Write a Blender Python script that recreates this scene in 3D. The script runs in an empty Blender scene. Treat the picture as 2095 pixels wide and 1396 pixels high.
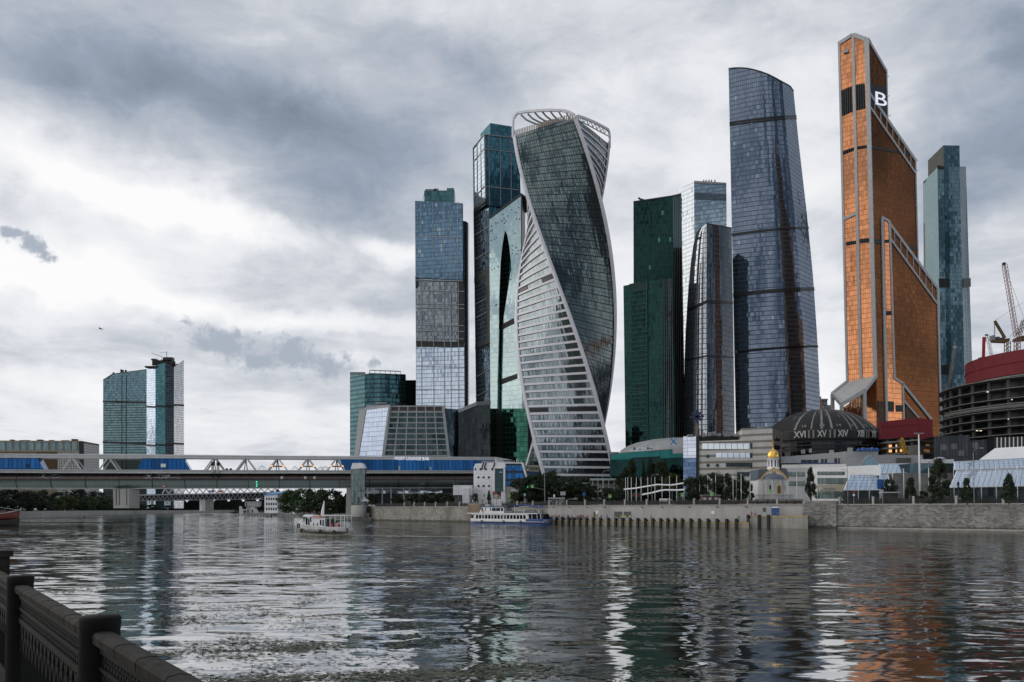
import bpy, bmesh, math, random
import numpy as np
from mathutils import Vector as V, Matrix
random.seed(7); RNG = np.random.default_rng(7)
S = bpy.context.scene; COL = S.collection
# ------------------------------------------------------------------ camera
F, CX, HZ, H, PITCH = 1700.0, 1047.5, 1042.0, 6.0, math.radians(2.2)
CYO = HZ - F*math.tan(PITCH)                  # image row of the optical axis (photo pixels, 2095 x 1396)
cam = bpy.data.cameras.new('camera'); camo = bpy.data.objects.new('camera', cam); COL.objects.link(camo)
camo.location = (0, 0, H); camo.rotation_euler = (math.pi/2 + PITCH, 0, 0)
cam.sensor_width = 36; cam.lens = F/2095*36; cam.shift_y = (CYO - 698)/2095
cam.clip_start = .1; cam.clip_end = 20000
S.camera = camo
S.view_settings.view_transform = 'Standard'; S.view_settings.look = 'None'
S.view_settings.exposure = 0; S.view_settings.gamma = 1
S.cycles.max_bounces = 6; S.cycles.glossy_bounces = 4; S.cycles.diffuse_bounces = 2
S.cycles.use_denoising = True; S.cycles.sample_clamp_indirect = 6

class NT:
    """small helper to write node trees"""
    def __init__(s, tree): s.t = tree; s.n = tree.nodes; s.l = tree.links
    def new(s, typ, **kw):
        n = s.n.new(typ)
        for k, v in kw.items(): setattr(n, k, v)
        return n
    def put(s, sock, v):
        if isinstance(v, bpy.types.NodeSocket): s.l.new(v, sock)
        elif v is not None:
            if isinstance(v, (tuple, list)) and len(v) == 3 and sock.type == 'RGBA': v = tuple(v) + (1,)
            sock.default_value = v
    def m(s, op, a, b=None, c=None, clamp=False):
        n = s.new('ShaderNodeMath', operation=op, use_clamp=clamp)
        s.put(n.inputs[0], a); s.put(n.inputs[1], b); s.put(n.inputs[2], c)
        return n.outputs[0]
    def v(s, op, a, b=None, scale=None):
        n = s.new('ShaderNodeVectorMath', operation=op)
        s.put(n.inputs[0], a)
        if b is not None: s.put(n.inputs[1], b)
        if scale is not None: s.put(n.inputs['Scale'], scale)
        return n.outputs['Value'] if op in ('DOT_PRODUCT', 'LENGTH') else n.outputs[0]
    def xyz(s, x, y, z):
        n = s.new('ShaderNodeCombineXYZ')
        for i, q in enumerate((x, y, z)): s.put(n.inputs[i], q)
        return n.outputs[0]
    def sep(s, v):
        n = s.new('ShaderNodeSeparateXYZ'); s.put(n.inputs[0], v); return n.outputs
    def mix(s, f, a, b):
        n = s.new('ShaderNodeMix', data_type='RGBA'); s.put(n.inputs[0], f); s.put(n.inputs[6], a); s.put(n.inputs[7], b)
        return n.outputs[2]
    def mixf(s, f, a, b):
        n = s.new('ShaderNodeMix', data_type='FLOAT'); s.put(n.inputs[0], f); s.put(n.inputs[2], a); s.put(n.inputs[3], b)
        return n.outputs[0]
    def noise(s, vec, scale, detail=3, rough=.5, dist=0, out='Fac', dim='3D'):
        n = s.new('ShaderNodeTexNoise', noise_dimensions=dim); s.put(n.inputs['Vector'], vec); s.put(n.inputs['Scale'], scale)
        s.put(n.inputs['Detail'], detail); s.put(n.inputs['Roughness'], rough); s.put(n.inputs['Distortion'], dist)
        return n.outputs[out]
    def ramp(s, f, stops):
        n = s.new('ShaderNodeValToRGB'); s.put(n.inputs[0], f); e = n.color_ramp.elements
        while len(e) < len(stops): e.new(.5)
        for i, (p, c) in enumerate(stops): e[i].position = p; e[i].color = tuple(c) + (1,)
        return n.outputs[0]
    def rng(s, f, a, b, c=0., d=1., smooth=False):
        n = s.new('ShaderNodeMapRange', interpolation_type='SMOOTHSTEP' if smooth else 'LINEAR')
        for i, q in enumerate((f, a, b, c, d)): s.put(n.inputs[i], q)
        return n.outputs[0]

# ------------------------------------------------------------------ sky (heavy cloud cover, brighter low on the left) and the weak sun
SUN_AZ, SUN_EL = math.radians(-72), math.radians(30)
W_ = bpy.data.worlds.new('World'); S.world = W_; W_.use_nodes = True
nt = NT(W_.node_tree); nt.n.clear()
def build_sky():
    sky = nt.new('ShaderNodeTexSky', sky_type='NISHITA', sun_disc=False)
    sky.sun_elevation = SUN_EL; sky.sun_rotation = SUN_AZ; sky.air_density = 1; sky.dust_density = 2
    d = nt.new('ShaderNodeTexCoord').outputs['Generated']
    x, y, z = nt.sep(d)
    az = nt.m('ARCTAN2', x, y); el = nt.m('ARCSINE', z)
    zz = nt.m('ADD', nt.m('MAXIMUM', z, 0.0), .11)
    def aew_(): return nt.xyz(az, el, .37)
    plane = nt.xyz(nt.m('DIVIDE', x, zz), nt.m('DIVIDE', y, zz), .0)          # the cloud deck seen in perspective
    wn = nt.noise(plane, .9, 4, .55, out='Color')
    plane2 = nt.v('ADD', plane, nt.v('SCALE', nt.v('SUBTRACT', wn, (.5, .5, .5)), scale=.9))
    n1 = nt.noise(plane2, .55, 10, .60)
    n2 = nt.noise(nt.v('ADD', plane2, (7, 3, 1)), 1.7, 9, .62, .3)
    n3 = nt.noise(nt.v('MULTIPLY', aew_(), (1, 1.9, 0)), 9., 8, .62, .5)
    aev = nt.xyz(az, el, 0)
    nw = nt.noise(d, 5.5, 5, .55, out='Color')
    aew = nt.v('ADD', aev, nt.v('MULTIPLY', nt.v('SUBTRACT', nw, (.5, .5, .5)), (.20, .10, 0)))
    nf = nt.noise(d, 26, 4, .6, out='Color')
    aew = nt.v('ADD', aew, nt.v('MULTIPLY', nt.v('SUBTRACT', nf, (.5, .5, .5)), (.03, .022, 0)))
    acc = None
    def blob(px, py, sx, sy, amp, ang=0):
        # large cloud masses: centre and extent in azimuth / elevation
        nonlocal acc
        a0 = math.atan((px-CX)/F); e0 = math.atan((HZ-py)/F*math.cos(a0))
        q = nt.v('SUBTRACT', aew, (a0, e0, 0))
        if ang:
            vr = nt.new('ShaderNodeVectorRotate', rotation_type='Z_AXIS'); nt.put(vr.inputs['Vector'], q)
            vr.inputs['Angle'].default_value = math.radians(ang); q = vr.outputs[0]
        q = nt.v('MULTIPLY', q, (F/sx, F/sy, 0))
        g = nt.m('EXPONENT', nt.m('MULTIPLY', nt.v('DOT_PRODUCT', q, q), -1.0))
        acc = nt.m('MULTIPLY_ADD', g, amp, acc if acc is not None else 0.0)
    for b in SKY_BLOBS: blob(*b)
    def glow(azd, eld, sa, se, amp):
        nonlocal acc
        q = nt.v('SUBTRACT', aev, (math.radians(azd), math.radians(eld), 0))
        q = nt.v('MULTIPLY', q, (1/math.radians(sa), 1/math.radians(se), 0))
        g = nt.m('EXPONENT', nt.m('MULTIPLY', nt.v('DOT_PRODUCT', q, q), -1.0))
        acc = nt.m('MULTIPLY_ADD', g, amp, acc)
    for g in SKY_WIDE: glow(*g)
    val = nt.m('ADD', acc, SKY_BASE)
    hor = nt.rng(el, .02, .35, 1.0, .0, True)
    amp = nt.m('MULTIPLY', nt.mixf(hor, .74, .58), nt.rng(y, .25, -.3, 1.0, 2.0))
    val = nt.m('ADD', val, nt.m('MULTIPLY', nt.m('SUBTRACT', n1, .5), amp))
    val = nt.m('ADD', val, nt.m('MULTIPLY', nt.m('SUBTRACT', n2, .5), nt.m('MULTIPLY', nt.mixf(hor, .44, .38), nt.rng(y, .25, -.3, 1.0, 2.2))))
    val = nt.m('ADD', val, nt.m('MULTIPLY', nt.m('SUBTRACT', n3, .5), nt.rng(y, .25, -.3, .36, 1.1)))
    # broken cloud with bright gaps over the near bank
    gap = nt.rng(nt.noise(nt.v('ADD', plane2, (3, 9, 2)), 2.4, 8, .6, .4), .40, .60, -.34, .36, True)
    val = nt.m('ADD', val, nt.m('MULTIPLY', gap, nt.rng(y, .1, -.35, 0, 1.0)))
    # a few small dark cumulus low over the left bank
    pn = nt.noise(d, 48, 7, .62)
    pm = None
    for (px, py, sx, sy, ang) in [(450,702,90,32,-12),(525,738,50,26,0),(605,722,75,36,-14),(675,748,58,28,-8),(770,742,22,14,0),(60,500,50,26,-25),(15,470,26,12,0)]:
        a0 = math.atan((px-CX)/F); e0 = math.atan((HZ-py)/F*math.cos(a0))
        q = nt.v('SUBTRACT', aev, (a0, e0, 0))
        vr = nt.new('ShaderNodeVectorRotate', rotation_type='Z_AXIS'); nt.put(vr.inputs['Vector'], q); vr.inputs['Angle'].default_value = math.radians(-ang)
        q = nt.v('MULTIPLY', vr.outputs[0], (F/sx, F/sy, 0))
        g = nt.m('EXPONENT', nt.m('MULTIPLY', nt.v('DOT_PRODUCT', q, q), -1.0))
        pm = g if pm is None else nt.m('MAXIMUM', pm, g)
    puff = nt.rng(nt.m('ADD', pm, nt.m('MULTIPLY', nt.m('SUBTRACT', pn, .5), 2.4)), .40, .95, 0, 1, True)
    val = nt.m('SUBTRACT', val, nt.m('MULTIPLY', puff, nt.m('MAXIMUM', nt.m('SUBTRACT', val, .50), 0.0)))
    col = nt.ramp(val, SKY_RAMP)
    below = nt.rng(z, -.06, -.005, 1, 0)
    col = nt.mix(below, col, (.10, .10, .105))
    skyc = nt.v('SCALE', sky.outputs[0], scale=.08)
    col = nt.mix(.04, col, skyc)
    bg = nt.new('ShaderNodeBackground'); nt.put(bg.inputs[0], col); bg.inputs[1].default_value = SKY_STRENGTH
    out = nt.new('ShaderNodeOutputWorld'); nt.l.new(bg.outputs[0], out.inputs[0])
SKY_STRENGTH = 1.0
SKY_BASE = .67
SKY_RAMP = [(0, (.10,.125,.16)), (.22, (.19,.24,.30)), (.42, (.315,.375,.465)), (.6, (.53,.565,.63)), (.78, (.82,.835,.87)), (1, (1.0,.995,1.0))]
# px, py, half width, half height (photo pixels), amount, tilt
SKY_BLOBS = [(560,225,330,70,-.30,4),(270,140,280,60,-.08,0),(880,120,240,60,-.20,8),(100,60,300,80,-.10,0),(1250,60,300,70,-.08,0),
  (700,400,200,55,-.13,10),(120,330,260,50,.14,0),(200,400,200,36,.38,12),(460,455,190,26,.32,10),(80,555,240,62,.40,0),(330,620,240,20,.24,5),
  (620,550,260,40,-.06,6),(810,505,80,24,.30,0),(760,620,220,26,-.02,0),(150,690,160,34,-.04,0),(640,660,220,20,.18,4),(160,800,160,30,.12,0),(600,850,300,60,.05,0),
  (1400,220,260,150,.10,0),(1450,330,120,60,.05,0),(1680,480,80,220,.13,0),(1990,330,150,120,-.30,0),(2090,60,90,80,-.24,0),(2040,470,90,50,.14,0),
  (2030,620,120,60,.08,0),(1260,760,60,300,.12,0),(1680,760,60,90,.2,0),(2050,660,60,40,-.12,0)]
SKY_WIDE = [(-140,16,34,32,.24),(112,34,44,26,-.50),(97,0,36,10,.75),(168,25,38,45,-.26),(-75,10,35,22,.12),(0,80,200,25,-.02),(0,4,45,6,.06)]
build_sky()
sun = bpy.data.lights.new('sun', 'SUN'); sun.energy = .9; sun.angle = math.radians(70); sun.color = (1, .93, .84)
suno = bpy.data.objects.new('sun', sun); COL.objects.link(suno)
SUN_LIGHT_AZ = math.radians(-72)
SUNV = V((math.sin(SUN_LIGHT_AZ)*math.cos(SUN_EL), math.cos(SUN_LIGHT_AZ)*math.cos(SUN_EL), math.sin(SUN_EL)))
suno.rotation_euler = SUNV.to_track_quat('Z', 'Y').to_euler(); suno.location = (-50, -50, 400)

# ------------------------------------------------------------------ from photo pixels to places
CP, SP = math.cos(PITCH), math.sin(PITCH)
def ray(px, py):
    a, b = (px-CX)/F, (CYO-py)/F
    return V((a, CP - b*SP, SP + b*CP))
def W(px, py, Y):
    r = ray(px, py); t = Y/r.y
    return V((r.x*t, Y, H + r.z*t))
def onz(px, py, z):
    r = ray(px, py); t = (z-H)/r.z
    return V((r.x*t, r.y*t, z))
def gx(px, Y): return (px-CX)/F*Y/ (CP+ (HZ-CYO)/F*0 ) if False else W(px, HZ, Y).x
def top_at(px, z, Y):
    """image row of height z at depth Y"""
    return HZ - (z-H)*F/Y
class Cn:
    """one upright edge of a building, through two photo points at one depth"""
    def __init__(s, pxt, pyt, pxb, pyb, Y, base=7.3):
        s.t = W(pxt, pyt, Y); s.b0 = W(pxb, pyb, Y)
        s.b = s.z(base); s.Y = Y
    def z(s, z):
        d = s.b0 - s.t; k = (z - s.t.z)/d.z
        return s.t + d*k
    def py(s, py):
        # point of the edge seen at image row py
        lo, hi = s.b0, s.t
        r0 = lo - V((0,0,H)); 
        d = hi - lo
        up = V((0,-SP,CP)); fw = V((0,CP,SP))
        k = (CYO-py)/F
        # (r0 + d t).up = k (r0 + d t).fw
        t = (k*r0.dot(fw) - r0.dot(up))/(d.dot(up) - k*d.dot(fw))
        return lo + d*t
class Pl:
    def __init__(s, p, q, r):
        s.o = p.copy(); s.n = (q-p).cross(r-p).normalized()
        if s.n.dot(V((0,0,H)) - p) < 0: s.n = -s.n
        s.t = (q-p); s.t.z = 0; s.t.normalize()
        if s.t.x < 0: s.t = -s.t
        s.up = s.n.cross(s.t); 
        if s.up.z < 0: s.up = -s.up
    def hit(s, px, py, out=0.):
        r = ray(px, py); c = V((0,0,H)); o = s.o + s.n*out
        return c + r*((o-c).dot(s.n)/r.dot(s.n))
def plane_of(c0, c1): return Pl(c0.b, c1.b, c0.t)
def vplane(px0, Y0, px1, Y1):
    a, b = W(px0, HZ, Y0), W(px1, HZ, Y1)
    return Pl(a, b, a + V((0,0,50)))

# ------------------------------------------------------------------ meshes
BASE = {}
def auto_uv(me):
    n = len(me.loops)
    if not n: return
    uv = me.uv_layers.new(name='UVMap')
    co = np.empty(len(me.vertices)*3, 'f'); me.vertices.foreach_get('co', co); co = co.reshape(-1,3)
    li = np.empty(n, 'i'); me.loops.foreach_get('vertex_index', li)
    pn = np.empty(len(me.polygons)*3, 'f'); me.polygons.foreach_get('normal', pn); pn = pn.reshape(-1,3)
    lt = np.empty(len(me.polygons), 'i'); me.polygons.foreach_get('loop_total', lt)
    N = np.repeat(pn, lt, axis=0); P = co[li]
    T = np.stack([-N[:,1], N[:,0], np.zeros(n)], 1); L = np.linalg.norm(T, axis=1)
    flat = L < .2
    T[flat] = (1,0,0); T[~flat] /= L[~flat][:,None]
    B = np.cross(N, T); 
    u = (P*T).sum(1); v = (P*B).sum(1)
    steep = np.abs(N[:,2]) < .5
    v[steep] = P[steep][:,2]
    uv.data.foreach_set('uv', np.stack([u,v],1).astype('f').ravel())
class MB:
    def __init__(s): s.v = []; s.f = []; s.mi = []; s.uv = []; s.cur = 0
    def P(s, p): s.v.append((p[0],p[1],p[2])); return len(s.v)-1
    def face(s, pts, uv=None):
        s.f.append([s.P(p) for p in pts]); s.mi.append(s.cur); s.uv.append(uv); return s
    def poly(s, pts, vec):
        """a polygon pushed along vec into a solid"""
        vec = V(vec); n = len(pts); a = [s.P(p) for p in pts]; b = [s.P(V(p)+vec) for p in pts]
        s.f += [a, b[::-1]] + [[a[i], b[i], b[(i+1)%n], a[(i+1)%n]] for i in range(n)]
        s.mi += [s.cur]*(n+2); s.uv += [None]*(n+2); return s
    def box(s, c, d, rz=0, base=True):
        """centre of the base (or the middle), size, turn about z"""
        x, y, z = d[0]/2, d[1]/2, d[2]; cs, sn = math.cos(rz), math.sin(rz); z0 = c[2] if base else c[2]-z/2
        q = [(c[0]+a*cs-b*sn, c[1]+a*sn+b*cs, z0) for a, b in ((-x,-y),(x,-y),(x,y),(-x,y))]
        return s.poly(q, (0,0,z))
    def bar(s, a, b, w, h=None, up=(0,0,1)):
        a, b = V(a), V(b); h = h or w; d = (b-a).normalized(); u = V(up)
        if abs(d.dot(u)) > .98: u = V((0,1,0))
        r = d.cross(u).normalized(); u = r.cross(d)
        return s.poly([a - r*w/2 - u*h/2, a + r*w/2 - u*h/2, a + r*w/2 + u*h/2, a - r*w/2 + u*h/2], b-a)
    def tube(s, pts, r, n=8, closed=False):
        pts = [V(p) for p in pts]; rr = r if isinstance(r, (list,tuple)) else [r]*len(pts); rings = []
        for i, p in enumerate(pts):
            d = (pts[min(i+1,len(pts)-1)] - pts[max(i-1,0)])
            d = d.normalized() if d.length > 1e-9 else V((0,0,1))
            u = V((0,0,1)) if abs(d.z) < .9 else V((0,1,0)); x = d.cross(u).normalized(); y = x.cross(d)
            rings.append([s.P(p + x*rr[i]*math.cos(2*math.pi*k/n) + y*rr[i]*math.sin(2*math.pi*k/n)) for k in range(n)])
        for a, b in zip(rings, rings[1:]):
            for k in range(n): s.f.append([a[k], a[(k+1)%n], b[(k+1)%n], b[k]]); s.mi.append(s.cur); s.uv.append(None)
        for g in (rings[0][::-1], rings[-1]): s.f.append(list(g)); s.mi.append(s.cur); s.uv.append(None)
        return s
    def lathe(s, prof, c, n=24, a0=0, a1=2*math.pi):
        c = V(c); full = abs(a1-a0-2*math.pi) < 1e-6; m = n if full else n+1
        R = [[s.P((c.x + r*math.cos(a0+(a1-a0)*k/n), c.y + r*math.sin(a0+(a1-a0)*k/n), c.z+z)) for k in range(m)] for r, z in prof]
        for a, b in zip(R, R[1:]):
            for k in range(n): s.f.append([a[k], a[(k+1)%m], b[(k+1)%m], b[k]]); s.mi.append(s.cur); s.uv.append(None)
        return s
    def grid(s, rows, uvs=None):
        idx = [[s.P(p) for p in r] for r in rows]
        for i in range(len(rows)-1):
            for j in range(len(rows[0])-1):
                s.f.append([idx[i][j], idx[i][j+1], idx[i+1][j+1], idx[i+1][j]]); s.mi.append(s.cur)
                s.uv.append(None if uvs is None else [uvs[i][j], uvs[i][j+1], uvs[i+1][j+1], uvs[i+1][j]])
        return s
    def split(s, name, mats, parent=None, smooth=False):
        """every separate piece as an object of its own"""
        par = list(range(len(s.v)))
        def find(a):
            while par[a] != a: par[a] = par[par[a]]; a = par[a]
            return a
        for f in s.f:
            for q in f[1:]: par[find(q)] = find(f[0])
        groups = {}
        for i, f in enumerate(s.f): groups.setdefault(find(f[0]), []).append(i)
        out = []
        for g in groups.values():
            m = MB(); mp = {}
            for i in g:
                m.f.append([mp.setdefault(q, len(mp)) for q in s.f[i]]); m.mi.append(s.mi[i]); m.uv.append(s.uv[i])
            m.v = [s.v[q] for q in mp]; out.append(m.build(name, mats, parent, smooth))
        return out
    def build(s, name, mats, parent=None, smooth=False, origin=None):
        if not isinstance(mats, (list,tuple)): mats = [mats]
        if parent is not None: off = BASE[parent]
        else:
            if origin is None:
                a = np.array(s.v); lo, hi = a.min(0), a.max(0); origin = ((lo[0]+hi[0])/2, (lo[1]+hi[1])/2, lo[2])
            off = V(origin)
        me = bpy.data.meshes.new(name)
        me.from_pydata([(x-off.x, y-off.y, z-off.z) for x,y,z in s.v], [], s.f); me.update()
        bm = bmesh.new(); bm.from_mesh(me); bmesh.ops.remove_doubles(bm, verts=bm.verts, dist=1e-4)
        keep = len(bm.faces) == len(s.f)
        if all(u is None for u in s.uv):
            bmesh.ops.recalc_face_normals(bm, faces=bm.faces)
        bm.to_mesh(me); bm.free()
        me.shade_smooth() if smooth else me.shade_flat()
        if not any(u is not None for u in s.uv):
            for v_ in me.vertices: v_.co += off
            me.update(); auto_uv(me)
            for v_ in me.vertices: v_.co -= off
        for m in mats: me.materials.append(m)
        if len(mats) > 1 and keep: me.polygons.foreach_set('material_index', s.mi)
        if any(u is not None for u in s.uv):
            auto_uv(me)
            if keep:
                for p, u in zip(me.polygons, s.uv):
                    if u is not None:
                        for li, q in zip(p.loop_indices, u): me.uv_layers[0].data[li].uv = q
        me.update()
        o = bpy.data.objects.new(name, me); COL.objects.link(o)
        if parent is not None: o.parent = parent; BASE[o] = off
        else: o.location = off; BASE[o] = V(off)
        return o
def tag(o, label=None, cat=None, group=None, kind=None):
    if label: o['label'] = label
    if cat: o['category'] = cat
    if group: o['group'] = group
    if kind: o['kind'] = kind
    return o
def thing(name, label, cat, loc, group=None):
    o = bpy.data.objects.new(name, None); COL.objects.link(o); o.location = loc; o.empty_display_size = 1; BASE[o] = V(loc)
    return tag(o, label, cat, group)
def copy_tree(o, parent=None):
    c = o.copy(); COL.objects.link(c); BASE[c] = V(BASE[o])
    if parent is not None: c.parent = parent
    for ch in list(o.children): copy_tree(ch, c)
    return c

# ------------------------------------------------------------------ materials
def mat(name, base, rough=.6, metal=0., spec=.5, var=0., vscale=.3, bump=0., bscale=2., streak=False):
    m = bpy.data.materials.new(name); m.use_nodes = True; t = NT(m.node_tree); b = t.n['Principled BSDF']
    b.inputs['Roughness'].default_value = rough; b.inputs['Metallic'].default_value = metal; b.inputs['Specular IOR Level'].default_value = spec
    if var or bump: pos = t.new('ShaderNodeNewGeometry').outputs['Position']
    if var:
        q = t.v('MULTIPLY', pos, (1,1,.25)) if streak else pos
        f = t.noise(q, vscale, 6, .65)
        lo, hi = [c*(1-var) for c in base], [min(1, c*(1+var)) for c in base]
        t.put(b.inputs['Base Color'], t.ramp(f, [(.3, lo), (.7, hi)]))
    else: b.inputs['Base Color'].default_value = tuple(base) + (1,)
    if bump:
        bn = t.new('ShaderNodeBump'); bn.inputs['Strength'].default_value = bump; t.put(bn.inputs['Height'], t.noise(pos, bscale, 4, .6))
        t.put(b.inputs['Normal'], bn.outputs[0])
    return m
def emit(name, col, k=2.):
    m = bpy.data.materials.new(name); m.use_nodes = True; b = m.node_tree.nodes['Principled BSDF']
    b.inputs['Base Color'].default_value = tuple(col)+(1,); b.inputs['Emission Color'].default_value = tuple(col)+(1,); b.inputs['Emission Strength'].default_value = k
    return m
def glass(name, tint, pw=1.5, ph=4., lw=.12, lh=.25, line=(.05,.06,.07), var=.25, jit=.03, wav=.05, wsc=.03, rough=.06, metal=.92,
          band=0., bandcol=(.1,.1,.1), blind=0., blindcol=(.45,.5,.52), hl=0., linemetal=.3, wz=.4):
    """curtain wall: panes pw x ph metres in a frame grid, every pane set a little differently so that reflections break up"""
    var *= .42; jit *= .5; blind *= .6
    if max(tint) < .5: tint = tuple(q*.72 for q in tint)
    m = bpy.data.materials.new(name); m.use_nodes = True; t = NT(m.node_tree); b = t.n['Principled BSDF']
    uv = t.new('ShaderNodeUVMap').outputs[0]; u, v, _ = t.sep(uv)
    U = t.m('DIVIDE', u, pw); VV = t.m('DIVIDE', v, ph)
    fu, fv = t.m('FRACT', U), t.m('FRACT', VV)
    wn = t.new('ShaderNodeTexWhiteNoise', noise_dimensions='2D'); t.put(wn.inputs['Vector'], t.xyz(t.m('FLOOR', U), t.m('FLOOR', VV), 0))
    val, rc = wn.outputs[0], wn.outputs[1]
    colr = t.v('SCALE', tuple(tint), scale=t.m('MULTIPLY_ADD', val, 2*var, 1-var))
    lm = t.m('MAXIMUM', t.m('LESS_THAN', fu, lw/pw), t.m('LESS_THAN', fv, lh/ph))
    if hl: lm = t.m('MAXIMUM', lm, t.m('LESS_THAN', t.m('FRACT', t.m('ADD', VV, .5)), hl/ph))
    c = colr; met = metal
    if blind:
        bm_ = t.m('GREATER_THAN', t.sep(rc)[0], 1-blind)
        c = t.mix(bm_, c, blindcol)
    if band:
        bd = t.m('LESS_THAN', fv, band); c = t.mix(bd, c, bandcol)
    c = t.mix(lm, c, line)
    t.put(b.inputs['Base Color'], c)
    t.put(b.inputs['Metallic'], t.mixf(lm, metal, linemetal))
    t.put(b.inputs['Roughness'], t.mixf(lm, rough, .45))
    g = t.new('ShaderNodeNewGeometry')
    off = t.v('SCALE', t.v('SUBTRACT', rc, (.5,.5,.5)), scale=jit)
    if wav:
        wpos = t.v('MULTIPLY', g.outputs['Position'], (1,1,wz))
        wc = t.noise(wpos, wsc, 3, .5, out='Color')
        off = t.v('ADD', off, t.v('SCALE', t.v('SUBTRACT', wc, (.5,.5,.5)), scale=wav))
    nn = t.v('NORMALIZE', t.v('ADD', g.outputs['Normal'], off))
    t.put(b.inputs['Normal'], nn)
    return m
def brick(name, c1, c2, mortar, w=1.6, h=.7, ms=.03, rough=.8, stain=.3):
    m = bpy.data.materials.new(name); m.use_nodes = True; t = NT(m.node_tree); b = t.n['Principled BSDF']
    uv = t.new('ShaderNodeUVMap').outputs[0]
    bt = t.new('ShaderNodeTexBrick'); t.put(bt.inputs['Vector'], uv); bt.inputs['Scale'].default_value = 1
    bt.inputs['Brick Width'].default_value = w; bt.inputs['Row Height'].default_value = h; bt.inputs['Mortar Size'].default_value = ms
    for k, q in zip(('Color1','Color2','Mortar'), (c1,c2,mortar)): bt.inputs[k].default_value = tuple(q)+(1,)
    g = t.new('ShaderNodeNewGeometry'); n = t.noise(t.v('MULTIPLY', g.outputs['Position'], (1,1,.5)), .12, 8, .68)
    n2 = t.noise(t.v('MULTIPLY', g.outputs['Position'], (1,1,.3)), 1.1, 5, .6)
    f = t.m('MULTIPLY', t.rng(n, .25, .75, 1-stain, 1+stain), t.rng(n2, .3, .7, .82, 1.12))
    col = t.v('SCALE', bt.outputs[0], scale=f)
    zt = t.m('ADD', t.sep(g.outputs['Position'])[2], t.m('MULTIPLY', t.m('SUBTRACT', n2, .5), 1.6))
    col = t.mix(t.rng(zt, .35, 1.1, .8, 0, True), col, (.035,.038,.025))
    t.put(b.inputs['Base Color'], col); b.inputs['Roughness'].default_value = rough
    return m
# ------------------------------------------------------------------ shared materials
M = {}
M['white'] = mat('white_paint', (.76,.76,.77), .5, var=.08, vscale=.4)
M['offwhite'] = mat('offwhite_cladding', (.50,.50,.50), .6, var=.12, vscale=.25, streak=True)
M['lgrey'] = mat('light_grey_panel', (.36,.37,.38), .5, var=.12, vscale=.3, streak=True)
M['bridge'] = mat('bridge_panel', (.52,.52,.51), .55, var=.12, vscale=.3, streak=True)
M['steel'] = mat('grey_steel', (.24,.25,.26), .45, .3, var=.12)
M['dark'] = mat('dark_metal', (.018,.019,.02), .45, .2)
M['black'] = mat('black_cladding', (.008,.008,.009), .4)
M['concrete'] = mat('concrete', (.27,.26,.245), .85, var=.2, vscale=.2, streak=True)
M['dconcrete'] = mat('dark_concrete', (.10,.098,.092), .85, var=.3, vscale=.15)
M['stone'] = mat('pale_stone', (.36,.34,.31), .8, var=.18, vscale=.6)
M['asphalt'] = mat('asphalt', (.05,.05,.05), .9, var=.2, vscale=.1)
M['earth'] = mat('planted_ground', (.035,.04,.025), .95, var=.4, vscale=.06)
M['gold'] = mat('gold_leaf', (.85,.52,.12), .22, 1.)
M['orange'] = mat('orange_paint', (.65,.16,.02), .5)
M['yellow'] = mat('yellow_paint', (.55,.33,.03), .5, var=.2, vscale=.8)
M['red'] = mat('red_paint', (.38,.02,.025), .5)
M['blue'] = mat('blue_paint', (.02,.09,.30), .4)
M['navy'] = mat('navy_paint', (.008,.018,.06), .4)
M['darkglass'] = mat('dark_window_glass', (.03,.04,.045), .06, .75)
M['skyglass'] = mat('bright_window_glass', (.55,.6,.66), .05, 1.)
M['rubber'] = mat('black_rubber', (.012,.012,.012), .7)
M['signgreen'] = mat('sign_green', (.35,.75,.05), .5)
M['litgreen'] = emit('green_signal', (.05,.9,.45), 1.5)
M['litwhite'] = emit('lit_letters', (.85,.88,1.), .55)
M['litlamp'] = emit('work_lamp', (1.,.9,.75), 1.3)
M['litamber'] = emit('amber_lamp', (1.,.5,.2), 1.1)
M['skin'] = mat('skin', (.45,.27,.2), .6)

def text_mesh(body, height, depth=.15, font_bold=0.):
    cu = bpy.data.curves.new('lettering', 'FONT'); cu.body = body; cu.size = height; cu.extrude = depth/2; cu.offset = font_bold; cu.resolution_u = 3
    o = bpy.data.objects.new('lettering', cu); COL.objects.link(o)
    dg = bpy.context.evaluated_depsgraph_get(); dg.update()
    me = bpy.data.meshes.new_from_object(o.evaluated_get(dg)); bpy.data.objects.remove(o); bpy.data.curves.remove(cu)
    return me
def put_text(name, body, org, tx, up, width, height, m, parent, bold=0., depth=.2):
    """lettering whose lower left corner stands at org, spread over width along tx"""
    me = text_mesh(body, 1., depth/ max(height,.01), bold); co = np.array([v.co for v in me.vertices]); lo, hi = co.min(0), co.max(0)
    sx, sy = width/(hi[0]-lo[0]), height/(hi[1]-lo[1]); n = V(tx).cross(V(up)).normalized(); off = BASE[parent] if parent else V(org)
    for v in me.vertices:
        c = v.co; p = V(org) + V(tx)*((c.x-lo[0])*sx) + V(up)*((c.y-lo[1])*sy) + n*(c.z*height); v.co = p - off
    me.name = name; me.materials.clear(); me.materials.append(m); me.update()
    o = bpy.data.objects.new(name, me); COL.objects.link(o); BASE[o] = off
    if parent: o.parent = parent
    else: o.location = off
    return o
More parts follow.
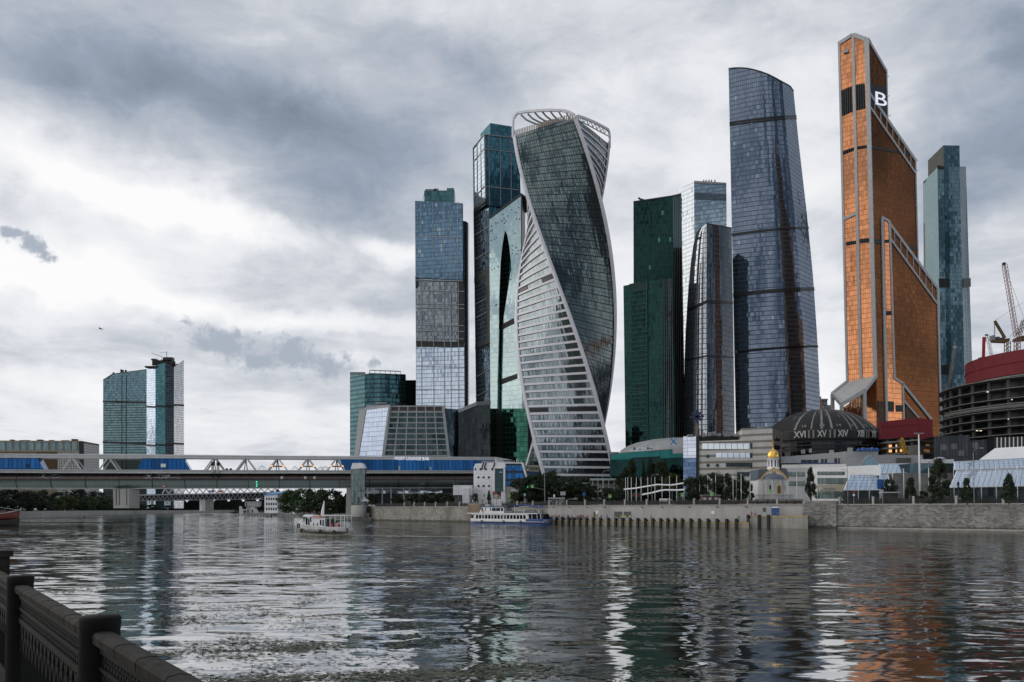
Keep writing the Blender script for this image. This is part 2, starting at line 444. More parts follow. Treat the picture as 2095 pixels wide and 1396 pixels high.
# ------------------------------------------------------------------ setting: river, ground, road
WALL_S = 368.                                  # far embankment wall runs along x + y = WALL_S
def wall_xy(px, s=WALL_S):
    k = (px-CX)/F; Y = s/(1+k); return V((k*Y, Y, 0))
def wall_t(px): return (wall_xy(px) - wall_xy(757)).length
WD = V((.70710678, -.70710678, 0)); WN = V((-.70710678, -.70710678, 0))   # along the wall (to the right), towards the river
GZ = 7.3
water_m = bpy.data.materials.new('river_water'); water_m.use_nodes = True
def make_water():
    t = NT(water_m.node_tree); b = t.n['Principled BSDF']
    pos = t.new('ShaderNodeNewGeometry').outputs['Position']
    x, y, z = t.sep(pos)
    warp = t.v('SCALE', t.v('SUBTRACT', t.noise(pos, .05, 2, .5, out='Color'), (.5,.5,.5)), scale=6.)
    p = t.v('ADD', pos, warp)
    def slope(sx, sy, det, amp, rough=.55):
        c = t.noise(t.v('MULTIPLY', p, (sx, sy, 0)), 1.0, det, rough, out='Color', dim='2D')
        return t.v('MULTIPLY', t.v('SUBTRACT', c, (.5,.5,.5)), (amp*.55, amp, 0))
    calm = t.rng(t.noise(t.v('MULTIPLY', pos, (.004,.012,0)), 1., 5, .62), .36, .64, .32, 1.4, True)
    s = t.v('ADD', slope(.10, .30, 1, W_AMP[0]), slope(.27, .75, 1.5, W_AMP[1]))
    s = t.v('ADD', s, slope(.9, 2.6, 2, W_AMP[2]))
    s = t.v('SCALE', s, scale=calm)
    n = t.v('NORMALIZE', t.v('ADD', s, (0,0,1)))
    t.put(b.inputs['Normal'], n)
    mur = t.noise(pos, .02, 4, .6)
    t.put(b.inputs['Base Color'], t.ramp(mur, [(.35, (.012,.016,.010)), (.7, (.030,.032,.020))]))
    b.inputs['Roughness'].default_value = .04; b.inputs['IOR'].default_value = 8.0
W_AMP = (.17, .34, .16)
make_water()
mb = MB(); mb.face([(-6000,-300,0),(6000,-300,0),(6000,9000,0),(-6000,9000,0)])
tag(mb.build('river_water', water_m, origin=(0,0,0)), kind='structure')
RAILA = V((-1.45, 3.84, 0)); RAILD = V((-.6,.8,0))            # near parapet line
def px_edge(px, py): return onz(px, py, 0)
lb = [RAILA - RAILD*60, RAILA + RAILD*70, px_edge(-120,1066), px_edge(30,1061), px_edge(160,1055), px_edge(300,1051.7), px_edge(400,1050.5), px_edge(480,1049.6)]
rb = [px_edge(470,1049.4), px_edge(492,1051), px_edge(545,1054), px_edge(620,1057), px_edge(700,1060.5), wall_xy(757)]
def xyz(p, z): return (p[0], p[1], z)
def wallstrip(name, pts, z0, z1, th, m, nrm):
    mb = MB()
    for a, b in zip(pts, pts[1:]):
        d = (V(b)-V(a)).normalized(); n = V((-d.y, d.x, 0))*nrm*th
        mb.face([xyz(a,z0), xyz(b,z0), xyz(b,z1), xyz(a,z1)]); mb.face([xyz(a,z1), xyz(b,z1), xyz(V(b)+n,z1), xyz(V(a)+n,z1)])
        mb.face([xyz(V(a)+n,z0), xyz(V(b)+n,z0), xyz(V(b)+n,z1), xyz(V(a)+n,z1)])
    return mb.build(name, m)
# land as one object: near bank, far bank, landing and the country beyond
mb = MB()
NB = 3.85
nb = [V((-9,-300,0)), lb[0]+V((-.5,0,0)), lb[1]+V((-.5,0,0))] + lb[2:]
for a, b in zip(nb, nb[1:]):
    mb.face([xyz(a, NB), xyz(b, NB), (-5500, b[1], NB), (-5500, a[1], NB)])
R0, R1 = wall_xy(757) - WN*.5, V((200,168,0)) - WN*.5
mb.face([xyz(R0,GZ), xyz(R1,GZ), (5500,168,GZ), (5500,9000,GZ), (R0.x,9000,GZ)])
rl = rb[:-1]
mb.face([xyz(p, 1.6) for p in rl] + [xyz(R0,1.6), (R0.x, 1500, 1.6), (-300,1500,1.6)])
mb.face([(-5500, 1345, 3.2), (R0.x, 1345, 3.2), (R0.x, 9000, 3.2), (-5500, 9000, 3.2)])
mb.face([(-5500, 1345, -1), (R0.x, 1345, -1), (R0.x, 1345, 3.2), (-5500, 1345, 3.2)])
mb.face([(R0.x,440,1.6),(R0.x,9000,1.6),(R0.x,9000,GZ),(R0.x,440,GZ)])
tag(mb.build('ground', M['earth'], origin=(0,0,0)), kind='structure')
# embankment road and walk behind the wall
mb = MB(); a0, a1 = wall_xy(757) - WN*6, V((220,148,0)) - WN*6
mb.face([xyz(a0,GZ+.004), xyz(a1,GZ+.004), xyz(a1-WN*20,GZ+.004), xyz(a0-WN*20,GZ+.004)])
tag(mb.build('road', M['asphalt']), kind='structure')
mb = MB(); mb.poly([xyz(a0+WN*5.3,GZ), xyz(a1+WN*5.3,GZ), xyz(a1-WN*.0,GZ), xyz(a0,GZ)], (0,0,.15))
tag(mb.build('pavement', M['concrete']), kind='structure')
mb = MB()
for k in range(60):
    c = a0 + WD*(k*6+2) - WN*10; mb.face([xyz(c,GZ+.008), xyz(c+WD*3,GZ+.008), xyz(c+WD*3-WN*.15,GZ+.008), xyz(c-WN*.15,GZ+.008)])
tag(mb.build('road_markings', M['white']), kind='structure')

wall_m = brick('granite_blocks', (.28,.265,.24), (.11,.11,.11), (.32,.31,.29), 1.15, .5, .035, .85, .5)
wallp_m = mat('pale_embankment_panel', (.41,.395,.385), .85, var=.16, vscale=.22, bump=.1, bscale=.6, streak=True)
def seg(px0, px1, z0, z1, out0, out1, m, name, parent):
    """piece of the wall between two columns; out metres towards the river"""
    a, b = wall_xy(px0), wall_xy(px1)
    mb = MB(); mb.poly([xyz(a+WN*out0,z0), xyz(b+WN*out0,z0), xyz(b+WN*out1,z0), xyz(a+WN*out1,z0)], (0,0,z1-z0))
    return mb.build(name, m, parent)
t_ = thing('embankment_wall', 'long stone river embankment wall on the far bank, rough grey blocks at its right end', 'wall', xyz(wall_xy(1400),0))
seg(1713, 2350, -1.5, 7.32, 0, -1.2, wall_m, 'block_facing', t_)
seg(1120, 1645, -1.5, 7.32, -.05, -1.2, wallp_m, 'plain_facing', t_)
seg(757, 1120, -1.5, 7.0, 0, -1.2, brick('weathered_granite', (.30,.28,.245), (.20,.19,.165), (.24,.23,.2), 1.8, .7, .02, .85, .45), 'weathered_facing', t_)
seg(1713, 2350, 7.32, 7.62, .25, -1.0, M['stone'], 'coping', t_)
seg(1120, 1645, 7.32, 7.62, .2, -1.0, M['stone'], 'coping', t_)
seg(757, 1120, 7.0, 7.3, .25, -1.0, M['stone'], 'coping', t_)
seg(1713, 2350, -.5, .35, .35, .05, M['stone'], 'footing', t_)
seg(1645, 1713, -1.5, 8.7, 1.2, -3, wall_m, 'stair_block', t_)
t_ = thing('quay', 'low concrete landing quay with yellow edge below the far embankment wall', 'quay', xyz(wall_xy(1350, 342),0))
QS = 342.; QZ = 1.75
def q_xy(px, s=QS): return wall_xy(px, s)
def qseg(px0, px1, z0, z1, s0, s1, m, name, parent=None):
    mb = MB(); a, b, c, d = q_xy(px0,s0), q_xy(px1,s0), q_xy(px1,s1), q_xy(px0,s1)
    mb.poly([xyz(a,z0), xyz(b,z0), xyz(c,z0), xyz(d,z0)], (0,0,z1-z0)); return mb.build(name, m, parent)
qseg(1100, 1532, -1.5, QZ, QS, 367.4, mat('stained_quay_concrete', (.23,.215,.17), .85, var=.4, vscale=.45, streak=True), 'deck', t_)
qseg(1100, 1532, QZ-.28, QZ-.05, QS-.12, QS-.01, mat('worn_yellow_edge', (.40,.27,.05), .7, var=.45, vscale=.9), 'edge_strip', t_)
qseg(1535, 1652, -1.5, 3.9, 346, 367.4, mat('pitted_quay_concrete', (.25,.24,.21), .85, var=.4, vscale=.35, streak=True), 'raised_deck', t_)
qseg(1535, 1652, 3.6, 3.85, 345.85, 345.99, bpy.data.materials['worn_yellow_edge'], 'raised_edge_strip', t_)
# left bank wall, landing edge
tag(wallstrip('river_wall', lb[1:], -1, 4.6, .8, mat('left_bank_concrete', (.26,.255,.235), .85, var=.2, vscale=.05, streak=True), 1),
    'pale concrete river wall along the wooded left bank under the bridge', 'wall')
tag(wallstrip('landing_wall', rb[1:], -1, 1.75, .8, M['dconcrete'], 1), 'low dark stone edge of the landing beside the round-crowned trees', 'wall')
# ------------------------------------------------------------------ towers
def front(cs, names_mats, parent, base=None):
    """glazed faces between neighbouring upright edges"""
    out = []
    for (a, b), (nm, m) in zip(zip(cs, cs[1:]), names_mats):
        if m is None: out.append(None); continue
        pl = plane_of(a, b)
        mb = MB(); mb.poly([a.b, b.b, b.t, a.t], -pl.n*.6); out.append(mb.build(nm, m, parent))
    return out
def core(cs, back, parent, m, name='rear_wall', mroof=None):
    """rear walls and roof that close a tower behind its glazed faces"""
    back = V(back); mid = sum((c.b for c in cs), V((0,0,0)))/len(cs); back.x = mid.x/mid.y*back.y; mb = MB(); ins = V((0,.35,0))
    lo = [c.b+ins for c in cs] + [cs[-1].b+back, cs[0].b+back]
    hi = [c.t+ins for c in cs] + [cs[-1].t+back, cs[0].t+back]
    k = len(lo)
    for i in range(k): mb.face([lo[i], lo[(i+1)%k], hi[(i+1)%k], hi[i]])
    mb.face(hi)
    return mb.build(name, m, parent)
def ppoly(mb, pl, pts, out=.25, th=.6):
    mb.poly([pl.hit(x, y, out) for x, y in pts], -pl.n*th); return mb
def pline(mb, pl, p, q, w, out=.3, th=.9):
    a, b = pl.hit(p[0],p[1],out), pl.hit(q[0],q[1],out); d = (b-a).normalized(); s = pl.n.cross(d)*w/2
    mb.poly([a-s, b-s, b+s, a+s], -pl.n*th); return mb
def rbox(mb, x0, y0, x1, y1, Y, D):
    """box with its front face on photo rectangle x0..x1, y0..y1 at depth Y"""
    a, b, c, d = W(x0,y1,Y), W(x1,y1,Y), W(x1,y0,Y), W(x0,y0,Y)
    z0, z1 = a.z, d.z
    return mb.poly([(a.x,Y,z0),(b.x,Y,z0),(b.x,Y,z1),(a.x,Y,z1)], (0,D,0))

def far_pair():
    t = thing('glass_tower', 'short teal glass tower with slanted roof, left of the pair far behind the bridge', 'tower', W(255,1035,1400))
    a, b = Cn(211,777,211,960,1405), Cn(300,757,300,960,1395)
    g = glass('teal_floor_glass', (.19,.31,.36), 2., 4.2, .18, .5, (.03,.06,.07), .35, .05, .05, blind=.04, blindcol=(.10,.07,.04))
    g2 = glass('banded_floor_glass', (.23,.35,.37), 2., 4.2, .15, .4, (.12,.16,.16), .3, .05, .05, band=.35, bandcol=(.03,.06,.065))
    pl = plane_of(a, b)
    core([a,b], (0,30,0), t, M['dark'])
    mb = MB(); ppoly(mb, pl, [(211,777),(229,765),(268,759.5),(300,756),(300,822),(211,820)], .3); mb.build('upper_glazing', g, t)
    mb = MB(); ppoly(mb, pl, [(211,823),(300,826),(300,1036),(211,1036)], .3); mb.build('lower_glazing', g2, t)
    mb = MB(); ppoly(mb, pl, [(210,820),(300,822),(300,826),(210,823)], .8); ppoly(mb, pl, [(210,903),(300,906),(300,910),(210,907)], .8); mb.split('service_band', M['black'], t)
    mb = MB()
    for x in (249, 258): pline(mb, pl, (x,768), (x,1036), .9, .8)
    mb.build('mullion', M['dark'], t)
    mb = MB(); pline(mb, pl, (211,777), (232,765), .8, .9); pline(mb, pl, (232,765), (300,756), .8, .9); mb.build('roof_edge', M['dark'], t)
    mb = MB()
    for x, y0, y1 in ((231,762,769),(247,756,762),(250,757,761),(256,757,761)): rbox(mb, x-1, y0, x+2, y1, 1406, 3)
    mb.split('roof_plant', M['dark'], t)
    t = thing('glass_tower', 'taller dark blue tower of the far pair behind the bridge, unfinished roof', 'tower', W(338,1035,1380))
    cs = [Cn(300,752,300,960,1385), Cn(318,748,318,960,1374), Cn(338,742,338,960,1374), Cn(356,752,356,960,1378), Cn(376,736,376,960,1400)]
    core(cs, (4,34,0), t, M['dark'])
    gl = glass('pale_blue_glass', (.50,.58,.68), 2, 4, .2, .4, (.2,.25,.3), .3, .05, .05)
    gd = glass('deep_teal_glass', (.10,.24,.28), 2, 4, .2, .4, (.03,.07,.08), .3, .05, .04)
    gk = glass('dark_floor_glass', (.05,.08,.10), 3, 4, .5, 1.2, (.10,.12,.14), .4, .05, .04)
    gw = glass('white_grid_glass', (.62,.64,.66), 3, 4, .6, .5, (.16,.17,.18), .25, .05, .05)
    front(cs, [('side_glazing', gl), ('front_glazing', gd), ('stair_glazing', gk), ('end_glazing', gw)], t)
    mb = MB()
    for y in (829, 908):
        for i, (c0, c1) in enumerate(zip(cs, cs[1:])):
            pl = plane_of(c0, c1); mb.poly([c0.py(y-(i-1)*1.2)+pl.n*.7, c1.py(y-(i-2)*1.2)+pl.n*.7, c1.py(y+4-(i-2)*1.2)+pl.n*.7, c0.py(y+4-(i-1)*1.2)+pl.n*.7], -pl.n*.8)
    mb.split('service_band', M['black'], t)
    mb = MB(); pl = plane_of(cs[1], cs[2])
    rbox(mb, 296, 749, 322, 752, 1372, 14); rbox(mb, 311, 737, 352, 747, 1384, 14); rbox(mb, 309, 734, 318, 737, 1384, 10); rbox(mb, 333, 731, 352, 739, 1384, 10)
    for x in (312, 316, 321, 330, 340, 350): rbox(mb, x, 734, x+1.2, 750, 1380, 1)
    mb.split('roof_frame', M['dark'], t)
    t = thing('roof_crane', 'slender pale lattice crane on the roof of the far dark blue tower', 'crane', W(338,735,1390))
    mb = MB(); mb.bar(W(341,742,1390), W(341,719,1390), .8); mb.build('mast', M['lgrey'], t)
    mb = MB(); mb.bar(W(338,733,1390), W(311,723,1390), .8, .8); mb.bar(W(341,721,1390), W(327,721.5,1390), .4); mb.build('jib', M['lgrey'], t)
far_pair()

def offices_left():
    t = thing('office_block', 'dark teal rounded office block behind the sloping-sided block', 'building', W(775,1035,690))
    cs = [Cn(716,767,716,930,690), Cn(746,767,746,930,676)]
    n = 8
    for i in range(1, n+1):
        u = i/n; cs.append(Cn(746+84*u, 763+3*u, 746+84*u, 930, 676 - 7*math.sin(math.pi*u) + 6*u))
    cs.append(Cn(830.5,778,830.5,930,690)); cs.append(Cn(851,778,851,930,694))
    g = glass('teal_ribbon_glass', (.07,.17,.20), 2.2, 3.7, .2, .35, (.05,.09,.10), .5, .05, .04, band=.38, bandcol=(.025,.055,.06))
    gk = glass('dark_ribbon_glass', (.03,.06,.07), 2.2, 3.7, .2, .35, (.02,.03,.03), .5, .05, .04)
    core(cs, (0,30,0), t, M['dark'])
    front(cs, [('side_glazing', g)] + [('curved_glazing', g)]*n + [('return_wall', M['dark']), ('rear_block_glazing', gk)], t)
    mb = MB()
    for i in range(2, n+1):
        a, b = cs[i].t, cs[i+1].t if i+1 < len(cs) else cs[i].t
        if i < n: mb.bar(a+V((0,0,2.2)), b+V((0,0,2.2)), .7, .7)
        mb.bar(a, a+V((0,0,2.2)), .35)
    mb.bar(cs[1].t+V((4,0,.2)), cs[2].t+V((0,0,2.2)), .5); mb.build('roof_rail', M['lgrey'], t)
    mb = MB(); rbox(mb, 716, 761.5, 746, 767, 690, 6); mb.build('parapet', M['steel'], t)

    t = thing('hotel_block', 'trapezoid block with sloping sides, pale glass end and grey beam grid front', 'building', W(830,1035,570))
    pl = vplane(790, 566, 925, 566); pe = vplane(735, 580, 790, 566)
    body = MB(); body.poly([pl.hit(x,y,-.8) for x,y in ((799,829),(906,830),(930,1034),(770,1034))], (0,26,0)); body.build('body', M['dark'], t)
    g = glass('mixed_window_glass', (.06,.095,.10), 3.4, 3.6, .2, .4, (.02,.025,.025), .6, .10, .3, wsc=.03)
    mb = MB(); ppoly(mb, pl, [(799,829),(906,830),(930,1034),(770,1034)], -.2, .4); mb.build('front_glazing', g, t)
    gb = glass('pale_sloping_glass', (.60,.68,.82), 1.5, 3.3, .10, .25, (.12,.16,.25), .12, .04, .04)
    mb = MB(); ppoly(mb, pe, [(748,834),(796,829),(770,1034),(716,1034)], 0, 1.); mb.build('end_glazing', gb, t)
    mb = MB()
    for k in range(10):
        y = 831.5 + k*11.2; xl = 799 - (y-829)*.141; xr = 906 + (y-830)*.118
        pline(mb, pl, (xl,y), (xr,y), .75 if k != 1 else 1.1, .3, .8)
    for k in range(7):
        u = k/6; pline(mb, pl, (799+107*u, 830), (799-29*1+ (930-770)*u, 1034), .75 if 0 < k < 6 else 1.8, .35, 1.)
    mb.build('beam_grid', M['lgrey'], t)
    mb = MB(); ppoly(mb, pl, [(800,831.5),(905,832.5),(906,841),(799,841)], .1, .3); mb.build('top_louvre', mat('brown_louvre', (.06,.045,.04), .7), t)
    mb = MB(); pline(mb, pe, (748,834), (716,1034), 1.2, .4, 1.); pline(mb, pe, (796,829), (770,1034), 1.6, .4, 1.); ppoly(mb, pe, [(748,834),(796,828),(796,833),(748,839)], .3); mb.split('end_frame', M['lgrey'], t)
    mb = MB(); ppoly(mb, pe, [(735,840),(748,836),(720,1034),(712,1034)], -2., 8.); mb.build('side_wing', M['lgrey'], t)
    mb = MB(); rbox(mb, 749, 829, 790, 833, 585, 10); rbox(mb, 768, 823.5, 790, 826, 585, 6); rbox(mb, 732, 837, 746, 843, 590, 5); mb.split('roof_plant', M['lgrey'], t)
    t = thing('glass_annex', 'narrow dark glass annex between the sloping-sided block and the green podium', 'building', W(940,1035,580))
    cs = [Cn(902,835,906,930,575), Cn(938,838,938,930,578), Cn(938,842,938,930,570), Cn(976,826,976,930,566), Cn(1003,824,1003,930,575)]
    ga = glass('blue_black_glass', (.10,.15,.18), 1.6, 3.6, .15, .2, (.05,.06,.07), .4, .06, .08)
    gb2 = glass('near_black_glass', (.035,.045,.05), 1.6, 3.6, .15, .2, (.025,.03,.03), .4, .05, .05)
    core([cs[0], cs[1], cs[3], cs[4]], (0,24,0), t, M['dark'])
    front([cs[0], cs[1]], [('front_glazing', ga)], t); front(cs[2:], [('corner_glazing', gb2), ('dark_glazing', gb2)], t)
    mb = MB(); mb.bar(cs[2].t, cs[3].t, 1.2, 2.4); mb.bar(cs[3].t, cs[4].t, 1.2, 2.4); mb.build('parapet', M['steel'], t)
offices_left()

def slim_tower():
    t = thing('glass_tower', 'slim blue glass tower with recessed dark middle storeys, left of the green arch tower', 'tower', W(905,1035,668))
    gu = glass('blue_upper_glass', (.14,.25,.36), 1.45, 3.4, .14, .45, (.07,.10,.13), .35, .045, .05, blind=.05, blindcol=(.22,.30,.36))
    gm = glass('broken_mirror_glass', (.26,.30,.33), 1.45, 3.4, .12, .3, (.16,.17,.18), .55, .16, .25, wsc=.07)
    glo = glass('silver_blue_glass', (.48,.56,.66), 1.45, 3.4, .13, .4, (.20,.23,.26), .28, .05, .06, blind=.04, blindcol=(.3,.36,.42))
    gs = glass('curved_side_glass', (.30,.36,.40), 1.6, 3.4, .2, .3, (.14,.16,.17), .2, .03, .03)
    A, B = Cn(849,411,851.5,838,672), Cn(946,417,951,838,664)
    C2 = Cn(849.2,411,851,838,690)
    core([A,B], (0,36,0), t, M['dark'])
    pl = plane_of(A,B)
    mb = MB(); ppoly(mb, pl, [(849,411),(946,416),(947,573),(850,568)], 1.2, 2.); mb.build('upper_glazing', gu, t)
    mb = MB(); ppoly(mb, pl, [(850.6,570),(948,574),(949,700),(851.3,698)], .1, .6); mb.build('middle_glazing', gm, t)
    mb = MB(); ppoly(mb, pl, [(851.3,703),(949.5,705),(951,1035),(852.5,1035)], .6, 1.2); mb.build('lower_glazing', glo, t)
    mb = MB(); ppoly(mb, pl, [(852,703),(949,704),(949.2,711),(852,710)], .8, .6); ppoly(mb, pl, [(849.5,566),(855,568),(855,583),(850,590)], 1.3, 1); ppoly(mb, pl, [(935,575),(948,575),(949,700),(937,700)], .3, .3); mb.split('service_band', M['black'], t)
    mb = MB()
    for x in (861,885.5,907.5,921,936.5): pline(mb, pl, (x,413), (x+.8,571), .55, 1.5, .8); pline(mb, pl, (x+1,572), (x+3.2,1034), .5, .9, .8)
    for y in (484,573): pline(mb, pl, (849.5,y), (947,y+2), .6, 1.5, .5)
    for y in (595,622,630,665,677,692,750,797): pline(mb, pl, (851,y), (949.5,y+1.5), .55, .9, .5)
    mb.build('mullion', M['lgrey'], t)
    mb = MB()
    n = 6
    for i in range(n):
        def cc(k): u = k/n; return Cn(946+14*math.sin(u*1.5), 452+10*u*u, 951+9.5*math.sin(u*1.5), 838, 664+26*(1-math.cos(u*1.5)))
        a, b = cc(i), cc(i+1); mb.face([a.b, b.b, b.t, a.t], [(i*2.5,a.b.z),(i*2.5+2.5,b.b.z),(i*2.5+2.5,b.t.z),(i*2.5,a.t.z)])
    mb.build('curved_side_glazing', gs, t)
    mb = MB(); rbox(mb, 868, 390, 930, 416, 676, 22); rbox(mb, 914, 385, 929, 392, 678, 12); mb.build('roof_block', glass('dark_teal_crown_glass', (.06,.15,.17), 2, 4, .15, .3, (.04,.08,.09), .4), t)
    mb = MB(); rbox(mb, 870, 387, 893, 390, 684, 4); rbox(mb, 888, 386, 897, 390, 684, 4)
    mb.bar(W(865,411,680), W(869,392,680), .3); mb.split('roof_plant', M['steel'], t)

    t = thing('glass_tower', 'tall teal tower of shifted stacked blocks, directly behind the twisted tower', 'tower', W(1000,1035,660))
    gd = glass('deep_teal_tower_glass', (.055,.16,.21), 1.5, 3.5, .12, .3, (.02,.05,.06), .3, .05, .05)
    gl = glass('lit_flank_glass', (.38,.46,.54), 1.5, 3.5, .18, .4, (.10,.13,.15), .4, .05, .06)  # lighter flank tint carries the bright sky reflection in its colour
    gk = glass('dark_flank_glass', (.20,.27,.33), 1.5, 3.5, .18, .4, (.05,.07,.08), .65, .12, .2, wsc=.06)
    a, b, c = Cn(967,303,969,429,665), Cn(990,275,993,415,645), Cn(1062,283,1066,430,656)
    top = [a,b,c]
    for q in top: q.b = q.z(W(1000,424,650).z)
    core(top, (6,34,0), t, M['dark'], 'upper_core')
    front(top, [('upper_side_glazing', gl), ('upper_front_glazing', gd)], t)
    a2, b2, c2 = Cn(968.5,432,974,830,667), Cn(1000,412,1006,830,647), Cn(1066,420,1068,830,660)
    core([a2,b2,c2], (6,30,0), t, M['dark'], 'lower_core')
    front([a2,b2,c2], [('lower_side_glazing', gk), ('lower_front_glazing', gd)], t)
    mb = MB(); p1 = plane_of(a,b); p2 = plane_of(b,c)
    for x in (975,983): pline(mb, p1, (x,294), (x+1,424), .4, .5)
    for x in (1000,1023,1045): pline(mb, p2, (x,276), (x+1.5,420), .5, .5)
    for y in (305,381): pline(mb, p2, (991,y), (1062,y+8), .6, .5); pline(mb, p1, (968,y+26), (990,y), .5, .5)
    pline(mb, p2, (990,275), (1062,283), .8, .7); pline(mb, p1, (967,303), (990,275), .8, .7); pline(mb, p1, (967.2,303),(969,429), .5, .6); pline(mb, p1, (990,275), (992.5,412), .6, .7)
    q1 = plane_of(a2,b2)
    for y in (470,520,612,640,700,760,800): pline(mb, q1, (968.5+(y-430)*.012,y+12), (1000+(y-430)*.014,y-6), .5, .5)
    mb.split('mullion', M['steel'], t)
    mb = MB(); ppoly(mb, p1, [(968.7,427),(992.5,406),(993,412),(969,434)], .8, 1.5); ppoly(mb, q1, [(970,568),(999,548),(999,562),(970,580)], .5); ppoly(mb, q1, [(972,704),(1002,690),(1002,700),(972,716)], .6); ppoly(mb, q1, [(994,546),(1001.5,541),(1004,700),(996,704)], .55); mb.split('service_band', M['black'], t)
    mb = MB(); k = [Cn(983,274,983,300,662), Cn(1003,252,1003,300,652), Cn(1047,259,1047,300,658)]
    for q in k: q.b = q.z(b.t.z-3)
    for q0, q1_ in zip(k, k[1:]): mb.face([q0.b, q1_.b, q1_.t, q0.t])
    mb.face([k[0].t, k[1].t, k[2].t, k[2].t+V((0,25,0)), k[0].t+V((0,25,0))]); mb.face([k[0].b, k[0].t, k[0].t+V((0,25,0)), k[0].b+V((0,25,0))]); mb.face([k[2].b, k[2].t, k[2].t+V((0,25,0)), k[2].b+V((0,25,0))])
    mb.build('crown_glazing', gd, t)
slim_tower()

def arch_tower():
    t = thing('glass_tower', 'pale green glass tower with a tall dark pointed arch, left behind the twisted tower', 'tower', W(1040,1035,610))
    pl = vplane(1001, 618, 1090, 600)
    g = glass('pale_green_glass', (.55,.68,.66), 1.6, 3.6, .05, .18, (.36,.46,.44), .10, .02, .05, wsc=.02, blind=0)
    gin = glass('pale_green_inner_glass', (.58,.70,.68), 1.6, 3.6, .05, .18, (.38,.48,.46), .12, .02, .06, wsc=.02)
    gd = glass('dark_green_arch_glass', (.02,.085,.07), 1.6, 3.6, .2, .3, (.01,.03,.03), .5, .08, .1)
    L = [(1033,471),(1028,500),(1024,539),(1021.5,600),(1020,690),(1018,760),(1017,836)]
    Rr = [(1033,471),(1038,482),(1042,503),(1045.5,539),(1049,600),(1054,690),(1060,790),(1064,836)]
    # facade either side of the arch, built in strips
    mb = MB()
    top = lambda x: 446 + (x-1001)*(398-446)/65.6
    edge = [(1001,446)] + [(1001+ (y-446)*.006, y) for y in (471,539,600,690,760,836)]
    def strip(A, B):
        for (a, b), (c, d) in zip(zip(A, A[1:]), zip(B, B[1:])): ppoly(mb, pl, [a, c, d, b], .2, .8)
    lft = [(1001.2,471),(1001.3,500),(1001.5,539),(1002,600),(1002.5,690),(1003,760),(1003.5,836)]
    strip(lft, L)
    rgt = [(1066.6,471),(1066.7,482),(1066.8,503),(1067,539),(1067.5,600),(1068,690),(1070,790),(1071,836)]
    strip(Rr, rgt)
    ppoly(mb, pl, [(1001,446),(1066.6,398),(1066.6,471),(1001.2,471)], .2, .8)
    mb.build('arched_facade', g, t)
    mb = MB(); mb.poly([pl.hit(x,y,-7) for x,y in ((1004,470),(1066,470),(1070,1034),(1006,1034))], -pl.n*2); mb.build('arch_recess', gd, t)
    mb = MB(); ppoly(mb, pl, [(1045.5,552),(1049,600),(1054,690),(1060,790),(1064,836),(1024,836),(1025,770),(1027,700),(1029,660)], -3.5, 1.); mb.build('inner_facade', gin, t)
    mb = MB(); ppoly(mb, pl, [(1026,664),(1053,650),(1054,661),(1026,675)], -3.2); ppoly(mb, pl, [(1025,776),(1060,764),(1060,774),(1025,787)], -3.2); mb.split('service_band', M['black'], t)
    mb = MB(); pline(mb, pl, (1000,446), (1067,396.5), 1.4, .8, 24.); mb.build('roof', M['black'], t)
    mb = MB(); a = pl.hit(1067,399,.1); b = pl.hit(1071.5,1034,.1); c = pl.hit(1001,447,-2); d = pl.hit(1004,1034,-2)
    mb.poly([a, b, b+V((3,24,0)), a+V((3,24,0))], (-.6,0,0)); mb.poly([c, d, d+V((3,24,0)), c+V((3,24,0))], (.6,0,0)); mb.build('side_wall', M['black'], t)
    mb = MB()
    for x, y in ((1005,462),(1013,455),(1017,455),(1026,451),(1030,447),(1031,456),(1034,452),(1027,438),(1038,441),(1046,428),(1056,447),(1060,424),(1062,447),(1055,434),(1003,472),(1006,470),(1004,491),(1010,489),(1014,485),(1047,502),(1047,511),(1053,476),(1055,505),(1060,512),(1064,511),(1056,519),(1047,517),(1005,551),(1010,549),(1018,545),(1040,572),(1043,571),(1039,575),(1012,624),(1015,623)):
        ppoly(mb, pl, [(x,y),(x+1.8,y-.5),(x+1.8,y+2.2),(x,y+2.5)], .35, .4)
    mb.build('open_vent', M['black'], t)
    t = thing('glass_podium', 'dark green glass podium at the foot of the arch tower', 'building', W(1042,1035,598))
    cs = [Cn(1003,836,1003,940,602), Cn(1080,836,1080,940,592), Cn(1092,836,1092,940,600)]
    gp = glass('bottle_green_glass', (.05,.18,.13), 2.6, 3.6, .15, .35, (.015,.04,.035), .65, .14, .25, wsc=.05)
    core(cs, (0,12,0), t, M['dark'])
    front(cs, [('front_glazing', gp), ('side_glazing', M['black'])], t)
    mb = MB(); p = plane_of(cs[0], cs[1]); ppoly(mb, p, [(1016,836),(1026,836),(1026,1034),(1017,1034)], .3); mb.build('dark_pier', M['black'], t)
arch_tower()

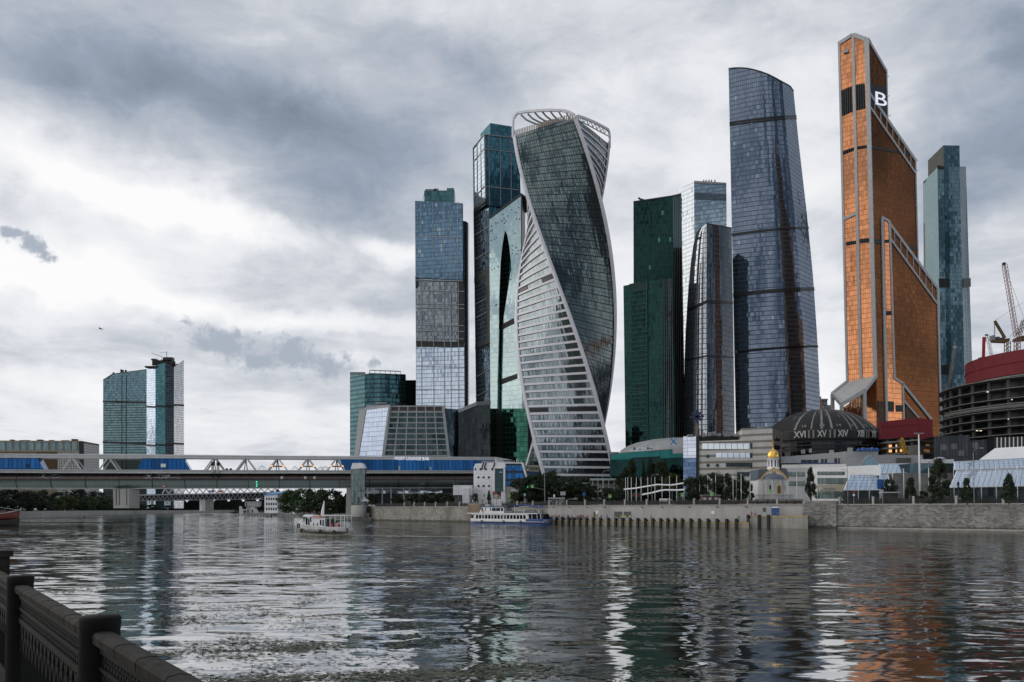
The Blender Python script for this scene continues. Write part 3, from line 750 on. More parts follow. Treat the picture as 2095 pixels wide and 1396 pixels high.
def twisted():
    t = thing('twisted_tower', 'tall twisted spiral tower with white ribbon edges in the middle of the skyline', 'tower', W(1163,1035,526))
    YC, R = 526., 31.6
    cxp = lambda py: 1151 + 13*max(0,min(1.1,(py-228)/747))
    zof = lambda py: 6 + (HZ-py)*YC/F
    def phiB(py):
        s = (975-py)/747; return math.radians(57 - (131*s + 15*s*s))
    def corner(k, py, out=0.):
        ph = phiB(py) + k*math.pi/2; cx = (cxp(py)-CX)/F*YC
        return V((cx + (R+out)*math.sin(ph), YC - (R+out)*math.cos(ph), zof(py)))
    PB, PT = 1036., 275.; NF = 50
    rows = [PB + (PT-PB)*i/NF for i in range(NF+1)]
    def surf(k, u, py, inset=0.):
        a, b = corner(k, py), corner(k+1, py); p = a.lerp(b, u)
        # faces belly out very slightly between the edges
        c = V(((cxp(py)-CX)/F*YC, YC, p.z)); d = (p-c); d.z = 0
        return p - d.normalized()*inset + d.normalized()*math.sin(math.pi*u)*.8
    main = glass('dark_spiral_glass', (.155,.205,.21), 1.5, 4.63, .22, .55, (.012,.016,.018), .5, .09, .34, wsc=.022, hl=.22, rough=.07, linemetal=.6)
    lite = glass('silver_spiral_glass', (.34,.40,.42), 1.5, 4.63, .18, .3, (.04,.05,.05), .5, .12, .36, wsc=.022)
    NU = 18
    for k in range(4):
        gr, uv = [], []
        for py in rows:
            gr.append([surf(k, j/NU, py, .5) for j in range(NU+1)]); uv.append([(j/NU*44.7, zof(py)) for j in range(NU+1)])
        MB().grid(gr, uv).build('spiral_glazing', main if k % 2 == 0 else lite, t)
    # white storey bands on the alternate faces
    wm = mat('white_spiral_band', (.74,.73,.77), .45, var=.05)
    for k in (-1, 1):
        mb = MB()
        for i in range(1, NF):
            py = rows[i]; dp = 2.15 if k == -1 else 1.5
            for j in range(NU):
                u0, u1 = j/NU, (j+1)/NU
                q = [surf(k,u0,py+dp,-.25), surf(k,u1,py+dp,-.25), surf(k,u1,py-dp,-.25), surf(k,u0,py-dp,-.25)]
                r = [surf(k,u0,py+dp,.7), surf(k,u1,py+dp,.7), surf(k,u1,py-dp,.7), surf(k,u0,py-dp,.7)]
                mb.face(q); mb.face([q[3],q[2],r[2],r[3]]); mb.face([r[0],r[1],q[1],q[0]])
        mb.build('storey_band', wm, t)
    mb = MB()
    def dk(i, u0, u1):
        py = (rows[i]+rows[i+1])/2; dp = 4.2
        for a, b in [(u0+(u1-u0)*j/5, u0+(u1-u0)*(j+1)/5) for j in range(5)]:
            mb.poly([surf(-1,a,py+dp,.3), surf(-1,b,py+dp,.3), surf(-1,b,py-dp,.3), surf(-1,a,py-dp,.3)], (.1,.3,0))
    i1 = min(range(NF), key=lambda i: abs((rows[i]+rows[i+1])/2 - 592)); i2 = min(range(NF), key=lambda i: abs((rows[i]+rows[i+1])/2 - 843))
    dk(i1, .02, .3); dk(i1, .68, .98); dk(i2, .03, .30); dk(i2, .55, .98)
    mb.split('louvred_opening', M['black'], t)
    # ribbons on the four edges: flat bands that wrap the corner
    rib = mat('ribbon_metal', (.68,.67,.71), .42, .1, var=.08)
    N2 = 120
    for k in range(4):
        mb = MB(); gr = []
        pt = 270
        for i in range(N2+1):
            py = PB + (pt-PB)*i/N2
            c = corner(k, py, .9); a = corner(k-1, py); b = corner(k+1, py); c0 = corner(k, py)
            ta, tb = (a-c0).normalized(), (b-c0).normalized(); w = 1.7
            gr.append([c0+ta*w-(-ta-tb)*.0+ (c-c0)*.2 , c0+ta*w+(c-c0)*1.15, c, c0+tb*w+(c-c0)*1.15, c0+tb*w+(c-c0)*.2])
        mb.grid(gr); mb.build('ribbon_edge', rib, t)
    # roof slab, drum and raised crown loops
    top = [corner(k, PT) for k in range(4)]
    mb = MB(); mb.poly(top, (0,0,-1)); mb.build('roof', M['steel'], t)
    zt = zof(PT)
    # pale louvre screen along the top of the glazed face
    def screen(k, h0, h1, m, name):
        mb = MB(); n = 34
        for j in range(n):
            u0, u1 = j/n, (j+.62)/n
            a, b = surf(k,u0,PT,0), surf(k,u1,PT,0); up0 = V((0,0,h0+(h1-h0)*u0))
            mb.poly([a,b,b+up0,a+up0], V((.0,.5,0)))
        mb.build(name, m, t)
    screen(0, 3.4, 2.8, mat('tan_louvre', (.30,.26,.22), .5), 'louvre_screen')
    def loop(k, zs, w=1.5, k2=None):
        """raised rail that leaves one corner, swells and comes down on the next"""
        pts = []
        for u, z in zs: p = surf(k, u, PT, -.4); pts.append(V((p.x, p.y, z)))
        mb = MB()
        for a, b in zip(pts, pts[1:]): mb.bar(a, b, 1.2, 1.5)
        return pts, mb
    ptsB, mb = loop(0, [(0,zt-2),(.0,zt+8),(.012,zt+11.3),(.035,zt+13.0),(.08,zt+13.8),(.2,zt+13.0),(.4,zt+11.0),(.6,zt+8.8),(.8,zt+6.2),(.9,zt+4.2),(.97,zt+2.0),(1,zt-.5)])
    mb.build('crown_loop', rib, t)
    ptsD, mb = loop(1, [(0,zt-.5),(.05,zt+1.5),(.2,zt+3.0),(.5,zt+5.4),(.8,zt+7.7),(.93,zt+8.6),(.98,zt+7.6),(1,zt+4),(1,zt-2)])
    mb.build('crown_loop', rib, t)
    mb = MB(); cx = (cxp(PT)-CX)/F*YC
    for i, u in enumerate((.13,.25,.37,.49,.61,.73,.84)):
        p = surf(0, u, PT, -.2); q = V((cx - 10 + 22*u, YC - 14 + 6*abs(u-.5), zt+2.)); z1 = zt+13.2-8*u
        prev = None
        for s in range(7):
            f = s/6; r = V((p.x + (q.x-p.x)*f, p.y + (q.y-p.y)*f, z1 + (q.z - z1)*f**.6))
            if prev: mb.bar(prev, r, .45, 1.0)
            prev = r
    mb.build('crown_rib', M['steel'], t)
    mb = MB()
    pr = None
    for j in range(15):
        u = .04 + j/15*.9; p = surf(1, u, PT, -.3); zz = zt + 2.2 + 6.2*u
        a = V((p.x,p.y,zz-.4)); b = V((p.x,p.y,zz-3.4))
        if j % 2 == 0: cur = a
        else: cur = b
        if pr is not None: mb.bar(pr, cur, .45)
        pr = cur
    a, b = surf(1,.04,PT,-.3), surf(1,.97,PT,-.3); mb.bar(V((a.x,a.y,zt-.6)), V((b.x,b.y,zt+4.8)), .6)
    mb.build('crown_truss', rib, t)
    mb = MB(); mb.lathe([(0,-6),(11.5,-6),(11.5,4.4),(12.4,4.4),(12.4,6.0),(0,6.6)], (cx-4, YC-4, zt), 32); mb.build('roof_drum', mat('drum_cladding', (.33,.32,.32), .5), t)
    # podium foot, glazed triangle on its left
    mb = MB(); pl = vplane(1070, 515, 1120, 505)
    pline(mb, pl, (1090,905), (1073,962), 1.2); pline(mb, pl, (1090,905), (1107,962), 1.0); mb.build('foot_frame', rib, t)
    mb = MB(); ppoly(mb, pl, [(1090,905),(1074,960),(1108,960)], 0, .4); mb.build('foot_glazing', main, t)
twisted()

def green_pair():
    t = thing('glass_tower', 'dark green stepped tower with vertical fins, right of the twisted tower', 'tower', W(1340,1035,650))
    gg = glass('dark_green_glass', (.014,.046,.042), 1.5, 3.7, .12, .3, (.012,.04,.035), .45, .04, .05, blind=.012, blindcol=(.06,.16,.14))
    gk = glass('green_front_glass', (.022,.064,.058), 1.8, 3.7, .14, .3, (.012,.045,.04), .35, .04, .09, wsc=.02, band=.3, bandcol=(.015,.05,.045))
    fin = glass('finned_green_glass', (.10,.17,.16), 2.4, 400., .7, .01, (.22,.24,.23), .5, .03, .03)
    a, b, c = Cn(1296,413,1297,900,668), Cn(1376,401,1381,900,664), Cn(1394,397,1402,900,672)
    core([a,b,c], (0,40,0), t, M['dark'], 'rear_core'); front([a,b,c], [('rear_block_glazing', gg), ('rear_block_fins', fin)], t)
    p = plane_of(a,b); mb = MB(); pline(mb, p, (1296,413), (1376,401), 1., .5); q = plane_of(b,c); pline(mb, q, (1376,401), (1394,397), 1., .5); mb.build('parapet', M['dark'], t)
    d, e, f = Cn(1275.5,585,1280,920,655), Cn(1357,571,1357,920,638), Cn(1375,570,1378,920,645)
    core([d,e,f], (0,24,0), t, M['dark'], 'front_core'); front([d,e,f], [('front_block_glazing', gk), ('front_block_fins', fin)], t)
    p = plane_of(d,e); mb = MB(); ppoly(mb, p, [(1287,581.5),(1313,576),(1313,580),(1287,586)], .3, 2.); ppoly(mb, p, [(1291,583),(1325,577.5),(1325,590),(1291,596)], .25, .3); mb.build('top_screen', mat('dark_green_panel', (.02,.06,.05), .5), t)
    mb = MB(); ppoly(mb, p, [(1292,595),(1323,590),(1325,1034),(1293,1034)], .3, .4)
    mb.build('dark_bay', glass('black_green_glass', (.015,.045,.04), 1.8, 3.7, .14, .3, (.01,.02,.02), .5, .05, .05, band=.3, bandcol=(.02,.06,.05)), t)  # bay glazed in a darker green than its neighbours
    mb = MB(); pline(mb, p, (1323,577), (1325,1034), .5, .4)
    for y in (800,806): pline(mb, p, (1285,y+2), (1315,y), .7, .4)
    mb.build('facade_trim', mat('green_trim', (.06,.13,.11), .5), t)
    mb = MB(); w = W(1312,409,668); mb.bar(w, W(1306,405,668), 1.2); mb.bar(w, W(1318,411,668), 1.6); mb.build('roof_cradle', M['black'], t)

    t = thing('glass_tower', 'pale silver-blue tower standing behind the dark curved tower', 'tower', W(1435,1035,770))
    a, b, c = Cn(1389,389,1389,900,785), Cn(1420,370,1422,900,768), Cn(1486,374,1488,900,757)
    gl = glass('silver_grey_glass', (.50,.54,.58), 2., 4., .2, .4, (.20,.22,.24), .22, .06, .06, blind=.1, blindcol=(.32,.35,.37))
    gb = glass('slate_blue_glass', (.25,.345,.43), 2., 4., .14, .6, (.10,.13,.16), .35, .05, .05)
    core([a,b,c], (4,40,0), t, M['dark']); front([a,b,c], [('side_glazing', gl), ('front_glazing', gb)], t)
    mb = MB(); p = plane_of(b,c); ppoly(mb, p, [(1420,394),(1486,397),(1486,410),(1420,408)], .4); mb.build('dark_storeys', glass('dark_storey_glass', (.10,.14,.17), 2., 4., .14, .6, (.05,.07,.09)), t)
    mb = MB(); ppoly(mb, p, [(1420,370),(1486,374),(1486,378),(1420,375)], .6); 
    for x in (1439,1444,1450,1455,1462): rbox(mb, x, 368, x+2, 373, 776, 2)
    mb.split('roof_plant', M['steel'], t)
    mb = MB()
    for y in (400,408,416,425,440,520,528,600,608): 
        p0 = plane_of(a,b); ppoly(mb, p0, [(1393,y+6),(1395,y+5),(1395,y+11),(1393,y+12)], .3, .3); ppoly(mb, p0, [(1408,y-1),(1410,y-2),(1410,y+4),(1408,y+5)], .3, .3)
    mb.build('open_vent', M['dark'], t)
green_pair()

def curved_tower():
    t = thing('curved_tower', 'dark bullet-shaped tower with rounded left shoulder, in front of the silver-blue tower', 'tower', W(1450,1035,640))
    Lo = [(459,1444),(466,1432),(477,1424.5),(500,1419),(536,1413.5),(580,1409),(620,1406.3),(680,1402.5),(730,1400.6),(800,1399.5),(887,1399),(1034,1398.5)]
    ys = [p[0] for p in Lo]
    fx = lambda y: float(np.interp(y, ys, [p[1] for p in Lo]))
    Ys, Yl, Yr = 632., 652., 650.
    rows_y = [459,462,466,471,477,486,500,516,536,560,590,620,650,680,710,740,770,800,840,887,940,1034]
    gl = glass('lit_curved_glass', (.499,.51,.53), 1.7, 3.9, .10, .5, (.05,.08,.11), .22, .05, .10, wsc=.02)  # left face tinted paler, its bright sky reflection put into the colour
    gr_ = glass('shaded_curved_glass', (.10,.115,.135), 1.7, 3.9, .10, .55, (.05,.085,.12), .4, .05, .06)  # same pane grid, painted darker for the side away from the bright sky
    NU = 10
    def pt(y, u):
        x0 = fx(y); x1 = 1446 + (y-459)*.001
        x = x0 + (x1-x0)*u; d = Ys + (Yl-Ys)*(1-u)**2*((x1-x0)/46)
        return W(x, y, d)
    rows = [[pt(y, j/NU) for j in range(NU+1)] for y in rows_y]
    uv = [[(p.x*1.2, p.z) for p in r] for r in rows]
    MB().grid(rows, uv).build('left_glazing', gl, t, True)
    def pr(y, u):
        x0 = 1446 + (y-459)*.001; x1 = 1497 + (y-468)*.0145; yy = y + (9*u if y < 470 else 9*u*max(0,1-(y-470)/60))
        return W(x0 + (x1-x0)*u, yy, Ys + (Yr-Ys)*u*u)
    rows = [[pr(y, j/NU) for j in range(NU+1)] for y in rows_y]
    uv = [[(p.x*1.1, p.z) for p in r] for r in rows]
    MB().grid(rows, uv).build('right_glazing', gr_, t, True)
    mb = MB()
    for r0, r1 in zip(rows_y, rows_y[1:]):
        a, b = pt(r0,0), pt(r1,0); c, d = pr(r0,1), pr(r1,1); k = V((9,34,0))
        mb.face([a, b, b+k, a+k]); mb.face([c, d, d+k, c+k]); mb.face([a+k, b+k, d+k, c+k])
    for j in range(NU): mb.face([pt(459,j/NU), pt(459,(j+1)/NU), pt(459,(j+1)/NU)+V((9,34,0)), pt(459,j/NU)+V((9,34,0))]); mb.face([pr(459,j/NU), pr(459,(j+1)/NU), pr(459,(j+1)/NU)+V((9,34,0)), pr(459,j/NU)+V((9,34,0))])
    mb.build('rear_wall', M['dark'], t)
    for yA, yB, h in ((633,614,6), (736,727,3)):
        mb = MB()
        for f, ya, yb in ((pt, yA, yB), (pr, yB, yB+3)):
            for j in range(NU):
                u0, u1 = j/NU, (j+1)/NU; o = V((0,-.7,0)); y0, y1 = ya+(yb-ya)*u0, ya+(yb-ya)*u1
                mb.poly([f(y0,u0)+o, f(y1,u1)+o, f(y1+h,u1)+o, f(y0+h,u0)+o], (0,.9,0))
        mb.build('service_band', M['black'], t)
    mb = MB(); o = V((0,-.6,0)); mb.poly([W(1428,487,636)+o, W(1443,477,633)+o, W(1443,481,633)+o, W(1430,489,636)+o], (0,2,0)); mb.build('top_slot', M['black'], t)
    mb = MB(); mb.bar(pr(459,0)+V((0,0,.4)), pr(459,1)+V((0,0,.4)), .8); mb.build('parapet', M['dark'], t)
curved_tower()

def sail_tower():
    t = thing('sail_tower', 'tallest blue glass tower with a curved sail-shaped top', 'tower', W(1585,1035,706))
    topx = [(1490.5,141),(1500,139.5),(1515,139),(1528,140),(1541,142.5),(1556,146.5),(1571,152),(1586,159.5),(1600,167.5),(1611,173),(1617,177),(1621,181),(1623.5,187)]
    lx = lambda y: 1490.5 + (y-140)*.0205
    rx = lambda y: float(np.interp(y, [140,187,300,430,560,690,830,1036], [1622,1623.5,1635,1650,1663,1672,1678.5,1683]))
    Yf = lambda u: 700 - 14*math.sin(math.pi*.5*min(1,u*1.25)) + 9*max(0,u-.55)**2*4
    NU, NR = 24, 40
    def pt(y, u, out=0.):
        x = lx(y) + (rx(y)-lx(y))*u; return W(x, y, Yf(u)-out)
    ytop = lambda x: float(np.interp(x, [p[0] for p in topx], [p[1] for p in topx]))
    rows = []
    for i in range(NR+1):
        r = []
        for j in range(NU+1):
            u = j/NU; yt = ytop(1490.5 + 133*u); s = i/NR
            y = yt + (1036-yt)*s**1.15; r.append(pt(y, u))
        rows.append(r)
    uvs = [[(p.x*1.05, p.z) for p in r] for r in rows]
    g = glass('sail_blue_glass', (.20,.245,.33), 1.55, 3.9, .16, .62, (.035,.085,.12), .28, .05, .07, wsc=.018, blind=.02, blindcol=(.26,.31,.36))
    gk = glass('sail_dark_glass', (.10,.12,.15), 1.55, 3.9, .12, .62, (.04,.08,.11), .4, .05, .06)
    cut = 20
    MB().grid([r[:cut+1] for r in rows], [r[:cut+1] for r in uvs]).build('front_glazing', g, t, True)
    # the right flank turns away to the side
    def flank(y, u):
        x = lx(y) + (rx(y)-lx(y))*(cut/NU + (1-cut/NU)*u); return W(x, y, Yf(cut/NU) + 20*u)
    fr = []
    for i in range(NR+1):
        r = []
        for j in range(5):
            u = cut/NU + (1-cut/NU)*j/4; yt = ytop(1490.5+133*u); y = yt + (1036-yt)*(i/NR)**1.15; r.append(flank(y, j/4))
        fr.append(r)
    MB().grid(fr, [[((p.x+p.y)*.75, p.z) for p in r] for r in fr]).build('flank_glazing', g, t, True)
    mb = MB(); k = V((13,40,0))
    for i in range(NR):
        a, b = rows[i][0], rows[i+1][0]; c, d = fr[i][-1], fr[i+1][-1]
        mb.face([a,b,b+k,a+k]); mb.face([c,d,d+k,c+k]); mb.face([a+k,b+k,d+k,c+k])
    tops = rows[0][:cut+1] + fr[0][1:]
    for a, b in zip(tops, tops[1:]): mb.face([a,b,b+k,a+k])
    mb.build('rear_wall', g, t)
    mb = MB()
    for a, b in zip(tops, tops[1:]): mb.bar(a, b, .7, .9)
    mb.build('roof_edge', M['dark'], t)
    for ya, yb, h in ((254.5,241,3.2),(249.5,236.2,3.2),(478,464,4.2),(600,588,7.5),(719,707,4)):
        mb = MB()
        for j in range(NU):
            u0, u1 = j/NU, (j+1)/NU
            def q(y, u):
                return pt(y,u,.6) if u <= cut/NU + 1e-6 else flank(y, (u-cut/NU)/(1-cut/NU)) + V((.3,-.5,0))
            f = lambda u: ya + (yb-ya)*math.sin(u*math.pi/2)
            mb.poly([q(f(u0),u0), q(f(u1),u1), q(f(u1)+h,u1), q(f(u0)+h,u0)], (0,.9,0))
        mb.build('service_band', M['black'], t)
    # logo panel on the flank
    c = flank(408, .62); 
    for dx, dz, w, h in ((-1.6,1.5,2.2,1.2),(.9,1.9,1.6,1.2),(-.6,-.6,3.2,1.3),(1.6,-.2,1.4,1.4),(-1.2,-2.6,1.8,1.2),(1.2,-2.4,2.0,1.2),(0,3.4,1.4,1.0)):
        mb.box((c.x+dx*1.25, c.y-1.2+dx*.4, c.z+dz*1.6), (w*1.2,.4,h*1.4), .6)
    mb.split('roof_logo', mat('logo_pale', (.45,.50,.66), .5), t)
sail_tower()

def copper_tower():
    t = thing('copper_tower', 'tall copper orange glass tower with white frames and stepped slanting roofs', 'tower', W(1790,1035,600))
    c1, c3 = Cn(1714,88,1737,799,606), Cn(1777,79,1793.5,840,594)
    c6 = Cn(1873.5,327,1925,850,624); c6.b = c6.z(7.3)
    PLt = plane_of(c1, c3); PRt = Pl(c3.b, W(1925,860,624), c3.t)
    dpt = (c1.b - c3.b); dpt.z = 0
    gR = glass('copper_shaded_glass', (.25,.088,.025), 1.5, 3.6, .10, .34, (.05,.022,.012), .30, .03, .16, wsc=.016, hl=.12, rough=.10)  # copper glass tinted darker for the face turned to the dark sky
    gL = glass('copper_lit_glass', (.84,.345,.155), 1.5, 3.6, .10, .30, (.24,.085,.03), .22, .05, .20, wsc=.02, rough=.10)  # same glass tinted brighter, the left face's sky reflection put into its colour
    fr = mat('frame_cladding', (.46,.46,.47), .5, .1, var=.12, vscale=.4)
    Rp = [(1777,79),(1814,145),(1816.5,240),(1873.5,327),(1877.5,440),(1879,531),(1917,588),(1921,720),(1925,1034),(1796,1034)]
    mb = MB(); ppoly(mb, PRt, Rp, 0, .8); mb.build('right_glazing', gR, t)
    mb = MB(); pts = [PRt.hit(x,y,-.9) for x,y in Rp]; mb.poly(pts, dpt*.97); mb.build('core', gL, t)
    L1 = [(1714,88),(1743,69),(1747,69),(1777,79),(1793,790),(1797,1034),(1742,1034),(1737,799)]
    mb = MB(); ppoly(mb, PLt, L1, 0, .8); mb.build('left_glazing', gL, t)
    # pillars and frames on the left face
    def fpl(pl, pts, nm='frame', out=.7): 
        mb = MB()
        for a, b, w in pts: pline(mb, pl, a, b, w, out, 1.6)
        return mb.split(nm, fr, t)
    fpl(PLt, [((1716,88),(1733,790),1.5)], 'corner_pillar'); fpl(PLt, [((1744.5,69),(1761,784),1.9)], 'middle_pillar', .9)
    mb = MB(); ppoly(mb, PLt, [(1768,76),(1777,79),(1794,772),(1786,772)], .9, 1.4); mb.split('corner_pillar', fr, t)
    fpl(PLt, [((1714,90),(1743,71),2.6),((1746,71),(1776,82),2.8)], 'roof_frame', .9)
    mb = MB(); ppoly(mb, PLt, [(1722,440),(1752,424),(1752,430),(1722,446)], .9, 1.4) if False else pline(mb, PLt, (1725,449), (1752,436), 2., .9, 1.4); mb.build('bay_frame', fr, t)
    # right face: slanting beams
    fpl(PRt, [((1777,80),(1815,146),1.9)], 'roof_beam'); fpl(PRt, [((1778,188),(1875,329),2.2)], 'sloping_beam'); fpl(PRt, [((1779,216),(1874,354),1.6)], 'sloping_beam')
    fpl(PRt, [((1817,452),(1919,590),2.2)], 'sloping_beam'); fpl(PRt, [((1822,488),(1918,621),1.6)], 'sloping_beam')
    fpl(PRt, [((1815,146),(1816.8,240),.8),((1874,328),(1879,531),.8)], 'edge_trim'); fpl(PRt, [((1919,590),(1926,850),1.8)], 'edge_trim')
    fpl(PRt, [((1806,444),(1815,862),2.2),((1821,452),(1831,775),1.7)], 'bay_pillar', .9)
    mb = MB(); ppoly(mb, PRt, [(1809,446),(1820,454),(1829,771),(1849,784),(1852,868),(1817,868)], .4, .5); mb.build('bay_glazing', gL, t)
    fpl(PRt, [((1805,444),(1820,453),1.8),((1830,773),(1849,785),1.8),((1848,784),(1850,868),1.6),((1847,784),(1906,858),2.0),((1850,820),(1881,856),1.4)], 'base_frame', 1.)
    mb = MB()
    for k in range(7):
        u = (k+.5)/7; x = 1784+u*86; y = 195+u*126; pline(mb, PRt, (x,y+2), (x,y+27), .45, .5)
        x = 1824+u*90; y = 458+u*126; pline(mb, PRt, (x,y+4), (x,y+34), .45, .5)
    mb.split('gallery_post', fr, t)
    blk = glass('black_louvre_glass', (.02,.022,.024), 1.6, 400, .5, .01, (.045,.045,.045), .3)
    mb = MB()
    ppoly(mb, PLt, [(1721,186),(1743,176),(1744.5,228),(1723,238)], .3); ppoly(mb, PLt, [(1750.5,174),(1769,171),(1770.5,222),(1752,226)], .3)
    ppoly(mb, PLt, [(1725,309),(1748,301),(1748,308),(1725,317)], .3); ppoly(mb, PLt, [(1754,300),(1773,297),(1773.5,303),(1754.5,306)], .3)
    ppoly(mb, PLt, [(1731,495),(1754,492),(1754,499),(1731,503)], .3); ppoly(mb, PLt, [(1759,489),(1780,487),(1780.5,496),(1759.5,498)], .3)
    mb.split('louvre_band', blk, t)
    mb = MB(); ppoly(mb, PRt, [(1777.8,171),(1815,180),(1816.3,238),(1779,214)], .2, .5)
    ppoly(mb, PRt, [(1782,298),(1861,313),(1864,319),(1782,303.5)], .25); ppoly(mb, PRt, [(1786,489),(1807,493),(1807,501),(1786,497)], .25); ppoly(mb, PRt, [(1857,503),(1879,506),(1879,513),(1858,508)], .25)
    mb.split('dark_band', M['black'], t)
    mb = MB(); ppoly(mb, PRt, [(1809,491),(1819,490),(1819,497),(1809,498)], .6, .3); ppoly(mb, PRt, [(1811,637),(1824,636),(1824,645),(1811,646)], .6,.3); ppoly(mb, PRt, [(1816,821),(1829,822),(1829,843),(1817,842)], .6,.3); ppoly(mb, PRt, [(1833,829),(1847,829),(1848,843),(1833,843)], .6,.3); mb.split('louvre_band', blk, t)
    mb = MB(); ppoly(mb, PRt, [(1795,820),(1812,822),(1816,1034),(1797,1034)], .35, .3); ppoly(mb, PRt, [(1853,828),(1880,853),(1884,870),(1854,870)], .35,.3); mb.build('lobby_glazing', glass('lobby_dark_glass', (.05,.03,.02), 1.6, 3.6, .1, .3, (.02,.012,.01), .5), t)
    # letter B sign of tubes of light in the dark band
    p = PRt.hit(1791.5,213.5,.8); q = PRt.hit(1814.5,219,.8); put_text('letter_sign', 'B', p, (q-p).normalized(), V((0,0,1)), (q-p).length, 9.6, M['litwhite'], t, .0, .3)
    # flared base on the left: ramp-like canopy carried on pillars
    mb = MB(); Y0 = 590
    A = PLt.hit(1733,782,.5); B = PLt.hit(1793,768,.5); C = W(1703,806,588); D = W(1722,828,572); E = W(1768,800,572)
    mb.poly([A, B, E, D, C], (0,0,-1.6)); mb.build('canopy_slab', mat('canopy_concrete', (.48,.48,.47), .7, var=.12), t)
    mb = MB(); mb.bar(B, E, 1.8, 2.6); mb.bar(E, D, 1.8, 2.6); mb.bar(C, D, 1.6, 2.6); mb.bar(C, A, 1.6, 2.6); mb.split('canopy_beam', fr, t)
    mb = MB()
    for p in (C, D): mb.bar(p, V((p.x,p.y,7.3)), 2., 2.4)
    mb.bar(E, V((E.x,E.y,7.3)), 2.2, 2.4); mb.split('canopy_pillar', fr, t)
    mb = MB(); D2 = D + V((1.2,.8,-2)); E2 = E + V((-1.2,.8,-2.5)); mb.poly([D2, E2, V((E2.x,E2.y,7.3)), V((D2.x,D2.y,7.3))], (0,.5,0)); mb.build('entrance_glazing', glass('copper_striped_glass', (.55,.27,.14), 1.1, 3.6, .35, .3, (.03,.02,.015), .5, .05, .05), t)
    mb = MB(); ppoly(mb, PLt, [(1725.5,102),(1735,100),(1735,106),(1725.5,109)], 1.4, 1.8); mb.build('service_cradle', M['lgrey'], t)
    mb = MB()
    for x,y in ((1777.5,85),(1779,88),(1815,158),(1816,198),(1818,238),(1874,331),(1874,350)): w = PRt.hit(x,y,.2); mb.bar(w, w+V((1.5,0,.8)), .35)
    mb.split('roof_fitting', M['dark'], t)
copper_tower()

def right_tower():
    t = thing('glass_tower', 'blue-green glass tower with dark grey left flank, right of the copper tower', 'tower', W(1945,1035,800))
    a, b, c, d = Cn(1889,372,1892,840,822), Cn(1918,343,1926,840,800), Cn(1963,341,1975,840,800), Cn(1976,341,1992,840,812)
    gl = glass('green_flank_glass', (.15,.22,.24), 2., 4., .06, .2, (.28,.36,.38), .10, .02, .03)
    gb = glass('sea_blue_glass', (.17,.27,.31), 2., 4., .14, .3, (.05,.09,.11), .25, .05, .09, wsc=.025)
    core([a,b,c,d], (6,34,0), t, M['dark']); front([a,b,c,d], [('flank_glazing', gl), ('front_glazing', gb), ('end_glazing', glass('steel_blue_glass', (.15,.23,.27), 1.4, 4., .3, .3, (.05,.09,.11), .3, .05, .08))], t)
    pf = plane_of(a,b); pl = plane_of(b,c); pe = plane_of(c,d)
    mb = MB(); ppoly(mb, pf, [(1889.5,458),(1919,436),(1926,1034),(1893,1034)], .3, .4); mb.build('grey_flank', glass('dark_grey_flank', (.10,.105,.10), 2., 4., .05, .2, (.07,.075,.07), .15, .02, .03), t)
    mb = MB(); ppoly(mb, pl, [(1932,342),(1941,342),(1948,840),(1938,840)], .3, .4); mb.build('recess_strip', glass('dark_teal_strip', (.06,.13,.15), 2., 4., .1, .3, (.02,.04,.05), .4), t)
    blk = bpy.data.materials['black_louvre_glass']
    mb = MB(); ppoly(mb, pl, [(1921,570),(1942,570),(1942.5,588),(1921.5,588)], .8); ppoly(mb, pl, [(1925,747),(1942,747),(1942,766),(1925.5,766)], .8); ppoly(mb, pe, [(1971,570),(1986,569),(1986.5,587),(1971.5,588)], .8); mb.split('louvre_band', blk, t)
    mb = MB(); k = [Cn(1899,328,1899,372,824), Cn(1930,297.5,1931,345,808), Cn(1963,298,1964,345,812)]
    for q in k: q.b = q.z(b.t.z-2)
    gk = glass('crown_grey_glass', (.07,.075,.07), 2, 4, .05, .2, (.05,.05,.05), .2)
    front(k[:2], [('crown_side', gk)], t); front(k[1:], [('crown_glazing', gb)], t); core(k, (4,22,0), t, M['dark'], 'crown_core')
    mb = MB(); pline(mb, pf, (1889,374), (1918,346), 1.6, .6); ppoly(mb, pl, [(1918,338),(1932,341),(1932,346),(1918,345)], .6); mb.build('parapet', M['dark'], t)
    t = thing('office_block', 'small grey gridded block peeping out between the sail tower and the copper tower', 'building', W(1690,1035,900))
    mb = MB(); rbox(mb, 1675, 818, 1693, 840, 900, 20); rbox(mb, 1684, 829, 1705, 840, 895, 20); 
    mb.build('block_body', glass('grid_block_glass', (.10,.14,.14), 3, 4, 1.2, 1.6, (.3,.3,.3), .3), t)
    mb = MB(); rbox(mb, 1674, 816, 1694, 819, 899, 22); mb.build('parapet', M['lgrey'], t)
right_tower()
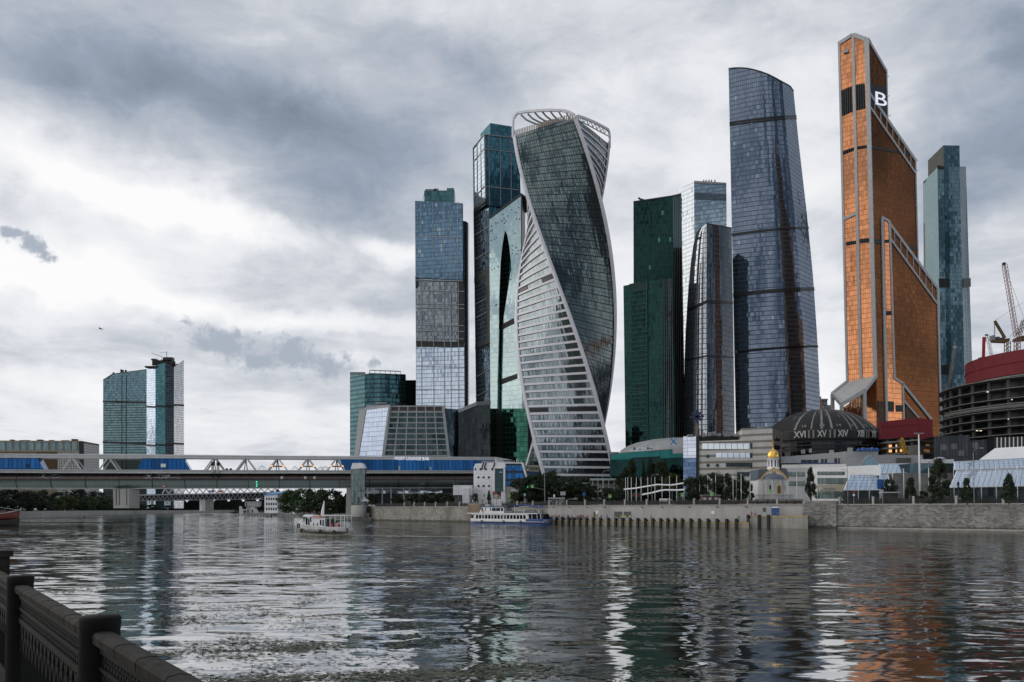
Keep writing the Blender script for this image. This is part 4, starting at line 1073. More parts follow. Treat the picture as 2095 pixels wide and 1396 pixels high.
# ------------------------------------------------------------------ covered footbridge
BPL = vplane(0, 430, 700, 470)
def bridge():
    t = thing('footbridge', 'long covered footbridge with blue glass pavilions and a rounded glazed gallery across the river', 'bridge', W(500,1035,459))
    inn = -BPL.n; wid = 10.
    ct = lambda x: float(np.interp(x, [-200,0,400,720,1050], [927.5,928.3,930.6,934.5,936])); cb = lambda x: float(np.interp(x, [-200,0,400,720,1050], [937,937,938.2,940,942]))
    mb = MB(); xs = [-160,0,200,400,560,720,880,1018]
    mb.poly([BPL.hit(x,ct(x)) for x in xs] + [BPL.hit(1050,941.5)] + [BPL.hit(x,cb(x)) for x in reversed(xs)], inn*wid); mb.build('roof_beam', M['bridge'], t)
    mb = MB()
    for x in range(-150, 1040, 23): pline(mb, BPL, (x,ct(x)+.6), (x,cb(x)), .08, .03, .06)
    pline(mb, BPL, (-160,ct(-160)+.3), (1018,ct(1018)+.3), .35, .35, .5); mb.build('panel_joint', M['white'], t)
    mb = MB(); mb.poly([BPL.hit(x,y) for x,y in ((-160,961.5),(400,962.8),(970,964),(970,968.5),(400,969),(-160,967))], inn*wid); mb.build('deck', M['bridge'], t)
    mb = MB(); pline(mb, BPL, (-160,961), (970,963.5), .3, .5, .5); pline(mb, BPL, (-160,964), (970,966), .12, .25, .3); mb.build('deck_rail', M['offwhite'], t)
    # rounded gallery hung below the deck
    gw = glass('gallery_dark_glass', (.10,.075,.07), 1.05, 30., .09, .01, (.02,.02,.022), .35, .05, .10, wsc=.05, rough=.12, metal=.75)
    gp = glass('gallery_grey_panel', (.25,.30,.29), 1.05, 30., .10, .01, (.03,.035,.035), .12, .0, .0, rough=.35, metal=.6)
    ax0, ax1 = BPL.hit(-160,983.5,0), BPL.hit(971,983.2,0); d = ax1-ax0; L = d.length; d.normalize()
    up = V((0,0,1)); r_ = 4.15; rx = 4.6; ctr0 = ax0 + inn*rx
    def ring(s, a): return ctr0 + d*s - inn*rx*math.cos(a) + up*r_*math.sin(a)
    def tube(a0, a1, name, m, n=8, k=40):
        rows, uv = [], []
        for i in range(n+1):
            a = a0+(a1-a0)*i/n; rows.append([ring(L*j/k, a) for j in range(k+1)]); uv.append([(L*j/k, a*4) for j in range(k+1)])
        MB().grid(rows, uv).build(name, m, t, True)
    tube(math.radians(8), math.radians(75), 'gallery_window', gw); tube(math.radians(-88), math.radians(2), 'gallery_panel', gp)
    tube(math.radians(105), math.radians(272), 'gallery_rear', M['steel'])
    mb = MB()
    for s in np.arange(10, L, 16.5):
        prev = None
        for a in range(-88, 80, 12):
            p = ring(s, math.radians(a)) + (ring(s, math.radians(a)) - ctr0 - d*s).normalized()*.1
            if prev is not None: mb.bar(prev, p, .35, .25)
            prev = p
    mb.split('gallery_rib', M['black'], t) if False else mb.build('gallery_rib', M['black'], t)
    mb = MB(); mb.bar(ring(0,math.radians(5)), ring(L,math.radians(5)), .4, .55); mb.build('gallery_sill', M['dark'], t)
    mb = MB(); mb.bar(ring(0,math.radians(-88)), ring(L,math.radians(-88)), 2.4, .5); mb.build('gallery_keel', M['bridge'], t)
    mb = MB(); n = 20
    for i in range(n):
        a0, a1 = 2*math.pi*i/n, 2*math.pi*(i+1)/n; mb.face([ctr0+d*(L+1.6), ring(L,a0), ring(L,a1)])
    mb.build('gallery_end', glass('blue_end_glass', (.05,.16,.32), 2, 2, .2, .2, (.02,.03,.05)), t)
    mb = MB()
    for (x0,x1,y0,y1) in ((80,126,970.5,982.5),(292,372,970,982)):
        for k in range(int((x1-x0)/5)):
            x = x0+k*5; p = BPL.hit(x,(y0+y1)/2,0); s = (p-ax0).dot(d)
            h0, h1 = math.radians(14+RNG.uniform(0,12)), math.radians(45+RNG.uniform(0,22))
            q = [ring(s,h0), ring(s+1.1,h0), ring(s+1.1,h1), ring(s,h1)]; o = -inn*.12; mb.face([v+o for v in q])
    mb.split('gallery_poster', mat('faded_posters', (.34,.38,.42), .5, var=.5, vscale=.9), t)
    for x, m in ((574,'litwhite'),(622,'litwhite'),(641,'litwhite')):
        p = BPL.hit(x,979,0); s = (p-ax0).dot(d); a0,a1 = math.radians(12), math.radians(34); o = -inn*.15
        mb = MB(); mb.poly([ring(s,a0)+o, ring(s+(1.2 if x!=621 else 2),a0)+o, ring(s+(1.2 if x!=621 else 2),a1)+o, ring(s,a1)+o], -inn*.05); mb.build('lit_window', mat('pale_screen_%d'%x, (.5,.48,.40), .6), t)
    for x, y, m in ((525,986,'litgreen'),(525.5,991,'litgreen'),(525,995,'litgreen'),(335,995,None)):
        p = BPL.hit(x,y,.35); mb = MB(); mb.box(p, (.5,.3,.5), base=False); mb.build('signal_lamp', M['litgreen'] if m else emit('red_signal', (.9,.1,.08), 1.2), t)
    # leaning legs
    for x in (147,222,438,503,568,630,689):
        for k, dx in enumerate((-20,20)):
            if x == 689 and dx > 0: dx = 17
            mb = MB(); a, b = BPL.hit(x+(1.6 if dx>0 else -1.6),cb(x)-.5,-.7), BPL.hit(x+dx,963,-.7)
            mb.bar(a, b, .75, .75, up=inn); mb.build('truss_leg', M['bridge'], t)
            mb = MB(); mb.bar(a+inn*(wid-1.6), b+inn*(wid-1.6), .75, .75, up=inn); mb.build('truss_leg', M['bridge'], t)
        if x > 400:
            mb = MB(); mb.bar(BPL.hit(x,cb(x),-2), BPL.hit(x-3,962.5,-4), .4); mb.bar(BPL.hit(x,cb(x),-2), BPL.hit(x+3,962.5,-4), .4); mb.split('inner_strut', M['steel'], t)
            if x > 550:
                mb = MB(); mb.bar(BPL.hit(x-13,954.5,-.4), BPL.hit(x+13,954.5,-.4), .7, .7); mb.build('heater_beam', M['orange' ] if False else mat('ochre_beam_%d'%x, (.20,.13,.05), .6), t)
                for dx in (-13,-11,11,13):
                    mb = MB(); mb.box(BPL.hit(x+dx,954,.0), (.4,.4,.7), base=False); mb.build('lamp', M['litamber'], t)
    # blue glass pavilions
    bg = glass('blue_pavilion_glass', (.012,.15,.44), 2.1, 9., .3, .3, (.004,.02,.07), .9, .05, .10, wsc=.05, rough=.14, metal=.6)
    for pts in ([(-140,938),(77,938),(91,962.5),(-155,962.5)], [(292,938.6),(376,938.8),(390,963),(278,963)], [(695,940),(1020,941),(984,964),(706,963.5)]):
        mb = MB(); mb.poly([BPL.hit(x,y,-.5) for x,y in pts], inn*8.8); mb.build('glass_pavilion', bg, t)
    for x, y, w, h in ((334,952.5,10,7),(57,953,6,7),(817,958,3,9),(881,959,3,7),(874,960.5,5,4)):
        mb = MB(); ppoly(mb, BPL, [(x-w/2,y-h/2),(x+w/2,y-h/2),(x+w/2,y+h/2),(x-w/2,y+h/2)], -.3, .3); mb.build('pavilion_panel', M['white'] if x in (334,) else (M['navy'] if x in (57,874) else mat('pale_blue_sheet_%d'%x, (.35,.45,.55), .5)), t)
    # lettering on the roof beam
    p = BPL.hit(808,941.3,.9); put_text('letter_sign', 'MOST LOUNGE BAR', p, BPL.t, V((0,0,1)), (BPL.hit(878,940,.9)-p).length, 1.75, M['litwhite'], t, 0.)
    # ventilation pipes
    for x in (435,446):
        mb = MB(); mb.tube([BPL.hit(x,969,.9), BPL.hit(x,951,.9)], .78, 12); v = mb.build('vent_pipe', M['bridge'], t, True)
        mb = MB(); mb.tube([BPL.hit(x,952,.9), BPL.hit(x+.4,948.5,1.2), BPL.hit(x+.2,945.8,1.2)], [.85,.95,.8], 12); mb.build('pipe_cowl', M['black'], v, True)
    for x in (464,472):
        mb = MB(); mb.lathe([(.0,1.4),(.6,1.1),(.9,.5),(.9,0)], BPL.hit(x,963,-3), 12); mb.build('roof_fan', M['dark'], t, True)
    for x, r in ((536,2.3),(603,1.9),(656,1.8),(665,2.1)):
        c = BPL.hit(x,963,-6); mb = MB()
        for k in range(8):
            a = k*math.pi/4; pr = None
            for j in range(7):
                f = j/6*math.pi/2; p = c + V((math.cos(a)*math.cos(f)*r, math.sin(a)*math.cos(f)*r, math.sin(f)*r*1.15))
                if pr is not None: mb.bar(pr, p, .09)
                pr = p
        mb.bar(c+V((0,0,r*1.1)), c+V((0,0,r*1.5)), .12); mb.lathe([(r,0),(r,.15),(r-.1,.15)], c, 16)
        mb.build('wire_dome', M['steel'], t)
    # piers
    pc = mat('pier_concrete', (.34,.33,.305), .8, var=.18, vscale=.25, streak=True)
    mb = MB(); P0 = W(708,998,474); mb.poly([W(709,998,474), W(723,998,474), W(720,1060,474), W(707,1060,474)], (3,9,0)); mb.build('pier', pc, t)
    mb = MB(); mb.poly([W(231,1001,444), W(264,1001,444), W(264,1040,444), W(232,1040,444)], (2,8,0)); mb.build('pier', pc, t)
    mb = MB(); 
    for x in (237,243,258): mb.poly([W(x,1001,443.9), W(x+2,1001,443.9), W(x+2,1034,443.9), W(x,1034,443.9)], (0,.3,0))
    mb.build('pier_groove', M['dconcrete'], t)
bridge()
def lift():
    t = thing('lift_tower', 'slim glass lift tower with white slanted roof standing beside the bridge pier', 'lift tower', W(732,1045,455))
    Y = 452; g = glass('lift_green_glass', (.20,.26,.25), 1.15, 3.1, .14, .25, (.10,.12,.12), .4, .08, .1, metal=.7)
    mb = MB(); rbox(mb, 718.5, 958, 745.5, 1033, Y, 6); mb.build('shaft_glazing', g, t)
    mb = MB(); a = W(719,948,Y-.3); 
    mb.poly([W(717.5,960,Y-.4), W(721,947.5,Y-.4), W(741,947.5,Y-.4), W(746.5,958,Y-.4)], (0,7,0)); mb.build('roof', M['white'], t)
    mb = MB(); 
    for x in (718.5, 727.5, 736.5, 745.5): mb.bar(W(x,958,Y-.05), W(x,1033,Y-.05), .3)
    mb.build('corner_post', M['steel'], t)
    mb = MB(); c = W(734,1058,Y+2); mb.lathe([(4.2,0),(4.2,W(0,1034,Y).z-c.z),(0,W(0,1034,Y).z-c.z)], c, 20); mb.build('round_base', bpy.data.materials['pier_concrete'], t, True)
    mb = MB(); a, b = W(690,1061,438), W(764,1061,446); mb.poly([V((a.x,436,-1)), V((b.x,440,-1)), V((b.x+2,452,-1)), V((a.x,452,-1))], (0,0,2.1)); mb.build('landing_step', M['dconcrete'], t)
    mb = MB(); k = W(746,1036,450)
    mb.poly([W(738,1026,450), W(754,1026,450), W(750,1021,450), W(743,1021,450)], (0,4,0)); mb.build('kiosk_roof', M['offwhite'], t)
    mb = MB()
    for x in (739.5,743,747,750,753): mb.bar(W(x,1026,450.5), W(x,1037,450.5), .15)
    mb.build('kiosk_railing', M['steel'], t)
    mb = MB(); mb.box(W(746,1019,451), (1.2,1,1.2), base=False); mb.build('kiosk_vent', M['lgrey'], t)
lift()
def far_bridge():
    t = thing('road_bridge', 'distant low steel truss road bridge seen under the footbridge', 'bridge', W(420,1035,1040))
    P = vplane(230, 980, 600, 1100); inn = -P.n
    mb = MB(); mb.poly([P.hit(x,y) for x,y in ((255,1012.5),(420,1009.5),(620,1005.5),(620,1008),(420,1012),(255,1015))], inn*14); mb.build('deck', M['lgrey'], t)
    mb = MB(); pts = [(x, 1014.5-(x-264)*.024) for x in np.arange(270, 610, 9.)]
    low = lambda x: 1024.5 - (x-290)*.012
    for i, (x,y) in enumerate(pts[:-1]):
        pline(mb, P, (x,y+1), (x+4.5,low(x)), .8, .2); pline(mb, P, (x+4.5,low(x)), (x+9,y+1), .8, .2)
    pline(mb, P, (270,low(270)), (610,low(610)), 1., .3); mb.build('lower_truss', M['steel'], t)
    mb = MB(); mb.poly([P.hit(x,y,-6) for x,y in ((264,1014),(610,1007),(610,1019),(264,1024))], inn*3); mb.build('girder', M['dark'], t)
    mb = MB()
    for i, x in enumerate(np.arange(332, 560, 14.)):
        y = 1011.2-(x-330)*.02; pline(mb, P, (x,y), (x+6,1000), 1.1, .5); pline(mb, P, (x+6,1000), (x+14,y), 1.1, .5)
    pline(mb, P, (336,1000), (560,998.5), 1.0, .5); mb.build('upper_truss', M['offwhite'], t)
    mb = MB(); mb.poly([P.hit(x,y,0) for x,y in ((413,1022),(420,1022),(420,1046),(413,1046))], inn*12); mb.build('pier', M['offwhite'], t)
    mb = MB(); mb.poly([P.hit(x,y,-1) for x,y in ((420,1022),(437,1021),(437,1046),(420,1046))], inn*12); mb.build('pier', M['concrete'], t)
    mb = MB(); mb.poly([P.hit(x,y,0) for x,y in ((275,1014),(281,1014),(281,1036),(276,1036))], inn*12); mb.build('pier', M['offwhite'], t)
    for x, m in ((432,'blue'),(451,'orange')):
        mb = MB(); w = P.hit(x,1008,-5); mb.box(w, (7,2.4,2.6)); mb.box(w+V((2.5,-.1,2.6)), (1.8,2.2,.4)); b_ = tag(mb.build('lorry', M[m]), 'small %s vehicle crossing the distant truss bridge' % m, 'vehicle')
    t2 = thing('sign_board', 'white board with dark arrow mark hanging below the distant truss bridge', 'sign', W(342,1034,1000))
    mb = MB(); rbox(mb, 336, 1026, 348, 1034, 1000, 1); mb.build('board', M['offwhite'], t2)
    mb = MB(); mb.poly([W(339,1030,999.8), W(345,1030,999.8), W(343.5,1028.5,999.8), W(340.5,1028.5,999.8)], (0,.1,0)); mb.build('mark', M['black'], t2)
    mb = MB(); mb.bar(W(338,1026,1000), W(338,1020,1000), .5); mb.bar(W(346,1026,1000), W(346,1020,1000), .5); mb.split('hanger', M['dark'], t2)
far_bridge()
def left_side():
    t = thing('long_block', 'long low building with row of tall teal windows behind the bridge at the left', 'building', W(90,1035,1180))
    Y = 1180; P = vplane(-150, 1180, 162, 1180); Q = vplane(162, 1180, 203, 1240)
    mb = MB(); mb.poly([P.hit(x,y,-.8) for x,y in ((-150,901),(162,902),(162,1036),(-150,1036))], (-20,40,0)); mb.build('body', mat('tan_wall', (.22,.185,.13), .8, var=.25, vscale=.1), t)
    g = glass('teal_window_glass', (.20,.30,.32), 2.4, 20, .2, .1, (.05,.07,.07), .35, .06, .1)
    for k in range(11):
        x = 159-14.8*(k+1)
        mb = MB(); ppoly(mb, P, [(x+1.2,905),(x+13.2,905),(x+13.2,921),(x+1.2,921)], -.6, .3); mb.build('window', g, t)
    mb = MB(); pline(mb, P, (-150,903.3), (162,903.3), 1.3, .2, 1.); pline(mb, P, (-150,923), (162,923), 1.6, .2, 1.)
    for k in range(21): x = 160-14.8*k; pline(mb, P, (x,903), (x,923), .7, .2, 1.)
    mb.build('window_frame', mat('cream_frame', (.40,.36,.27), .7), t)
    mb = MB(); ppoly(mb, P, [(78,926),(118,926),(118,962),(78,962)], -.5, .3)
    for k in range(10): pline(mb, P, (80+k*4,927), (80+k*4,962), .4, .0, .4)
    mb.build('timber_screen', mat('brown_screen', (.12,.075,.03), .7), t)
    gw = glass('pale_grid_wall', (.10,.11,.11), 3.4, 3.4, 1.2, 1.3, (.44,.44,.42), .5)
    mb = MB(); ppoly(mb, P, [(118,924),(162,924),(162,1034),(118,1034)], -.4, .4); mb.build('lower_wing', gw, t)
    mb = MB(); ppoly(mb, P, [(162,902),(171,903),(171,1034),(162,1034)], -.3, 1.2); mb.build('dark_corner', M['dark'], t)
    mb = MB(); mb.poly([Q.hit(x,y,.2) for x,y in ((170,903),(203,909),(203,1036),(170,1036))], (-10,20,0)); mb.build('end_wing', glass('pale_slab_wall', (.12,.13,.13), 3.0, 3.6, .7, 2.0, (.46,.46,.45), .4), t)
    mb = MB(); ppoly(mb, Q, [(170,903),(203,909),(203,912),(170,906)], .5, .6); mb.build('cornice', M['dark'], t)
    mb = MB()
    for x, w, h in ((20,6,2.5),(40,18,1.5),(75,10,2.5),(100,8,1.5),(146,10,3.5),(125,14,1.2)): rbox(mb, x, 902-h, x+w, 902.5, Y+4, 6)
    mb.split('roof_plant', M['dark'], t)
    t = thing('river_house', 'white riverside building with blue sloping roof and window rows beside the landing trees', 'building', W(560,1047,800))
    P = vplane(541, 800, 568, 797); Q = vplane(568, 797, 585, 812)
    mb = MB(); mb.poly([P.hit(x,y) for x,y in ((541,1013),(568,1011),(568,1050),(541,1050))], (6,22,0)); mb.build('wall', M['white'], t)
    mb = MB(); ppoly(mb, Q, [(568,1011),(585,1009),(585,1050),(568,1050)], .0, .5); mb.build('side_wall', M['lgrey'], t)
    mb = MB(); a = [P.hit(540,1014,.8), P.hit(568.5,1012,.8), Q.hit(587,1009.5,.8), Q.hit(590,1006,-10), P.hit(555,1010,-14)]; mb.poly(a, (0,0,1.0)); mb.build('roof', mat('blue_roof_sheet', (.06,.22,.45), .5), t)
    for r in range(3):
        for k in range(5):
            x = 544.3+k*4.7; y = 1018.5+r*10.2; mb = MB(); ppoly(mb, P, [(x,y),(x+2.8,y),(x+2.8,y+5.2),(x,y+5.2)], .12, .2); mb.build('window', M['darkglass'], t)
    for nm, lab, (x0,y0,x1,y1), Y, m in (('concrete_ramp','triangular white concrete ramp at the tip of the landing',(489.5,1036,496,1053),880,'offwhite'),('store_shed','beige shed with flat roof on the landing left of the blue-roofed house',(504,1037,514,1050),860,'stone'),
            ('store_shed','pale sloped shelter on the landing next to the blue-roofed house',(513,1036,526,1050),850,'offwhite'),('workshop','long pale grey workshop wall behind the landing sheds',(501,1026,530,1036),930,'lgrey'),('boat_shelter','white tent shelter beneath the landing trees',(582,1041,601,1054),760,'white')):
        tt = thing(nm, lab, 'ramp' if 'ramp' in nm else 'shed', W((x0+x1)/2,y1,Y)); mb = MB()
        if nm == 'concrete_ramp': mb.poly([W(x0,y0,Y), W(x0+1.5,y0,Y), W(x1,y1,Y), W(x0,y1,Y)], (0,6,0))
        elif 'sloped' in lab: mb.poly([W(x0,y0+1,Y), W(x1-6,y0,Y), W(x1,y1,Y), W(x0,y1,Y)], (0,6,0))
        elif nm == 'boat_shelter': mb.poly([W(x0,y1,Y), W(x0+4,y0+6,Y), W(x0+8,y0,Y), W(x0+12,y0+5,Y), W(x1,y1,Y)], (0,8,0))
        else: rbox(mb, x0, y0+1.5, x1, y1, Y, 8)
        mb.build('wall' if 'shed' in nm or 'shop' in nm else 'body', M[m], tt)
        if 'shed' in nm or 'shop' in nm:
            mb = MB(); rbox(mb, x0-.6, y0, x1+.6, y0+1.7, Y-.5, 9.5); mb.build('roof', M['steel'], tt)
            mb = MB(); rbox(mb, x0+2, y1-7, x0+4.5, y1-1, Y-.1, .3); mb.build('door', M['dark'], tt)
    t = thing('jetty', 'low dark timber jetty on posts at the tip of the landing', 'jetty', W(515,1052,840)); mb = MB(); a, b = onz(492,1052.5,0), onz(560,1057,0)
    mb.bar(V((a.x,a.y-6,1.2)), V((b.x,b.y-6,1.2)), 3, .5); mb.build('deck', M['dconcrete'], t)
    for k in range(13):
        p = a.lerp(b, k/12); mb = MB(); mb.bar(V((p.x,p.y-7,-1)), V((p.x,p.y-7,1.9)), .7); mb.build('post', M['dark'], t)
    mb = MB(); q = onz(480,1052,0)
    for dx in (0,6,12): mb.bar(V((q.x+dx,q.y,-.5)), V((q.x+dx,q.y,3.4)), .9)
    mb.bar(V((q.x,q.y,2.8)), V((q.x+12,q.y,2.8)), .5); tag(mb.build('mooring_frame', M['dark']), 'dark timber mooring frame standing in the water off the landing tip', 'mooring')
left_side()
# ------------------------------------------------------------------ buildings along the far embankment
def terminal():
    t = thing('bridge_terminal', 'white panelled bridge terminal with round porthole windows and a blue glass wing', 'building', W(1010,1035,430))
    wp = glass('white_panel_wall', (.76,.76,.78), 2.2, 2.2, .06, .06, (.40,.40,.41), .05, 0, 0, rough=.5, metal=.0, linemetal=0)
    P = vplane(955, 436, 1034, 428)
    mb = MB(); mb.poly([P.hit(x,y) for x,y in ((969,957),(972,949),(1000,947.2),(1034,946.5),(1034,1036),(955,1036),(955,1001),(969,999))], (3,22,0)); mb.build('wall', wp, t)
    for x, y, r in ((979,977,2.4),(989.2,977,2.4),(1000.2,977,2.4),(979,994.5,2.4),(989.2,994.5,2.4),(1000.4,994.5,2.4),(965.6,1003,2.5),(965.6,1010.5,2.5)):
        mb = MB(); ppoly(mb, P, [(x+r*math.cos(a*math.pi/8), y+r*math.sin(a*math.pi/8)) for a in range(16)], .08, .3); mb.build('porthole', M['darkglass'], t)
    mb = MB(); ppoly(mb, P, [(1012,959),(1030,959),(1030,1006),(1012,1006)], .25, .4); mb.build('glazed_bay', glass('bay_dark_glass', (.05,.09,.09), 2.2, 3.4, .12, .3, (.02,.03,.03)), t)
    mb = MB(); ppoly(mb, P, [(1021,965),(1028,965),(1028,967.5),(1021,967.5)], .4, .2); mb.build('sign', mat('dim_blue_sign', (.25,.3,.7), .5), t)
    mb = MB()
    for x0, x1 in ((971,974),(981,986),(992,996),(1005,1009.5)): ppoly(mb, P, [(x0,957.5),(x1,958.5),(x1,962.5),(x0,962.5)], .15, .3)
    mb.split('window', M['darkglass'], t)
    mb = MB(); 
    for x in (987,992,1010):
        pline(mb, P, (x+2,946.8), (x-1,956), .5, .5, .8); pline(mb, P, (x-1,956), (x-1.2,960), .5, .5, .8)
    mb.build('roof_pipe', M['dark'], t)
    mb = MB(); pline(mb, P, (1011,959), (1011,1006), .6, .6); pline(mb, P, (1031.5,957), (1031.5,1006), .9, .6); pline(mb, P, (1010,957.7), (1033,957.7), .5, .6); mb.build('bay_frame', M['white'], t)
    Q = vplane(1034, 428, 1080, 424); bg = bpy.data.materials['blue_pavilion_glass']
    mb = MB(); mb.poly([Q.hit(x,y,-.4) for x,y in ((1034,948),(1068,948),(1078,996),(1078,1036),(1034,1036))], (2,20,0)); mb.build('wing_body', M['navy'], t)
    for y0, y1 in ((953,963),(969,980),(985,995.5)):
        mb = MB(); k = lambda y: 1067 + (y-948)*.2; ppoly(mb, Q, [(1035,y0),(k(y0),y0),(k(y1),y1),(1034.5,y1)], 0, .4); mb.build('window_band', bg, t)
    mb = MB(); pline(mb, Q, (1068,947), (1076.5,976), .9, .6); pline(mb, Q, (1034,947.6), (1070,947.6), .5, .6); mb.build('wing_frame', M['white'], t)
    mb = MB(); ppoly(mb, Q, [(1034,996),(1078,996),(1078,1034),(1034,1034)], .1, .5); mb.build('wing_base', M['concrete'], t)
    mb = MB(); ppoly(mb, Q, [(1046,1001),(1062,1001),(1062,1016),(1046,1016)], .3, .3); mb.build('base_panel', M['offwhite'], t)
    R = vplane(1072, 436, 1102, 436)
    mb = MB(); ppoly(mb, R, [(1070,952),(1102,952),(1102,956),(1070,955)], 0, 4); ppoly(mb, R, [(1070,962),(1103,962.5),(1103,965),(1070,964.5)], 0, 4)
    for k in range(9): pline(mb, R, (1074+k*3.6,955), (1074+k*3.6,963), .35, 0, .5); 
    mb.build('balcony', mat('sand_balcony', (.36,.33,.25), .8), t)
    mb = MB(); ppoly(mb, R, [(1074,965),(1104,965),(1108,1034),(1077,1034)], -.5, 5); mb.build('link_glazing', glass('navy_link_glass', (.03,.06,.12), 2, 3, .1, .2, (.01,.015,.02)), t)
    mb = MB()
    for x, h in ((1013.5,10),(1016,8),(1019,7),(1022,6),(1025,8),(1029,6),(1052,5),(1057,9),(1060,7),(1066,6)):
        a = P.hit(x,948,-6); mb.bar(a, a+V((0,0,h*.27)), .28)
    mb.split('antenna', M['white'], t)
    mb = MB(); rbox(mb, 985, 943.5, 1050, 947.5, 446, 8); mb.build('roof_plant', M['steel'], t)
    t = thing('shed', 'low white block in front of the porthole terminal, under the gallery end', 'building', W(948,1035,420))
    mb = MB(); rbox(mb, 927, 993, 966, 1013, 426, 8); rbox(mb, 946, 999, 960, 1036, 424, 6); mb.build('wall', wp, t)
    mb = MB(); rbox(mb, 930, 1013, 945, 1034, 427, 5); mb.build('undercroft', M['dconcrete'], t)
    t = thing('arrivals_hall', 'long low glazed hall under the right end of the footbridge', 'building', W(850,1035,520))
    P = vplane(745, 520, 960, 520); mb = MB(); mb.poly([P.hit(x,y) for x,y in ((745,998),(960,998),(960,1040),(745,1040))], (0,20,0)); mb.build('body', M['dark'], t)
    mb = MB(); ppoly(mb, P, [(746,999),(905,999),(905,1010),(746,1010)], .2); mb.build('upper_glazing', glass('pale_hall_glass', (.50,.56,.62), 2.4, 4, .15, .3, (.1,.12,.13), .4), t)
    mb = MB(); ppoly(mb, P, [(820,1012),(960,1008),(960,1036),(820,1036)], .2, .4); mb.build('lower_wall', M['dconcrete'], t)
    mb = MB(); 
    for x in (752,765,782,800,826,838): pline(mb, P, (x,998), (x,1036), .8, .6)
    mb.split('column', M['lgrey'], t)
    mb = MB(); rbox(mb, 758, 1003, 775, 1010, 515, 4); mb.build('entrance_canopy', M['lgrey'], t)
terminal()

